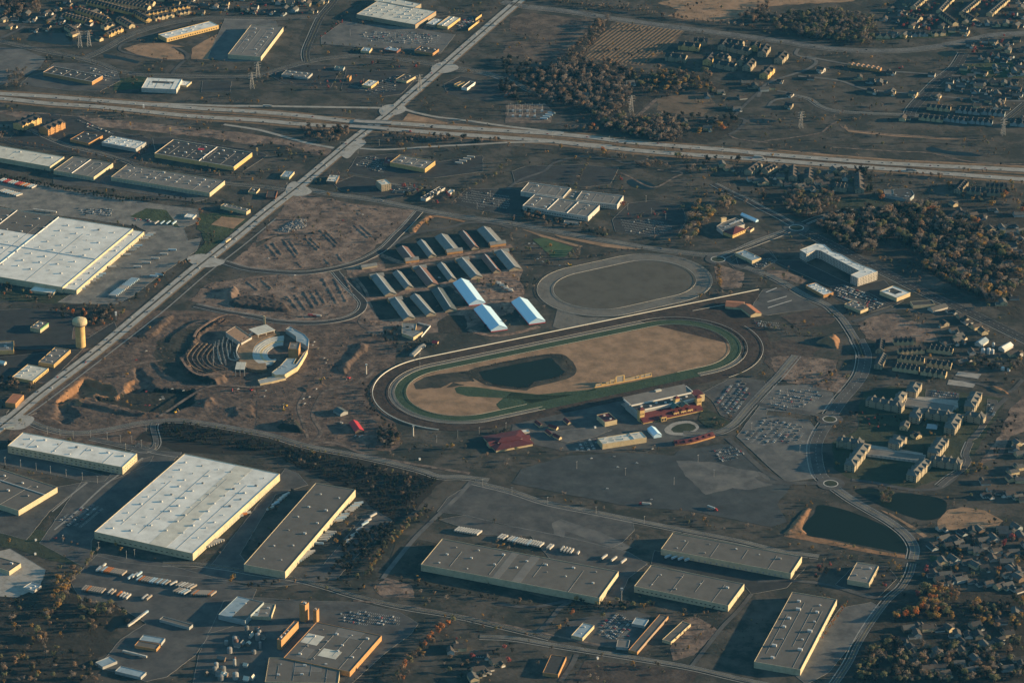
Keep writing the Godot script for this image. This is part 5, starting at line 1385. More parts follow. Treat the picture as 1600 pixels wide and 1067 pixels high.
func build_grandstand():
	# seating building along the near straight: plan axes follow the oval
	var p := points([199,226,305,178,323,259,223,317])   # roof outline, read at about 20 m
	var u := (OVAL_B - OVAL_A).normalized()
	var f := rect([197,267,304,220,316,259,214,317])
	var o := thing("grandstand", "racecourse grandstand with grey roofs, yellow towers and maroon lower roofs", "grandstand", f.c, f.turn)
	var hu: float = f.hu
	var hv: float = f.hv
	var w := tool()
	box(w, Vector3(-hu, 0, -hv), Vector3(hu, 15, hv))
	part("wall", done(w), M.wall_grey, o)
	# big roof over the seats, sloping up towards the track
	w = tool()
	slab8(w, [Vector3(-hu - 2, 19, -hv - 8), Vector3(hu + 2, 19, -hv - 8), Vector3(hu + 2, 16.5, -hv * .1), Vector3(-hu - 2, 16.5, -hv * .1)], [Vector3(-hu - 2, 20.2, -hv - 8), Vector3(hu + 2, 20.2, -hv - 8), Vector3(hu + 2, 17.6, -hv * .1), Vector3(-hu - 2, 17.6, -hv * .1)])
	part("seating_roof", done(w), M.roof_grey, o)
	for s in [-1, 1]: part("roof_edge", box_mesh(Vector3(1.2, 2.4, hv * 1.0)), M.trim, o, Vector3(s * (hu + 2.2), 17.2, -hv * .6))
	# recessed plant roof and parapet behind
	part("plant_roof", box_mesh(Vector3(hu * 2 - 2, .5, hv * .9)), M.roof_dark, o, Vector3(0, 15.003, hv * .45))
	for s in [[0, -.08], [0, .94]]:
		part("parapet", box_mesh(Vector3(hu * 2, 2.2, .9)), M.trim, o, Vector3(0, 15.51, s[1] * hv))
	for k in 7:
		part("rooftop_unit", box_mesh(Vector3(4, 2.2, 3)), M.unit, o, Vector3((-.75 + k * .25) * hu, 15.51, (.3 + .25 * (k % 2)) * hv))
	part("press_box", box_mesh(Vector3(11, 3, 5)), M.roof_cream, o, Vector3(hu * .12, 19.2, -hv - 4))
	# lower maroon roofs stepping down towards the viewer
	for k in 2:
		var z0: float = hv + k * 9.0 + .01
		w = tool()
		slab8(w, [Vector3(-hu, 8.0 - k * 4, z0), Vector3(hu, 8.0 - k * 4, z0), Vector3(hu, 6.0 - k * 4, z0 + 9), Vector3(-hu, 6.0 - k * 4, z0 + 9)], [Vector3(-hu, 12.0 - k * 5, z0), Vector3(hu, 12.0 - k * 5, z0), Vector3(hu, 8.6 - k * 5, z0 + 9), Vector3(-hu, 8.6 - k * 5, z0 + 9)])
		part("lower_roof", done(w), M.roof_red, o)
	part("lower_wall", box_mesh(Vector3(hu * 2 - 1, 3.4, 16)), M.wall_yellow, o, Vector3(0, 0, hv + 9.1))
	# corner towers
	for s in [-1.0, 1.0]:
		var t := part("tower", box_mesh(Vector3(9, 22, 9)), M.wall_yellow, o, Vector3(s * (hu - 3), 0, hv + 4))
		part("tower_roof", hip_mesh(4.5, 4.5, 22.01, 26, 1.0), M.roof_red, t)
		for k in 3: part("window", box_mesh(Vector3(1.3, 2.4, .14)), M.glass, t, Vector3(-2.7 + k * 2.7, 13, 4.53))
		for k in 3: part("window", box_mesh(Vector3(1.3, 2.4, .14)), M.glass, t, Vector3(4.53, 13, -2.7 + k * 2.7), PI / 2)
	# central tower with green gables
	var ct := part("tower", box_mesh(Vector3(8, 24, 8)), M.wall_yellow, o, Vector3(hu * .32, 0, hv * .75))
	part("tower_roof", hip_mesh(4, 4, 24.01, 28, .8), M.roof_red, ct)
	var g := gable_mesh(9, 7, 14, 19, .8)
	for s in [-1, 1]:
		part("green_gable", g[1], M.roof_green, o, Vector3(hu * .32 + s * 8.5, 0, hv + 3), PI / 2)
	# arched porches
	for x in [-.35, .12, .36, .58]:
		var pc := part("porch", box_mesh(Vector3(10, 8.5, 7)), M.wall_yellow, o, Vector3(x * hu, 0, hv + (19 if x < 0 else 13)))
		for k in 2:
			part("arch", box_mesh(Vector3(3.2, 4.6, .2)), M.glass, pc, Vector3(-2.4 + k * 4.8, 1, 3.55))
		part("porch_roof", hip_mesh(5, 3.5, 8.51, 10.5, .5), M.roof_red, pc)
	# east annex with maroon roof and cream parapet
	var ax := part("annex", box_mesh(Vector3(20, 13, 22)), M.wall_cream, o, Vector3(hu + 12.1, 0, -hv * .2))
	part("annex_roof", box_mesh(Vector3(18.6, .4, 20.6)), M.roof_red, ax, Vector3(0, 13.01, 0))
	# seating tiers on the track side
	for k in 8:
		part("seating_tier", box_mesh(Vector3(hu * 2 - 4, 12.5 - k * 1.5, 2.4)), M.concrete, o, Vector3(0, 0, -hv - 1.3 - k * 2.4))

func build_tote():
	# infield results board on posts
	var p := points([144,187,245,139])
	var d := (p[1] - p[0])
	var L := d.length()
	var o := thing("tote_board", "long stepped yellow-framed results board in the infield", "board", Vector3(p[0].x, 0, p[0].y), -d.angle())
	part("base_beam", box_mesh(Vector3(L, 1.6, 1.6)), M.wall_yellow, o, Vector3(L / 2, .3, 0))
	# frames: [from, to, height] in shares of the length
	for q in [[.02, .12, 5.5], [.12, .20, 3.2], [.20, .34, 5.0], [.27, .36, 8.0], [.37, .51, 13.0], [.51, .72, 5.0], [.72, .78, 6.0], [.80, .88, 6.0], [.88, .985, 6.5]]:
		var wd: float = (q[1] - q[0]) * L
		var fr := part("frame", box_mesh(Vector3(wd, .8, 1.2)), M.wall_yellow, o, Vector3((q[0] + q[1]) / 2 * L, q[2], 0))
		part("panel", box_mesh(Vector3(wd - .4, q[2] - 2.2, .5)), M.unit_dark if q[2] > 4 else M.wall_orange, fr, Vector3(0, -q[2] + 2.05, -.1))
		for s in [-1, 1]:
			part("post", box_mesh(Vector3(.9 if q[2] < 10 else 2.6, q[2] - 1.9, 1.3)), M.wall_yellow, fr, Vector3(s * wd / 2, -q[2] + 1.91, 0))

func build_amphitheatre():
	# open-air theatre under construction: seating bowl facing the east stage buildings
	var o := thing("amphitheatre", "round open-air theatre under construction with curved tan seating decks", "amphitheatre")
	var c := points([-407,57])[0]
	var pts := points([-426,-33,-456,-8,-474,23,-480,58,-474,101,-457,126,-438,121,-422,108])
	var deck := smooth(pts, false, 5)
	# concrete concourse with its retaining wall on the inside of the curve
	part("concourse", ribbon(smooth(points([-421,-24,-444,-8,-465,23,-471,58,-467,96,-450,122,-430,121]), false, 5), -13, 13, 5.0, false, 5.0), M.orange_concourse, o)
	part("retaining_wall", ribbon(smooth(points([-463,-10,-476,12,-485,41,-486,71,-479,97]), false, 5), -.8, .8, 8.5, false, 8.5), M.concrete_raw, o)
	# stepped seating towards the stage
	for k in 6:
		var q := PackedVector2Array()
		for v in smooth(points([-407,-4,-431,5,-449,31,-457,58,-452,92,-438,113,-422,108]), false, 5):
			q.append(v.lerp(c, 0.09 * k))
		part("seating_tier", ribbon(q, -2.2, 2.8, 4.4 - k * .65, false, 3.2), M.seat_concrete if k != 3 else M.wall_cream, o)
	# formwork deck, the big orange slab
	block("formwork_deck", "orange wooden formwork deck of the theatre under construction", [-511,-9,-495,-36,-463,10,-480,36], 9, M.concrete_raw, M.formwork, "deck", 0)
	# pale canopy roofs on columns
	for q in [[[-469,-21,-439,-42,-425,-16,-455,7], "pale slatted canopy roof at the far side of the theatre", 6], [[-491,124,-475,124,-455,155,-473,154], "pale canopy roof at the near side of the theatre", 2]]:
		var f := rect(q[0])
		var r := thing("canopy_roof", q[1], "roof", f.c, f.turn)
		var h := 10.0 if q[2] == 6 else 13.0
		for k in q[2]:
			part("roof_panel", box_mesh(Vector3(f.hu * 2 / q[2] - .25, .8, f.hv * 2)), M.roof_cream, r, Vector3((-1 + (2.0 * k + 1) / q[2]) * f.hu, h, 0))
		for s in [[-.9, .9], [.9, .9], [-.9, -.9], [.9, -.9], [0, .9]]:
			part("column", box_mesh(Vector3(1.2, h - .01, 1.2)), M.concrete_raw, r, Vector3(s[0] * f.hu, 0, s[1] * f.hv))
	# stage house and wings
	hall("stage_house", "tall grey stage block with orange lit side of the theatre", [-390,58,-372,60,-377,86,-395,86], 22, M.wall_orange, M.roof_grey, {units = 1})
	block("stage_wing", "curved southern stage wing with bright cream outer wall", [-411,165,-418,155,-406,131,-395,97,-379,97,-383,118,-378,120,-367,75,-361,60,-368,101,-375,131,-395,163], 9, M.wall_cream, M.roof_blue, "building", 3)
	block("stage_wing", "long low southern wall building of the theatre, sunlit", [-441,176,-412,157,-395,152,-393,167,-417,182,-436,191], 4, M.wall_cream, M.wall_grey, "building", 0)
	block("stage_wing", "angular northern stage wing with blue-grey roof", [-405,-25,-398,-36,-380,-14,-370,-3,-361,18,-361,49,-373,32,-383,25,-384,6], 9, M.wall_grey, M.roof_blue, "building", 3)
	# terraces of the lawn seats and a pale ribbon painted as the bank's sunlit rim
	for k in 6:
		var q := PackedVector2Array()
		for v in smooth(points([-563,19,-573,51,-578,82,-571,111,-556,136,-534,149]), false, 6): q.append(v.lerp(c, .035 + .05 * k))
		part("terrace", ribbon(q, -1.0, 1.0, 3.6 - k * .5, false, 1.2), M.gravel if k % 2 else M.orange_concourse, o)
	for q in [[-566,12,-561,-19,-540,-59,-524,-80,-502,-83,-480,-69], [-582,97,-565,141,-543,168,-525,165,-509,161]]:
		part("sunlit_rim", ribbon(smooth(points(q), false, 5), -2.2, 2.2, 9.3, false, 1.0), M.lane, o)
	# rows of bare columns, still to be roofed
	var col := box_mesh(Vector3(1.1, 12, 1.1))
	for q in [[-526,37,-528,59,-525,85,-524,110], [-520,31,-521,55,-516,80,-511,106], [-513,17,-514,41,-511,63,-507,89,-502,110], [-505,19,-506,39,-504,59,-500,84], [-496,28,-499,45,-497,63]]:
		for v in smooth(points(q), false, 9):
			single("column", col, M.concrete_raw, "bare concrete column in the theatre's unfinished seating rows", "column", Vector3(v.x, 0, v.y), 0, "bare columns of the unfinished theatre")
	for q in [[-521,59,-516,85,-508,108], [-501,50,-498,84,-483,92], [-492,58,-488,80,-482,90]]:
		part("footing_wall", ribbon(smooth(points(q), false, 5), -.6, .6, 2.0, false, 2.0), M.concrete_raw, o)
	single("stair_tower", box_mesh(Vector3(3.5, 17, 3)), M.wall_cream, "slim bright stair tower behind the far canopy of the theatre", "tower", Vector3(points([-446,-63])[0].x, 0, points([-446,-63])[0].y))
	# concrete footings and rubble on the seating slope
	var mm := MultiMesh.new()
	mm.transform_format = MultiMesh.TRANSFORM_3D
	mm.mesh = box_mesh(Vector3(1, 1, 1))
	var spots := []
	var poly := points([-581,86,-572,56,-563,21,-533,16,-527,50,-526,110,-540,115,-528,144,-546,153,-566,128])
	var r := RandomNumberGenerator.new()
	r.seed = 4
	while spots.size() < 900:
		var q := Vector2(r.randf_range(-620, -440), r.randf_range(-60, 210))
		if Geometry2D.is_point_in_polygon(q, poly):
			spots.append(Transform3D(Basis(Vector3.UP, r.randf() * 3).scaled(Vector3(r.randf_range(.5, 2.6), r.randf_range(.4, 1.1), r.randf_range(.4, 1.0))), Vector3(q.x, maxf(site_height(q), 0) - .1, q.y)))
	mm.instance_count = spots.size()
	for i in spots.size(): mm.set_instance_transform(i, spots[i])
	var rb := MultiMeshInstance3D.new()
	rb.name = "rubble"
	rb.multimesh = mm
	rb.material_override = M.gravel
	add_child(rb)
	tag(rb, "pale concrete footings strewn over the theatre's unfinished slope", "rubble", "", "stuff")

# ---------------------------------------------------------------- houses and apartment wings
func wing(called: String, label: String, a: Vector2, b: Vector2, width: float, eave: float, ridge: float, wall: Material, roof: Material, o_ := {}) -> Node3D:
	var c := (a + b) / 2
	var o := thing(called, label, o_.get("category", "apartment building"), Vector3(c.x, 0, c.y), -(b - a).angle(), o_.get("group", ""))
	var hx := a.distance_to(b) / 2
	var hz := width / 2
	occupy_rect(o.position, o.rotation.y, hx + 2, hz + 2)
	if o_.get("hip", false):
		part("wall", box_mesh(Vector3(hx * 2, eave, hz * 2)), wall, o)
		part("roof", hip_mesh(hx, hz, eave + .01, ridge, .8), roof, o)
	else:
		var m := gable_mesh(hx, hz, eave, ridge, .6)
		part("wall", m[0], wall, o)
		part("roof", m[1], roof, o)
	# cross gables along both long sides
	var n: int = o_.get("gables", int(hx * 2 / 13))
	if n > 0:
		var gh := (ridge - eave) * .8
		var g := gable_mesh(hz * .52, minf(hx / n * .5, 4.0), eave + .5, eave + .5 + gh, .4)
		for i in n:
			var x := (-1 + (2.0 * i + 1) / n) * hx * .92
			for s in [-1, 1]:
				part("cross_gable", g[0], wall, o, Vector3(x, 0, s * (hz * .52 + .35)), PI / 2)
				part("gable_roof", g[1], roof, o, Vector3(x, .01, s * (hz * .52 + .35)), PI / 2)
	var rows: int = o_.get("storeys", 3)
	var step: float = o_.get("step", 6.5)
	var k := int(hx * 2 / step)
	for f in rows:
		var y := 1.1 + f * (eave - .5) / rows
		for i in k:
			var x := (-1 + (2.0 * i + 1) / k) * hx * .95
			part("window", box_mesh(Vector3(2.0, 1.6, .12)), M.glass, o, Vector3(x, y, hz + .42))
		if o_.get("ends", true):
			for z in [-.45, .45]:
				part("window", box_mesh(Vector3(1.8, 1.6, .12)), M.glass, o, Vector3(hx + .06, y, z * hz), PI / 2)
	return o

func build_apartments():
	# big complex in the east: [ridge ends, width, gables, where]
	var list := [
		[[612,243,671,270], 17, 4, "long front wing of the northern block facing the round drive", true],
		[[703,288,752,305], 16, 3, "rear wing of the northern block beside the paved court", true],
		[[704,179,690,215], 18, 2, "free-standing far wing with dormers and orange lit side", false],
		[[676,218,662,253], 14, 1, "short link wing with a plain lit roof slope", false],
		[[700,280,685,316], 18, 2, "wing towards the garden at the northern block's middle", false],
		[[804,215,784,272], 18, 3, "easternmost wing with dormers beside the car row", false],
		[[762,302,741,356], 19, 3, "garden wing with tall lit gables by the pool", false],
		[[775,298,806,311], 17, 2, "east front wing of the northern block, shaded side near", true],
		[[548,400,590,413], 17, 3, "westernmost wing of the southern block by the ring road", true],
		[[594,417,560,497], 18, 4, "western wing of the southern block with lit dormers", false],
		[[657,387,641,416], 20, 2, "middle far pavilion wing of the southern block", false],
		[[727,394,703,449], 19, 4, "eastern far wing of the southern block with four dormers", false],
		[[698,467,747,483], 17, 4, "east front wing of the southern block near the drive", true],
		[[691,473,659,532], 18, 4, "south-eastern wing of the southern block with orange lit gables", false]]
	for q in list:
		var p := points(q[0])
		wing("apartment_wing", "cream apartment wing, dark roof: " + q[3], p[0], p[1], q[1], 11.5, 17.0, M.wall_tan, M.shingle_grey if q[4] else M.shingle_pale, {gables = q[2], hip = true, group = "apartment wings in the east"})
	hall("parking_deck", "long flat garage roof inside the southern apartment block", [599,417,691,446,687,464,594,444], 5, M.wall_white, M.roof_grey, {units = 0, docks = [["s", 7.0]]})
	hall("parking_deck", "flat garage roof inside the northern apartment block", [683,223,762,252,755,275,674,251], 4, M.wall_white, M.roof_grey, {units = 0})
	wing("club_house", "small club house with lit gables between the two apartment blocks", points([671,324,665,343])[0], points([671,324,665,343])[1], 14, 6, 10, M.wall_cream, M.shingle_grey, {gables = 1, storeys = 1, category = "house"})
	wing("club_house", "club house with a stone front beside the apartments' pool", points([679,361,688,374])[0], points([679,361,688,374])[1], 13, 5, 9, M.wall_cream, M.shingle_dark, {gables = 1, storeys = 1, category = "house"})
	area("pool", [708,317,726,319,722,339,704,335], .45, M.roof_blue)
	# far apartments behind the tilled field
	var far := [
		[[357,-1514,402,-1503], "westernmost back row"], [[391,-1539,420,-1537], "back row beside the tilled field"], [[462,-1538,450,-1502], "back row, turned gable"], [[465,-1505,509,-1479], "second row, middle"], [[526,-1522,520,-1498], "short back one near the road"], [[547,-1507,534,-1462], "large one with yellow lit side, back"],
		[[583,-1463,567,-1422], "easternmost, yellow lit side"], [[327,-1445,370,-1431], "front row, westernmost"], [[426,-1448,413,-1409], "front row, turned gable"], [[431,-1406,473,-1381], "front row, middle"], [[490,-1431,485,-1408], "short one in the middle"], [[510,-1414,496,-1376], "large one with yellow lit side, front"], [[548,-1374,530,-1330], "south-easternmost, yellow lit side"], [[466,-1535,497,-1521], "back row by the road"], [[435,-1448,461,-1430], "between the two turned gables"]]
	for i in far.size():
		var p := points(far[i][0])
		wing("apartment_wing", "distant cream apartment house beyond the wood, " + far[i][1], p[0], p[1], 19, 10, 16, M.wall_tan if i % 4 else M.wall_yellow, M.shingle_dark, {gables = 2, storeys = 2, step = 9.0, group = "distant apartment houses beyond the wood"})
	# hotels near the freeway
	wing("hotel", "yellow-lit hotel with dark roof near the freeway, western one", points([-1012,-1000,-979,-1046])[0], points([-1012,-1000,-979,-1046])[1], 26, 12, 16, M.wall_yellow, M.shingle_dark, {gables = 3, category = "hotel"})
	wing("hotel", "stepped hotel with orange lit end near the freeway, eastern one", points([-957,-976,-927,-1018])[0], points([-957,-976,-927,-1018])[1], 26, 13, 18, M.wall_orange, M.shingle_brown, {gables = 3, category = "hotel"})
	# townhouse rows, far north-west
	var rows := [[[-961,-1770,-846,-1700], "longest, diagonal"], [[-926,-1784,-815,-1729], "behind the longest one"], [[-1004,-1680,-935,-1635], "in the middle of the quarter"], [[-905,-1602,-884,-1621], "short lit one"], [[-891,-1553,-864,-1594], "lit one by the curved road"], [[-876,-1658,-841,-1610], "diagonal one ending at the road"], [[-844,-1700,-808,-1648], "diagonal one east of it"], [[-984,-1606,-958,-1564], "beside the dark basin"], [[-974,-1715,-899,-1651], "between the two long ones"], [[-885,-1788,-807,-1758], "at the far frame edge"], [[-820,-1689,-774,-1716], "tan one along the road"], [[-798,-1663,-759,-1690], "tan one nearest the curved road"], [[-767,-1722,-728,-1744], "tan one east of the quarter"], [[-750,-1696,-723,-1712], "small tan one at the road"], [[-949,-1771,-855,-1704], "behind the diagonal rows"], [[-900,-1783,-823,-1742], "at the top of the quarter"]]
	for i in rows.size():
		var p := points(rows[i][0])
		wing("townhouse_row", "distant townhouse row in the north-west, " + rows[i][1], p[0], p[1], 15, 6.5, 11, M.wall_cream if i % 2 else M.wall_yellow, M.shingle_brown if i % 3 else M.shingle_dark, {gables = int(p[0].distance_to(p[1]) / 10), storeys = 1, step = 10.0, ends = false, category = "townhouses", group = "townhouse rows in the north-west"})
	# townhouse rows, far north-east and east
	var rows2 := [[[928,-1848,893,-1776], "westernmost with red trees"], [[986,-1843,948,-1752], "second diagonal"], [[1045,-1832,998,-1741], "third diagonal"], [[1111,-1840,1058,-1736], "fourth diagonal"], [[879,-1725,902,-1701], "short one below the westernmost"], [[952,-1737,976,-1671], "thin lit one"], [[1002,-1735,1021,-1694], "lit one right of the thin one"], [[792,-1593,824,-1591], "western one by the curved road"], [[871,-1604,907,-1608], "blue-grey one by the curved road"], [[916,-1608,946,-1615], "yellow lit one by the curved road"], [[861,-1165,908,-1152], "western dark one near the freeway"], [[919,-1148,967,-1135], "middle white-fronted one near the freeway"], [[970,-1140,1018,-1127], "eastern white-fronted one near the freeway"], [[838,-1105,886,-1092], "pale one beside the freeway meadow"], [[889,-1101,936,-1084], "middle blue-fronted one beside the meadow"], [[939,-1089,986,-1076], "eastern blue-fronted one beside the meadow"], [[1023,-1077,1055,-1069], "easternmost one beside the meadow"]]
	for i in rows2.size():
		var p := points(rows2[i][0])
		wing("townhouse_row", "distant townhouse row in the north-east, " + rows2[i][1], p[0], p[1], 14, 6.5, 11, M.wall_blue if i in [8, 11, 12, 14, 15, 16] else M.wall_cream, M.shingle_grey if i < 4 else M.shingle_dark, {gables = int(p[0].distance_to(p[1]) / 11), storeys = 2, step = 9.0, ends = false, category = "townhouses", group = "townhouse rows in the north-east"})
	var rows3 := [[[685,38,731,30], "northernmost pair, west"], [[738,23,782,36], "northernmost pair, east, lit end"], [[682,64,727,77], "middle pair, west"], [[732,83,773,96], "middle pair, east"], [[670,101,714,114], "southern pair, west"], [[718,117,760,132], "southern pair, east, yellow lit end"], [[681,-3,719,-7], "single far one"], [[658,-3,652,38], "along the wide road, far"], [[657,58,643,102], "along the wide road, near, lit roof"], [[892,-708,923,-703], "long roof beyond the wood, west"], [[930,-701,958,-697], "long roof beyond the wood, middle"], [[932,-733,972,-732], "long roof beyond the wood, far"], [[893,-752,872,-705], "brick one with lit gables beyond the wood"]]
	for i in rows3.size():
		var p := points(rows3[i][0])
		wing("townhouse_row", "dark-roofed townhouse row on the east side, " + rows3[i][1], p[0], p[1], 14, 7, 12, M.wall_cream if i < 7 else M.wall_tan, M.shingle_dark if i != 8 else M.shingle_grey, {gables = int(p[0].distance_to(p[1]) / 9), storeys = 2, step = 8.0, category = "townhouses", group = "townhouse rows on the east side"})
	for q in [[[697,-1420,717,-1401], [717,-1411,784,-1383]]]:
		var p := points(q[1])
		wing("townhouse_row", "townhouse row under construction with orange bare walls", p[0], p[1], 13, 6, 8, M.wall_orange, M.formwork, {gables = 6, storeys = 1, category = "townhouses"})
	# garages of the shaded apartment quarter south of the freeway: long stepped roofs
	var rows4 := [[[466,-790,490,-833], "stepped, westernmost"], [[499,-795,520,-821], "gabled, second"], [[558,-817,553,-762], "third, with two lit ends"], [[589,-802,583,-750], "fourth"], [[685,-780,680,-700], "easternmost, big stepped roof"], [[632,-719,656,-714], "low one by the meadow"], [[653,-809,657,-794], "small lit one"]]
	for i in rows4.size():
		var p := points(rows4[i][0])
		wing("apartment_wing", "shaded apartment house south of the freeway, " + rows4[i][1], p[0], p[1], 17, 9, 14, M.wall_tan, M.shingle_brown, {gables = 3, storeys = 2, step = 9.0, group = "shaded apartment houses south of the freeway"})

var house_protos := []
func make_houses():
	var walls := [M.wall_white, M.wall_cream, M.wall_blue, M.wall_tan, M.wall_grey, M.wall_brown]
	var roofs := [M.shingle_dark, M.shingle_brown, M.shingle_grey]
	for i in 9:
		var o := Node3D.new()
		o.set_meta("called", "house")
		o.set_meta("category", "house")
		o.set_meta("walls", ["white", "cream", "blue-grey", "tan", "grey", "brown"][i % 6])
		o.set_meta("roofs", ["dark", "brown", "grey"][i % 3 if i < 6 else (i + 1) % 3])
		var w: Material = walls[i % 6]
		var r: Material = roofs[i % 3 if i < 6 else (i + 1) % 3]
		var hx := 7.5 + (i % 3)
		var hz := 5.5 + (i % 2) * .8
		var m := gable_mesh(hx, hz, 5.4 if i % 4 else 3.2, 9.0 if i % 4 else 6.4, .5)
		part("wall", m[0], w, o)
		part("roof", m[1], r, o)
		var g := gable_mesh(4.6, 3.6, 3.0, 6.2, .4)
		part("garage_wall", g[0], w, o, Vector3(hx - 3.4, 0, hz + 2.6), PI / 2)
		part("garage_roof", g[1], r, o, Vector3(hx - 3.4, .01, hz + 2.6), PI / 2)
		part("garage_door", box_mesh(Vector3(4.6, 2.3, .1)), M.trim, o, Vector3(hx - 3.4, .05, hz + 7.26))
		for k in 3:
			part("window", box_mesh(Vector3(1.6, 1.4, .1)), M.glass, o, Vector3(-hx + 2 + k * 3.2, 1.0, hz + .05))
		part("window", box_mesh(Vector3(1.6, 1.4, .1)), M.glass, o, Vector3(hx + .05, 1.2, -1.5), PI / 2)
		part("chimney", box_mesh(Vector3(.9, 3.0, .9)), M.wall_brick, o, Vector3(-hx * .5, 6.4 if i % 4 else 4.2, -.9))
		house_protos.append(o)

var house_list := []      # [position, turn, prototype, size, where]
func houses(where: String, plan: Array, turn: float, seed_: int, spread := 0.3, bright := false):
	var r := RandomNumberGenerator.new()
	r.seed = seed_
	for p in points(plan): add_house(where, p, turn, spread, bright, r)

func add_house(where: String, p: Vector2, turn: float, spread: float, bright: bool, r: RandomNumberGenerator):
	var k := r.randi() % house_protos.size()
	if bright: k = [0, 1, 6, 7, 3][r.randi() % 5]
	var a := turn + r.randf_range(-spread, spread) + (PI if r.randf() < .4 else 0.0) + (PI / 2 if r.randf() < .35 else 0.0)
	house_list.append([Vector3(p.x, 0, p.y), a, k, r.randf_range(.9, 1.12), where])
	occupy_rect(Vector3(p.x, 0, p.y), a, 10, 10)

# houses filling a quarter, on plots in rows
func suburb(where: String, plan: Array, turn: float, along: float, across: float, fill: float, seed_: int):
	var poly := points(plan)
	var r := RandomNumberGenerator.new()
	r.seed = seed_
	var mid := Vector2.ZERO
	for q in poly: mid += q / poly.size()
	var d := Vector2.from_angle(-turn)
	var s := Vector2(-d.y, d.x)
	for j in range(-20, 21):
		for i in range(-30, 31):
			var p := mid + d * (i * along + r.randf_range(-4, 4)) + s * (j * across + (0.0 if j % 2 == 0 else across * .3) + r.randf_range(-3, 3))
			if not Geometry2D.is_point_in_polygon(p, poly) or r.randf() > fill: continue
			var taken_ := false
			for v in [Vector2.ZERO, d * 9, -d * 9, s * 8, -s * 8]:
				if busy.has(Vector2i(int(floor((p.x + v.x) / 4)), int(floor((p.y + v.y) / 4)))): taken_ = true
			if not taken_: add_house(where, p, turn, .25, r.randf() < .4, r)

func place_houses():
	var eye := Vector3(0, 2650, 2650 / tan(deg_to_rad(25.0)))
	house_list.sort_custom(func(a, b): return a[0].distance_to(eye) < b[0].distance_to(eye))
	print("houses ", house_list.size())
	var rest := {}
	for i in house_list.size():
		var h: Array = house_list[i]
		var proto: Node3D = house_protos[h[2]]
		if i < 300:
			copy(proto, h[0], h[1], "%s house with %s roof %s" % [proto.get_meta("walls"), proto.get_meta("roofs"), h[4]], "houses " + h[4], h[3])
		else:
			if not rest.has(h[2]): rest[h[2]] = []
			rest[h[2]].append(Transform3D(Basis(Vector3.UP, h[1]).scaled(Vector3.ONE * h[3]), h[0]))
	var w := Node3D.new()
	w.name = "distant_houses"
	add_child(w)
	tag(w, "crowded small distant houses of the far suburbs", "houses", "", "stuff")
	for k in rest:
		for piece in house_protos[k].get_children():
			var mm := MultiMesh.new()
			mm.transform_format = MultiMesh.TRANSFORM_3D
			mm.mesh = piece.mesh
			mm.instance_count = rest[k].size()
			for i in rest[k].size(): mm.set_instance_transform(i, rest[k][i] * piece.transform)
			var mi := MultiMeshInstance3D.new()
			mi.name = piece.name
			mi.multimesh = mm
			mi.material_override = piece.material_override
			w.add_child(mi, true)

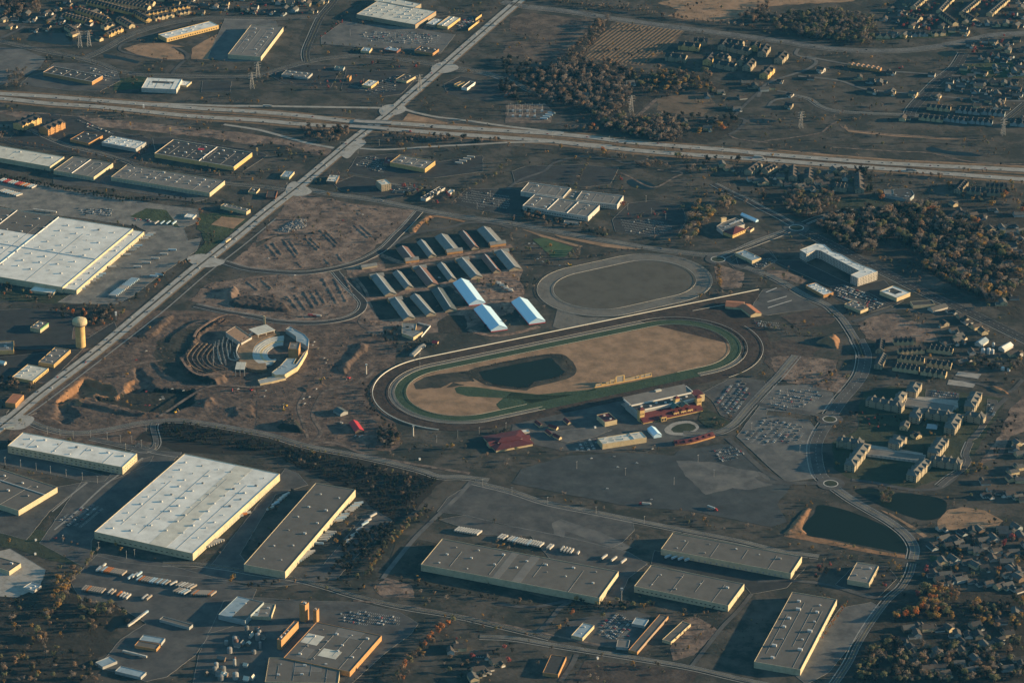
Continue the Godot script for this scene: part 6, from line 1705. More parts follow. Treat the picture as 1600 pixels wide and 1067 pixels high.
func build_houses():
	make_houses()
	houses("in the far north-east quarter", [963,-1397,984,-1392,990,-1377,1004,-1369,805,-1370,890,-1355,938,-1339,959,-1333,973,-1319,993,-1314,1018,-1318,1039,-1310,973,-1263,994,-1269,1011,-1247,1030,-1250,1046,-1253,1060,-1242,1069,-1385,1084,-1403,1085,-1368,916,-1275,924,-1313,886,-1224,775,-1306,759,-1314,756,-1257,795,-1250,839,-1242,966,-1218,1001,-1213,1021,-1211], -.2, 21)
	houses("among the far red-leaved trees", [1027,-1568,1047,-1563,1099,-1576,1072,-1509,1007,-1466,1070,-1473,1083,-1432,1104,-1516,1069,-1674,1089,-1681,1111,-1669,1047,-1683,991,-1622,1135,-1828,1132,-1732], -.3, 22)
	houses("on the new streets below the far apartments", [656,-1380,630,-1330,564,-1314,542,-1270,580,-1233,573,-1167,778,-1310,758,-1319,735,-1338,752,-1256,794,-1248,839,-1240,804,-1369,804,-1099,889,-1227], -.3, 23, .3, true)
	houses("near the freeway in the north-east", [968,-1210,995,-1206,1014,-1197,1036,-1235,1056,-1235,1017,-1244,992,-1262,971,-1262,1051,-1302,990,-1310,1018,-1311,1058,-1360,1089,-1410,1061,-1274], -.2, 24)
	houses("in the north-west quarter", [-1129,-1649,-1120,-1661,-1105,-1656,-1078,-1659,-1065,-1657,-1049,-1682,-1038,-1698,-1018,-1724,-1004,-1772,-905,-1532,-938,-1629,-901,-1651,-1072,-1647,-964,-1560,-1019,-1664,-1002,-1664,-1025,-1645,-965,-1672,-934,-1704,-965,-1754,-995,-1753], -.4, 25, .4, true)
	houses("beside the big wood", [831,-321,857,-315,838,-333,820,-362,927,-357,944,-441,921,-202,895,-267,952,-411,865,-318,890,-589,908,-582,864,-605,932,-623], .3, 26)
	houses("east of the wide road", [798,-143,815,-118,780,-86,794,-58,824,-94,837,-73,846,-53,800,-31], .45, 27, .2, true)
	houses("north of the silos", [786,-9,795,-12,777,-5,816,35,801,62,794,76,898,40,889,40], .4, 28)
	houses("at the frame edge east of the apartments", [851,392,861,386,851,434,846,416,832,500,847,482,823,523,839,529,787,564,801,573,816,581,828,589,835,598,777,582], .2, 29, .3, true)
	houses("south of the twin ponds", [691,734,703,728,711,737,722,714,739,708,751,704,696,757,712,750,720,763,734,772,741,778,755,759,771,733,753,740,791,716,812,693,788,703,699,804,719,810,731,823,681,811], .3, 30, .4)
	houses("in the rows by the red tree", [664,849,680,855,669,871,688,870,703,870,720,873,698,855,733,882,745,881,761,890,773,887,744,829,785,837,795,840,790,784,797,777,781,812,789,902,777,853,793,862], .3, 31, .35)
	houses("in the shaded south-east corner", [606,1024,621,1021,635,1023,653,1025,668,1022,678,1040,695,1042,710,1044,593,1058,617,1043,671,1129,680,1091,762,1113,765,1128,741,1142,603,1126,643,1096,716,1076,739,1061,751,1001,775,971], .3, 32, .4)
	houses("beside the small fields north of the freeway", [283,-1091,351,-1070,397,-1035,450,-1160,463,-1146,508,-1279,489,-1298,527,-1260,434,-1244,245,-1292,148,-1218,479,-1212], .1, 33)
	houses("in the shaded quarter south of the freeway", [470,-762,483,-755,496,-748,515,-781,529,-776,525,-741,541,-739,567,-730,579,-723,590,-711,603,-748,615,-738,626,-724,543,-819,639,-811,627,-778,657,-771,655,-806,561,-807,428,-819,417,-839], .2, 34, .3, true)
	houses("at the bottom edge behind the tree belt", [-46,1161,-34,1163,-53,1184,-20,1136,-40,1113,-74,1094,-88,1104], .3, 35)
	houses("in the woods of the middle east", [891,-585,868,-613,859,-589,909,-580,884,-495,816,-566,960,-544,940,-444,947,-439,954,-414,969,-469,858,-644], .3, 36, .4)
	suburb("in the far north-east estate", [959,-1426,1110,-1490,1064,-1087,1020,-1104,951,-1177,866,-1269,888,-1346], -.12, 19, 30, .7, 50)
	suburb("beyond the curved far road", [816,-1774,897,-1819,1166,-1870,1137,-1644,1008,-1641,910,-1592,799,-1584], -.35, 22, 34, .55, 51)
	suburb("south of the curved far road", [990,-1578,1133,-1618,1117,-1490,979,-1447], -.12, 20, 30, .7, 52)
	suburb("in the far north-west estate", [-1163,-1744,-1059,-1725,-969,-1695,-957,-1591,-1039,-1589,-1141,-1586], -.3, 20, 32, .6, 53)
	suburb("behind the north-west townhouses", [-955,-1825,-578,-1846,-568,-1701,-718,-1691,-822,-1731,-901,-1794], -.2, 22, 34, .6, 54)
	suburb("beside the superstore's far road", [-592,-1846,-413,-1850,-439,-1714,-582,-1700], -.2, 22, 34, .6, 55)
	suburb("under the eastern wood", [858,-605,998,-624,995,-505,931,-145,893,-173,889,-289,919,-441,859,-502], .3, 28, 40, .45, 56)
	suburb("at the eastern frame edge", [776,541,829,482,869,458,846,635,786,610], .25, 19, 28, .75, 57)
	suburb("in the south-east estate", [669,704,843,657,812,899,726,900,650,865], .28, 19, 29, .75, 58)
	suburb("in the southern south-east estate", [591,1004,764,996,772,1165,623,1168,596,1102], .28, 20, 31, .55, 59)
	suburb("among the farms above the freeway", [380,-1238,481,-1278,466,-1128,423,-1145], .1, 34, 40, .4, 60)
	place_houses()

# ---------------------------------------------------------------- trees
var crowns := {}          # kind -> meshes
var trunks := []
var site_rect := Rect2(-640, -420, 560, 820)      # cleared land and stables: no loose trees
var tree_list := []       # [position, size, kind, where]
const LEAF := {
	"bare": [[0.235, 0.190, 0.155], [0.195, 0.160, 0.132], [0.275, 0.222, 0.178]],
	"brown": [[0.225, 0.150, 0.095], [0.195, 0.134, 0.088]],
	"gold": [[0.351, 0.209, 0.054], [0.297, 0.189, 0.061]],
	"orange": [[0.405, 0.149, 0.041], [0.338, 0.135, 0.047]],
	"red": [[0.297, 0.068, 0.061], [0.257, 0.074, 0.068]],
	"olive": [[0.175, 0.162, 0.075], [0.150, 0.148, 0.076]],
	"dark": [[0.016, 0.021, 0.015], [0.024, 0.027, 0.019]],  # near-black: the southern belt's shade is darkened into the leaf colour
	"fir": [[0.024, 0.046, 0.030], [0.030, 0.051, 0.030]],
	"scrub": [[0.115, 0.095, 0.068], [0.095, 0.084, 0.059]]}

func crown_mesh(seed_: int, n: int, conic: bool, sparse: bool) -> ArrayMesh:      # unit tree: 10 m tall
	var r := RandomNumberGenerator.new()
	r.seed = seed_
	var st := tool()
	var lobes := []
	for k in 9:
		var a := r.randf() * TAU
		var d := r.randf_range(.3, 2.4)
		lobes.append([Vector3(cos(a) * d, r.randf_range(4.0, 8.2), sin(a) * d), r.randf_range(1.1, 2.0)])
	for i in n:
		var p: Vector3
		if conic:
			var t := pow(r.randf(), .7)
			var y := 9.8 - t * 8.6
			var rad := (.15 + t * 2.3) * r.randf_range(.55, 1.08)
			var a := r.randf() * TAU
			p = Vector3(cos(a) * rad, y, sin(a) * rad)
		else:
			var l: Array = lobes[r.randi() % 9]
			var v := Vector3(r.randfn(), r.randfn() * .85, r.randfn()).normalized()
			p = l[0] + v * l[1] * pow(r.randf(), .35)
		var s := r.randf_range(.28, .62) * (0.75 if sparse else 1.0)
		var nrm := (Vector3(p.x, (p.y - 5.5) * .8, p.z).normalized() + Vector3(r.randfn(), r.randfn(), r.randfn()) * .45).normalized()
		var u := nrm.cross(Vector3(r.randfn(), r.randfn(), r.randfn())).normalized()
		var w := nrm.cross(u)
		var b := u * s * 1.25
		var c := w * s
		tri(st, p - b - c * .4, p + c, p + b - c * .5)
		if i % 2 == 0: tri(st, p - b * .5 - c, p - c * .1 + nrm * s, p + b * .9 - c * .7)
	return done(st)

func make_trees():
	for kind in LEAF:
		var conic: bool = kind == "fir"
		crowns[kind] = []
		for v in 3:
			crowns[kind].append(crown_mesh(100 + v + kind.length() * 10, (210 if kind == "bare" else 300) if kind != "scrub" else 150, conic, kind == "bare"))
		var ms := []
		for c in LEAF[kind]:
			var m := plain(c[0], c[1], c[2], .95)
			m.backlight_enabled = true
			m.backlight = lin(c[0] * .6, c[1] * .58, c[2] * .5)
			ms.append(m)
		M["leaf_" + kind] = ms
	for v in 3:
		var r := RandomNumberGenerator.new()
		r.seed = 40 + v
		var st := tool()
		bar(st, Vector3(0, -.3, 0), Vector3(.1, 5.0, 0), .32, .18, 6)
		bar(st, Vector3(.1, 5.0, 0), Vector3(0, 8.4, .2), .18, .05, 5)
		for k in 7:
			var a := r.randf() * TAU
			var y := r.randf_range(2.4, 6.0)
			bar(st, Vector3(.05, y, 0), Vector3(cos(a) * 2.2, y + r.randf_range(1.2, 2.6), sin(a) * 2.2), .12, .03, 4)
		trunks.append(done(st))

# scatter trees inside an outline
func wood(where: String, plan: Array, per_tree: float, kinds: Array, lo: float, hi: float, seed_: int):
	var poly := points(plan)
	var b := Rect2(poly[0], Vector2.ZERO)
	for q in poly: b = b.expand(q)
	var r := RandomNumberGenerator.new()
	r.seed = seed_
	var area_ := 0.0
	for i in poly.size(): area_ += poly[i].cross(poly[(i + 1) % poly.size()]) / 2
	var n := int(absf(area_) / (per_tree * 1.25))
	var guard := 0
	while n > 0 and guard < 60000:
		guard += 1
		var p := Vector2(r.randf_range(b.position.x, b.end.x), r.randf_range(b.position.y, b.end.y))
		if not Geometry2D.is_point_in_polygon(p, poly): continue
		n -= 1
		tree_list.append([Vector3(p.x, 0, p.y), r.randf_range(lo, hi) * (.7 + .6 * r.randf()), kinds[r.randi() % kinds.size()], where])

func trees(where: String, plan: Array, kinds: Array, lo: float, hi: float, seed_: int):     # single trees on marked spots
	var r := RandomNumberGenerator.new()
	r.seed = seed_
	for p in points(plan):
		tree_list.append([Vector3(p.x, 0, p.y), r.randf_range(lo, hi), kinds[r.randi() % kinds.size()], where])

func tree_row(where: String, plan: Array, step: float, jitter: float, kinds: Array, lo: float, hi: float, seed_: int):
	var r := RandomNumberGenerator.new()
	r.seed = seed_
	var line := densify(points(plan), false, step)
	for p in line:
		tree_list.append([Vector3(p.x + r.randfn() * jitter, 0, p.y + r.randfn() * jitter), r.randf_range(lo, hi), kinds[r.randi() % kinds.size()], where])

func place_trees():
	make_trees()
	var B := ["bare", "bare", "bare", "brown", "olive", "scrub"]
	var autumn := ["bare", "bare", "brown", "gold", "olive", "olive"]
	# far strip
	wood("in the far north-west corner", [-1164,-1809,-1067,-1811,-1057,-1704,-1093,-1650,-1146,-1670], 60, ["bare", "bare", "brown", "dark"], 9, 14, 1)
	wood("among the north-west townhouses", [-1062,-1746,-949,-1771,-828,-1796,-581,-1802,-575,-1706,-720,-1681,-825,-1615,-891,-1500,-957,-1591,-1038,-1610], 330, ["red", "red", "bare", "brown", "gold", "dark", "olive", "orange"], 5, 8, 2)
	wood("beside the superstore's far road", [-590,-1824,-423,-1828,-438,-1709,-581,-1695], 380, ["red", "bare", "gold", "dark"], 5, 8, 3)
	tree_row("along the superstore lot's edge", [-423,-1563,-379,-1668,-335,-1648], 16, 3, ["red", "dark"], 4, 6, 4)
	tree_row("along the north frontage road", [-414,-1523,-279,-1496,-223,-1497], 18, 3, ["olive", "dark", "bare"], 4, 6, 5)
	wood("between the north shops", [-529,-1350,-366,-1394,-199,-1378,-217,-1281,-284,-1241,-365,-1229,-475,-1255], 700, ["dark", "red", "brown", "bare", "dark"], 5, 8, 6)
	trees("with red crowns near the north crossroads", [-211,-1378,-217,-1392,-206,-1388,-252,-1406,-295,-1400,-305,-1395,-241,-1456], ["red", "brown"], 7, 10, 7)
	wood("in the hedge across the tilled fields", [195,-1704,227,-1705,208,-1641,163,-1517,141,-1436,109,-1386,85,-1385,143,-1557,172,-1641], 75, ["bare", "bare", "brown", "scrub"], 8, 13, 8)
	wood("in the big far wood", [85,-1405,141,-1436,224,-1408,257,-1340,241,-1254,253,-1197,231,-1131,170,-1121,83,-1165,36,-1211,16,-1267], 85, ["bare", "bare", "bare", "brown", "bare", "dark"], 9, 14, 9)
	wood("in the dark end of the far wood", [-26,-1452,40,-1414,78,-1385,16,-1277,9,-1172,-32,-1247], 120, ["dark", "dark", "bare"], 8, 13, 10)
	wood("below the far apartments", [237,-1379,298,-1351,375,-1363,420,-1306,424,-1230,387,-1257,319,-1246,287,-1217,268,-1254,242,-1311], 150, ["bare", "brown", "olive", "dark", "gold"], 8, 13, 11)
	trees("with yellow-green crown below the far apartments", [308,-1371,314,-1342,365,-1324,360,-1333,208,-1413,408,-1344,415,-1335,405,-1354], ["olive", "gold", "brown"], 13, 16, 12)
	wood("beside the freeway's north edge", [157,-1107,210,-1122,250,-1095,297,-1105,342,-1070,361,-1034,345,-971,276,-961,228,-1004,182,-1039], 70, ["bare", "bare", "brown", "bare", "olive"], 9, 14, 13)
	tree_row("in the row along the freeway ramp", [106,-1028,168,-1021], 7, 2, ["bare", "brown", "gold"], 8, 11, 14)
	trees("with golden crown beside the freeway", [378,-1003,380,-1021,426,-1036,423,-1045,430,-1031,162,-1034,189,-1080,95,-921,181,-888,179,-901], ["gold", "gold", "orange"], 10, 14, 15)
	wood("between the freeway and the small field", [304,-1124,397,-1099,465,-1109,454,-1045,405,-1053,329,-1079], 160, ["dark", "bare", "dark"], 8, 12, 16)
	tree_row("along the far road's north side", [88,-1809,146,-1778,225,-1758,304,-1728,375,-1698,459,-1669,557,-1630], 9, 4, ["bare", "bare", "scrub", "brown"], 7, 11, 17)
	wood("in the far northern thicket", [607,-1736,718,-1760,793,-1709,799,-1625,771,-1542,687,-1561,578,-1620,574,-1672], 90, ["olive", "bare", "olive", "bare", "scrub"], 9, 14, 18)
	wood("in the far thicket by the sand", [491,-1722,569,-1810,561,-1682,523,-1660], 110, ["bare", "brown", "dark"], 8, 12, 19)
	tree_row("along the far frame edge", [37,-1818,139,-1799,319,-1761], 12, 6, ["bare", "scrub"], 7, 10, 20)
	wood("with red crowns among the far townhouses", [884,-1802,995,-1830,1125,-1834,1141,-1783,1124,-1657,1017,-1642,930,-1621,825,-1624,841,-1712], 420, ["red", "red", "dark", "bare", "olive", "brown"], 6, 10, 21)
	trees("with red crown beside the curved far road", [905,-1789,907,-1726,914,-1714,925,-1695,924,-1670,933,-1771,945,-1803,889,-1657,912,-1633,1004,-1586,1018,-1532,1000,-1513,995,-1495,1041,-1496,1031,-1478,1075,-1600,1066,-1563,1074,-1819,1134,-1783,1110,-1731,1108,-1613,832,-1612,859,-1656], ["red"], 8, 11, 22)
	wood("among the far north-east houses", [961,-1412,1098,-1450,1067,-1205,946,-1202,941,-1251], 900, ["dark", "bare", "brown"], 4, 7, 23)
	# freeway verges
	wood("on the freeway's south bank", [-451,-1024,-328,-1018,-326,-973,-364,-937,-425,-971], 110, ["bare", "dark", "brown"], 7, 11, 24)
	wood("in the interchange triangle", [-275,-1001,-129,-987,-4,-963,-3,-945,-161,-950,-259,-939], 110, ["dark", "bare", "brown"], 6, 9, 25)
	trees("in a golden clump by the lower ramp", [-233,-922,-226,-927,-183,-919,-177,-924,-170,-919,-219,-918,-475,-1041,-444,-1038,-352,-1104,-340,-1099], ["gold", "brown", "olive"], 8, 12, 26)
	wood("on the bank south of the freeway", [121,-922,225,-889,276,-865,319,-814,255,-821,159,-871], 130, ["bare", "bare", "scrub", "brown"], 7, 11, 27)
	wood("east of the office park", [322,-892,510,-870,506,-804,351,-800], 230, ["bare", "dark", "olive"], 7, 11, 28)
	tree_row("along the freeway fence in the north-west", [-1041,-1101,-958,-1075,-827,-1097,-690,-1064,-553,-1013], 22, 6, ["scrub", "bare", "brown"], 4, 7, 29)
	wood("left of the north-west store", [-1086,-1337,-1041,-1357,-1039,-1241,-1071,-1222], 120, ["bare", "scrub"], 7, 10, 30)
	wood("between the hotels and the restaurant", [-1057,-1019,-1023,-1010,-906,-977,-902,-942,-966,-958,-1047,-947], 220, ["dark", "brown", "bare"], 5, 8, 31)
	tree_row("in the hedge of the warehouse road", [-1033,-939,-958,-914,-875,-881], 8, 1.5, ["brown", "scrub", "orange"], 4, 6, 32)
	tree_row("below the white-roofed store", [-874,-873,-834,-856,-799,-840,-761,-841,-736,-919], 14, 3, ["dark", "orange", "brown"], 5, 8, 33)
	tree_row("along the black-roofed store's near side", [-747,-832,-667,-800,-574,-768,-509,-761], 12, 2, ["dark", "dark", "olive"], 4, 6, 34)
	# distribution centre
	tree_row("in the evergreen hedge of the truck yard", [-1020,-752,-953,-724,-871,-680,-806,-661,-759,-637,-689,-631], 5.5, 1.2, ["fir", "dark", "dark"], 5, 8, 35)
	tree_row("in the second line of the truck yard hedge", [-1013,-742,-938,-710,-844,-666,-758,-629], 8, 1.5, ["dark", "fir"], 4, 6, 36)
	tree_row("along the drive behind the long warehouse", [-691,-651,-620,-632,-549,-610], 13, 3, ["dark", "fir"], 5, 7, 37)
	trees("with rust-coloured crown by the drive's bend", [-606,-580,-602,-568,-604,-532,-605,-508,-624,-327,-612,-331,-605,-335,-617,-320], ["orange", "brown"], 6, 9, 38)
	tree_row("on the bank beside the divided road", [-597,-324,-631,-271,-657,-227,-689,-161,-716,-139], 14, 6, ["orange", "brown", "scrub", "dark"], 6, 9, 39)
	wood("in front of the distribution centre", [-948,-221,-887,-207,-877,-179,-827,-201,-821,-180,-862,-129,-839,-108,-724,-132,-719,-55,-756,-47,-837,-94,-904,-157,-939,-156], 180, ["dark", "orange", "brown", "bare", "dark"], 6, 9, 40)
	wood("in the ditch beside the lawn", [-580,-485,-564,-486,-564,-408,-582,-362,-592,-377], 130, ["scrub", "dark", "brown"], 4, 6, 41)
	wood("beside the water tower", [-771,-131,-723,-125,-717,-69,-754,-33], 150, ["brown", "scrub", "dark"], 5, 8, 42)
	wood("on the dark strip below the offices", [-896,163,-870,169,-822,187,-831,226,-887,227], 90, ["dark", "dark", "brown"], 5, 9, 43)
	tree_row("beside the orange-roofed house", [-857,284,-839,271,-838,239], 9, 2, ["fir", "dark"], 5, 7, 44)
	# north centre
	wood("around the north-centre shops", [-512,-797,-461,-815,-439,-765,-460,-748,-509,-763], 200, ["olive", "dark", "gold"], 4, 7, 45)
	wood("in the dark office park grounds", [-226,-711,-136,-705,-104,-673,-147,-606,-192,-638,-217,-654], 240, ["dark", "bare", "red", "olive"], 6, 10, 46)
	wood("north of the inn", [-377,-928,-334,-859,-383,-807,-463,-839,-497,-873,-447,-900], 260, ["dark", "olive", "brown"], 5, 8, 47)
	tree_row("along the office park's lane", [-125,-623,-95,-681,-54,-748,-29,-791,-10,-843], 13, 4, ["bare", "scrub", "olive"], 7, 10, 48)
	tree_row("between the two dark office lots", [121,-711,128,-761,142,-821,153,-864], 12, 3, ["olive", "scrub", "bare"], 6, 9, 49)
	wood("in front of the office complex", [10,-618,39,-586,91,-548,135,-525,190,-503,171,-471,91,-508,23,-554], 90, ["dark", "dark", "bare", "brown"], 6, 9, 50)
	wood("on the island between the office lots", [217,-582,280,-592,328,-625,330,-609,279,-568,229,-559], 140, ["bare", "olive", "red"], 5, 8, 51)
	trees("in the clump beside the office entrance", [213,-631,218,-635,215,-623,210,-763,213,-755], ["orange", "brown", "red"], 6, 9, 52)
	wood("in the tall grove by the event hall", [312,-458,327,-521,335,-561,360,-634,375,-626,389,-578,368,-530,346,-467,330,-443], 75, ["bare", "olive", "bare", "gold"], 10, 15, 53)
	wood("in the tall grove north of the event hall", [394,-619,402,-651,430,-652,431,-619,411,-595], 70, ["olive", "bare", "brown"], 12, 16, 54)
	wood("in the shaded office grounds", [270,-681,371,-675,396,-734,500,-703,495,-621,439,-644,377,-667], 260, ["dark", "bare", "dark"], 6, 10, 55)
	tree_row("along the training oval's far side", [126,-370,163,-378,200,-402,243,-411], 9, 3, ["scrub", "dark", "bare"], 4, 7, 56)
	trees("in the clump at the green lawn's corner", [105,-377,113,-389,121,-400,117,-377,125,-408,108,-366,123,-389], ["bare", "olive"], 8, 11, 57)
	tree_row("in the row east of the training oval", [385,-345,385,-308,383,-249], 6, 1.5, ["gold", "scrub", "bare"], 6, 9, 58)
	tree_row("below the training oval's east turn", [350,-205,374,-212,394,-206,423,-250], 10, 4, ["scrub", "bare", "brown"], 5, 8, 59)
	wood("around the star-roofed house", [-276,-99,-199,-86,-203,-24,-254,-9], 150, ["dark", "scrub", "bare"], 4, 7, 60)
	wood("in the dark clump above the oval's west turn", [-232,-45,-184,-69,-172,-6,-138,5,-118,22,-156,45,-199,58,-224,35], 120, ["dark", "dark", "scrub"], 5, 8, 61)
	tree_row("along the outside of the west turn", [-249,195,-246,259,-225,309,-207,358,-197,418], 6, 4, ["dark", "scrub", "dark"], 5, 8, 62)
	wood("in the dark grove below the west turn", [-229,358,-194,339,-187,382,-194,418,-210,425,-227,395], 45, ["dark", "dark", "bare"], 6, 9, 63)
	wood("around the maroon pavilion", [-37,354,-4,354,-15,379,-37,403], 90, ["dark", "fir"], 5, 8, 64)
	tree_row("around the infield pond", [-78,133,-54,166,-35,182,13,197,39,175,88,146,105,118,89,63,65,55,5,82,-54,111,-78,133], 6, 2, ["scrub", "scrub", "dark"], 2, 3.5, 65)
	wood("along the grandstand's lawn", [318,310,357,297,366,334,351,365,319,347], 170, ["dark", "brown", "scrub"], 4, 6, 66)
	# east
	wood("in the wood by the roundabout", [525,-695,621,-714,642,-657,624,-592,585,-567,566,-558,526,-622], 75, ["bare", "bare", "olive", "brown"], 8, 12, 67)
	wood("in the big eastern wood", [583,-535,624,-592,714,-618,786,-644,824,-645,835,-572,896,-558,897,-487,821,-439,773,-392,736,-452,727,-483,701,-467,683,-405,647,-412,609,-473], 72, ["bare", "bare", "dark", "olive", "brown", "bare", "dark", "bare"], 10, 16, 68)
	wood("in the eastern wood's near half", [779,-392,829,-454,898,-495,976,-496,975,-351,947,-276,916,-217,892,-166,856,-215,804,-287,767,-331], 80, ["bare", "bare", "olive", "brown", "dark", "bare", "gold"], 10, 16, 69)
	trees("with glowing orange crown in the big wood", [892,-550,893,-530,887,-557,814,-608,804,-604,821,-604,959,-676,965,-689,988,-608,931,-639,720,-683,720,-667,926,-523], ["orange", "gold"], 12, 17, 70)
	trees("with round yellow crown in the big wood", [871,-486,868,-494,915,-456,919,-464,649,-588,653,-584,851,-420,868,-398,784,-547,687,-474,559,-639], ["gold", "olive"], 11, 15, 71)
	tree_row("on the lit edge of the eastern wood", [773,-331,799,-295,825,-258,855,-230,888,-187], 8, 5, ["brown", "bare", "olive", "gold"], 9, 13, 72)
	wood("beyond the school", [858,-764,903,-760,932,-750,990,-757,1004,-717,990,-606,934,-605,921,-652,885,-666,856,-680], 330, ["dark", "brown", "olive", "bare", "gold"], 7, 11, 73)
	wood("south of the freeway fence in the east", [683,-842,711,-791,704,-707,677,-699,679,-791], 90, ["dark", "dark", "fir"], 8, 12, 74)
	wood("among the shaded apartment houses", [405,-829,515,-862,683,-830,700,-785,670,-695,625,-704,591,-698,533,-731,457,-725,403,-768], 480, ["dark", "bare", "bare", "olive"], 6, 9, 75)
	tree_row("along the freeway shoulder in the east", [708,-790,747,-796,790,-802,823,-793,853,-788], 9, 4, ["scrub", "brown", "bare"], 5, 9, 76)
	wood("around the silos", [782,56,813,55,866,47,905,53,898,107,852,114,817,95,787,89], 110, ["olive", "dark", "bare"], 7, 11, 77)
	wood("in the garden of the apartments", [575,274,626,286,685,303,717,315,698,340,627,341,569,312], 190, ["dark", "dark", "red", "bare"], 4, 6, 78)
	wood("east of the apartments", [767,460,788,465,787,495,758,513,748,507], 80, ["olive", "gold", "dark"], 6, 9, 79)
	wood("at the frame edge by the creek", [794,387,828,313,858,250,864,287,841,386,809,471,783,483], 240, ["dark", "scrub", "dark"], 4, 8, 80)
	wood("on the spit between the ponds", [604,562,619,568,621,602,607,613,598,602], 60, ["olive", "brown"], 5, 8, 81)
	tree_row("along the ponds' northern bank", [564,563,602,556,641,564,685,575,712,594], 9, 2, ["scrub", "dark", "scrub"], 2, 4, 82)
	# south
	wood("in the dark belt by the service road", [-592,341,-551,340,-428,399,-339,445,-235,491,-159,519,-116,535,-133,576,-160,639,-188,684,-224,635,-258,573,-335,510,-425,441,-536,413,-584,390], 40, ["dark", "dark", "dark", "fir"], 3, 6, 83)
	tree_row("on the lit northern edge of the dark belt", [-570,334,-508,354,-429,387,-339,439,-257,464,-175,501,-108,529], 8, 2.5, ["scrub", "olive", "bare"], 4, 6, 84)
	tree_row("in the lit hedge beside the big lot", [-129,647,-149,675,-173,720,-183,753,-202,791,-215,834,-224,876,-238,887], 6, 3, ["olive", "olive", "gold", "dark"], 6, 9, 85)
	tree_row("in the second hedge line beside the big lot", [-136,647,-159,687,-183,731,-197,769,-221,829], 7, 3, ["olive", "dark", "brown"], 6, 9, 86)
	wood("in the dark hollow east of the brown warehouse", [-260,749,-220,704,-179,693,-183,731,-207,780,-236,834,-254,876,-284,877,-276,830], 55, ["dark", "dark"], 5, 9, 87)
	tree_row("behind the elevator towers", [-408,910,-364,894,-312,883,-268,897,-232,912,-207,917], 8, 5, ["dark", "brown", "scrub", "dark"], 5, 8, 88)
	tree_row("in the row at the bottom centre", [-90,1016,-111,1046,-123,1090,-146,1124,-159,1163,-163,1191], 6, 4, ["brown", "olive", "orange", "dark"], 8, 12, 89)
	wood("around the bottom-centre houses", [-79,1055,4,1078,4,1191,-63,1192,-97,1143], 330, ["dark", "brown", "red", "dark"], 6, 9, 90)
	tree_row("between the warehouse and the scrap yard", [93,952,123,957,163,951,177,966,217,955,207,976], 8, 5, ["olive", "dark", "gold"], 6, 10, 91)
	trees("with gold crown beside the bottom road", [9,1054,5,1064,142,997,95,990,75,1033], ["gold", "orange", "olive"], 9, 12, 92)
	wood("around the scrap yard", [63,1013,92,1008,84,1072,65,1043], 150, ["dark", "brown"], 5, 8, 93)
	tree_row("along the dark strip below the wide warehouse", [-148,890,-67,925,4,959,83,973,182,961], 7, 6, ["dark", "dark"], 4, 7, 94)
	wood("in the south-west wooded strip", [-708,957,-701,890,-671,842,-673,874,-681,910,-678,956,-694,987,-698,1037,-700,1100,-716,1091,-715,1037], 70, ["olive", "bare", "gold", "brown"], 8, 12, 95)
	wood("in the south-west park land", [-771,968,-708,957,-709,1027,-727,1037,-764,1018], 420, ["olive", "bare", "dark"], 8, 11, 96)
	wood("around the little yard pond", [-663,956,-623,960,-597,975,-580,995,-614,1040,-632,1055,-650,1026], 110, ["bare", "olive", "dark", "brown"], 7, 11, 97)
	wood("in the bottom-left corner", [-766,1116,-714,1100,-649,1123,-600,1170,-601,1202,-754,1204], 230, ["brown", "bare", "olive", "dark"], 8, 12, 98)
	tree_row("along the fence of the trailer yard", [-651,799,-662,837,-675,874,-689,910], 7, 2, ["olive", "bare"], 6, 9, 99)
	tree_row("on the lawn south of the brown warehouse", [-724,760,-708,768,-695,773,-681,778], 9, 2, ["brown", "red"], 5, 7, 100)
	trees("with golden crown above the trailer yard", [-432,887,-430,882,-434,895,-677,1109,-726,1139], ["gold", "olive"], 8, 11, 101)
	tree_row("in the shrub row along the yellow warehouse wall", [520,940,492,1006,462,1080,439,1133], 5, 1.0, ["orange", "olive", "gold"], 3, 4.5, 102)
	wood("among the south-east houses", [684,702,826,673,797,902,754,887,660,843,677,799], 200, ["dark", "dark", "bare", "brown", "olive", "gold"], 6, 9, 103)
	trees("with orange crown among the south-east houses", [764,791,760,800,766,838,770,850,768,828,799,736,785,755,778,775,786,853,779,812,631,923,607,838,582,894], ["orange", "gold", "red"], 9, 13, 104)
	trees("with bright red crown at the road bend", [653,834,651,846,657,827], ["red"], 9, 11, 105)
	wood("in the gold belt of the south-east", [582,994,621,953,641,902,682,891,694,921,669,962,681,992,636,993], 60, ["gold", "orange", "brown", "olive", "gold"], 9, 13, 106)
	wood("in the south-east corner", [539,1083,586,1053,657,1077,779,1040,770,1178,507,1183,521,1132], 75, ["dark", "olive", "olive", "bare", "dark", "brown"], 8, 13, 107)
	wood("in the eastern half of the south-east corner", [698,932,793,930,788,1040,748,1031,714,1002], 90, ["brown", "dark", "olive", "gold"], 8, 12, 108)
	wood("around the small office by the road bend", [550,793,585,798,624,818,606,850,591,892,575,903,582,830], 170, ["gold", "olive", "dark"], 5, 7, 109)
	wood("by the road behind the small office", [456,816,512,821,493,868,473,869], 140, ["dark", "red", "dark"], 5, 8, 110)
	wood("in the verge below the ponds", [518,740,626,792,620,803,517,754], 120, ["gold", "scrub", "olive"], 3, 5, 111)
	var loose := RandomNumberGenerator.new()
	loose.seed = 5
	var spread := FastNoiseLite.new()
	spread.seed = 77
	spread.frequency = 0.006
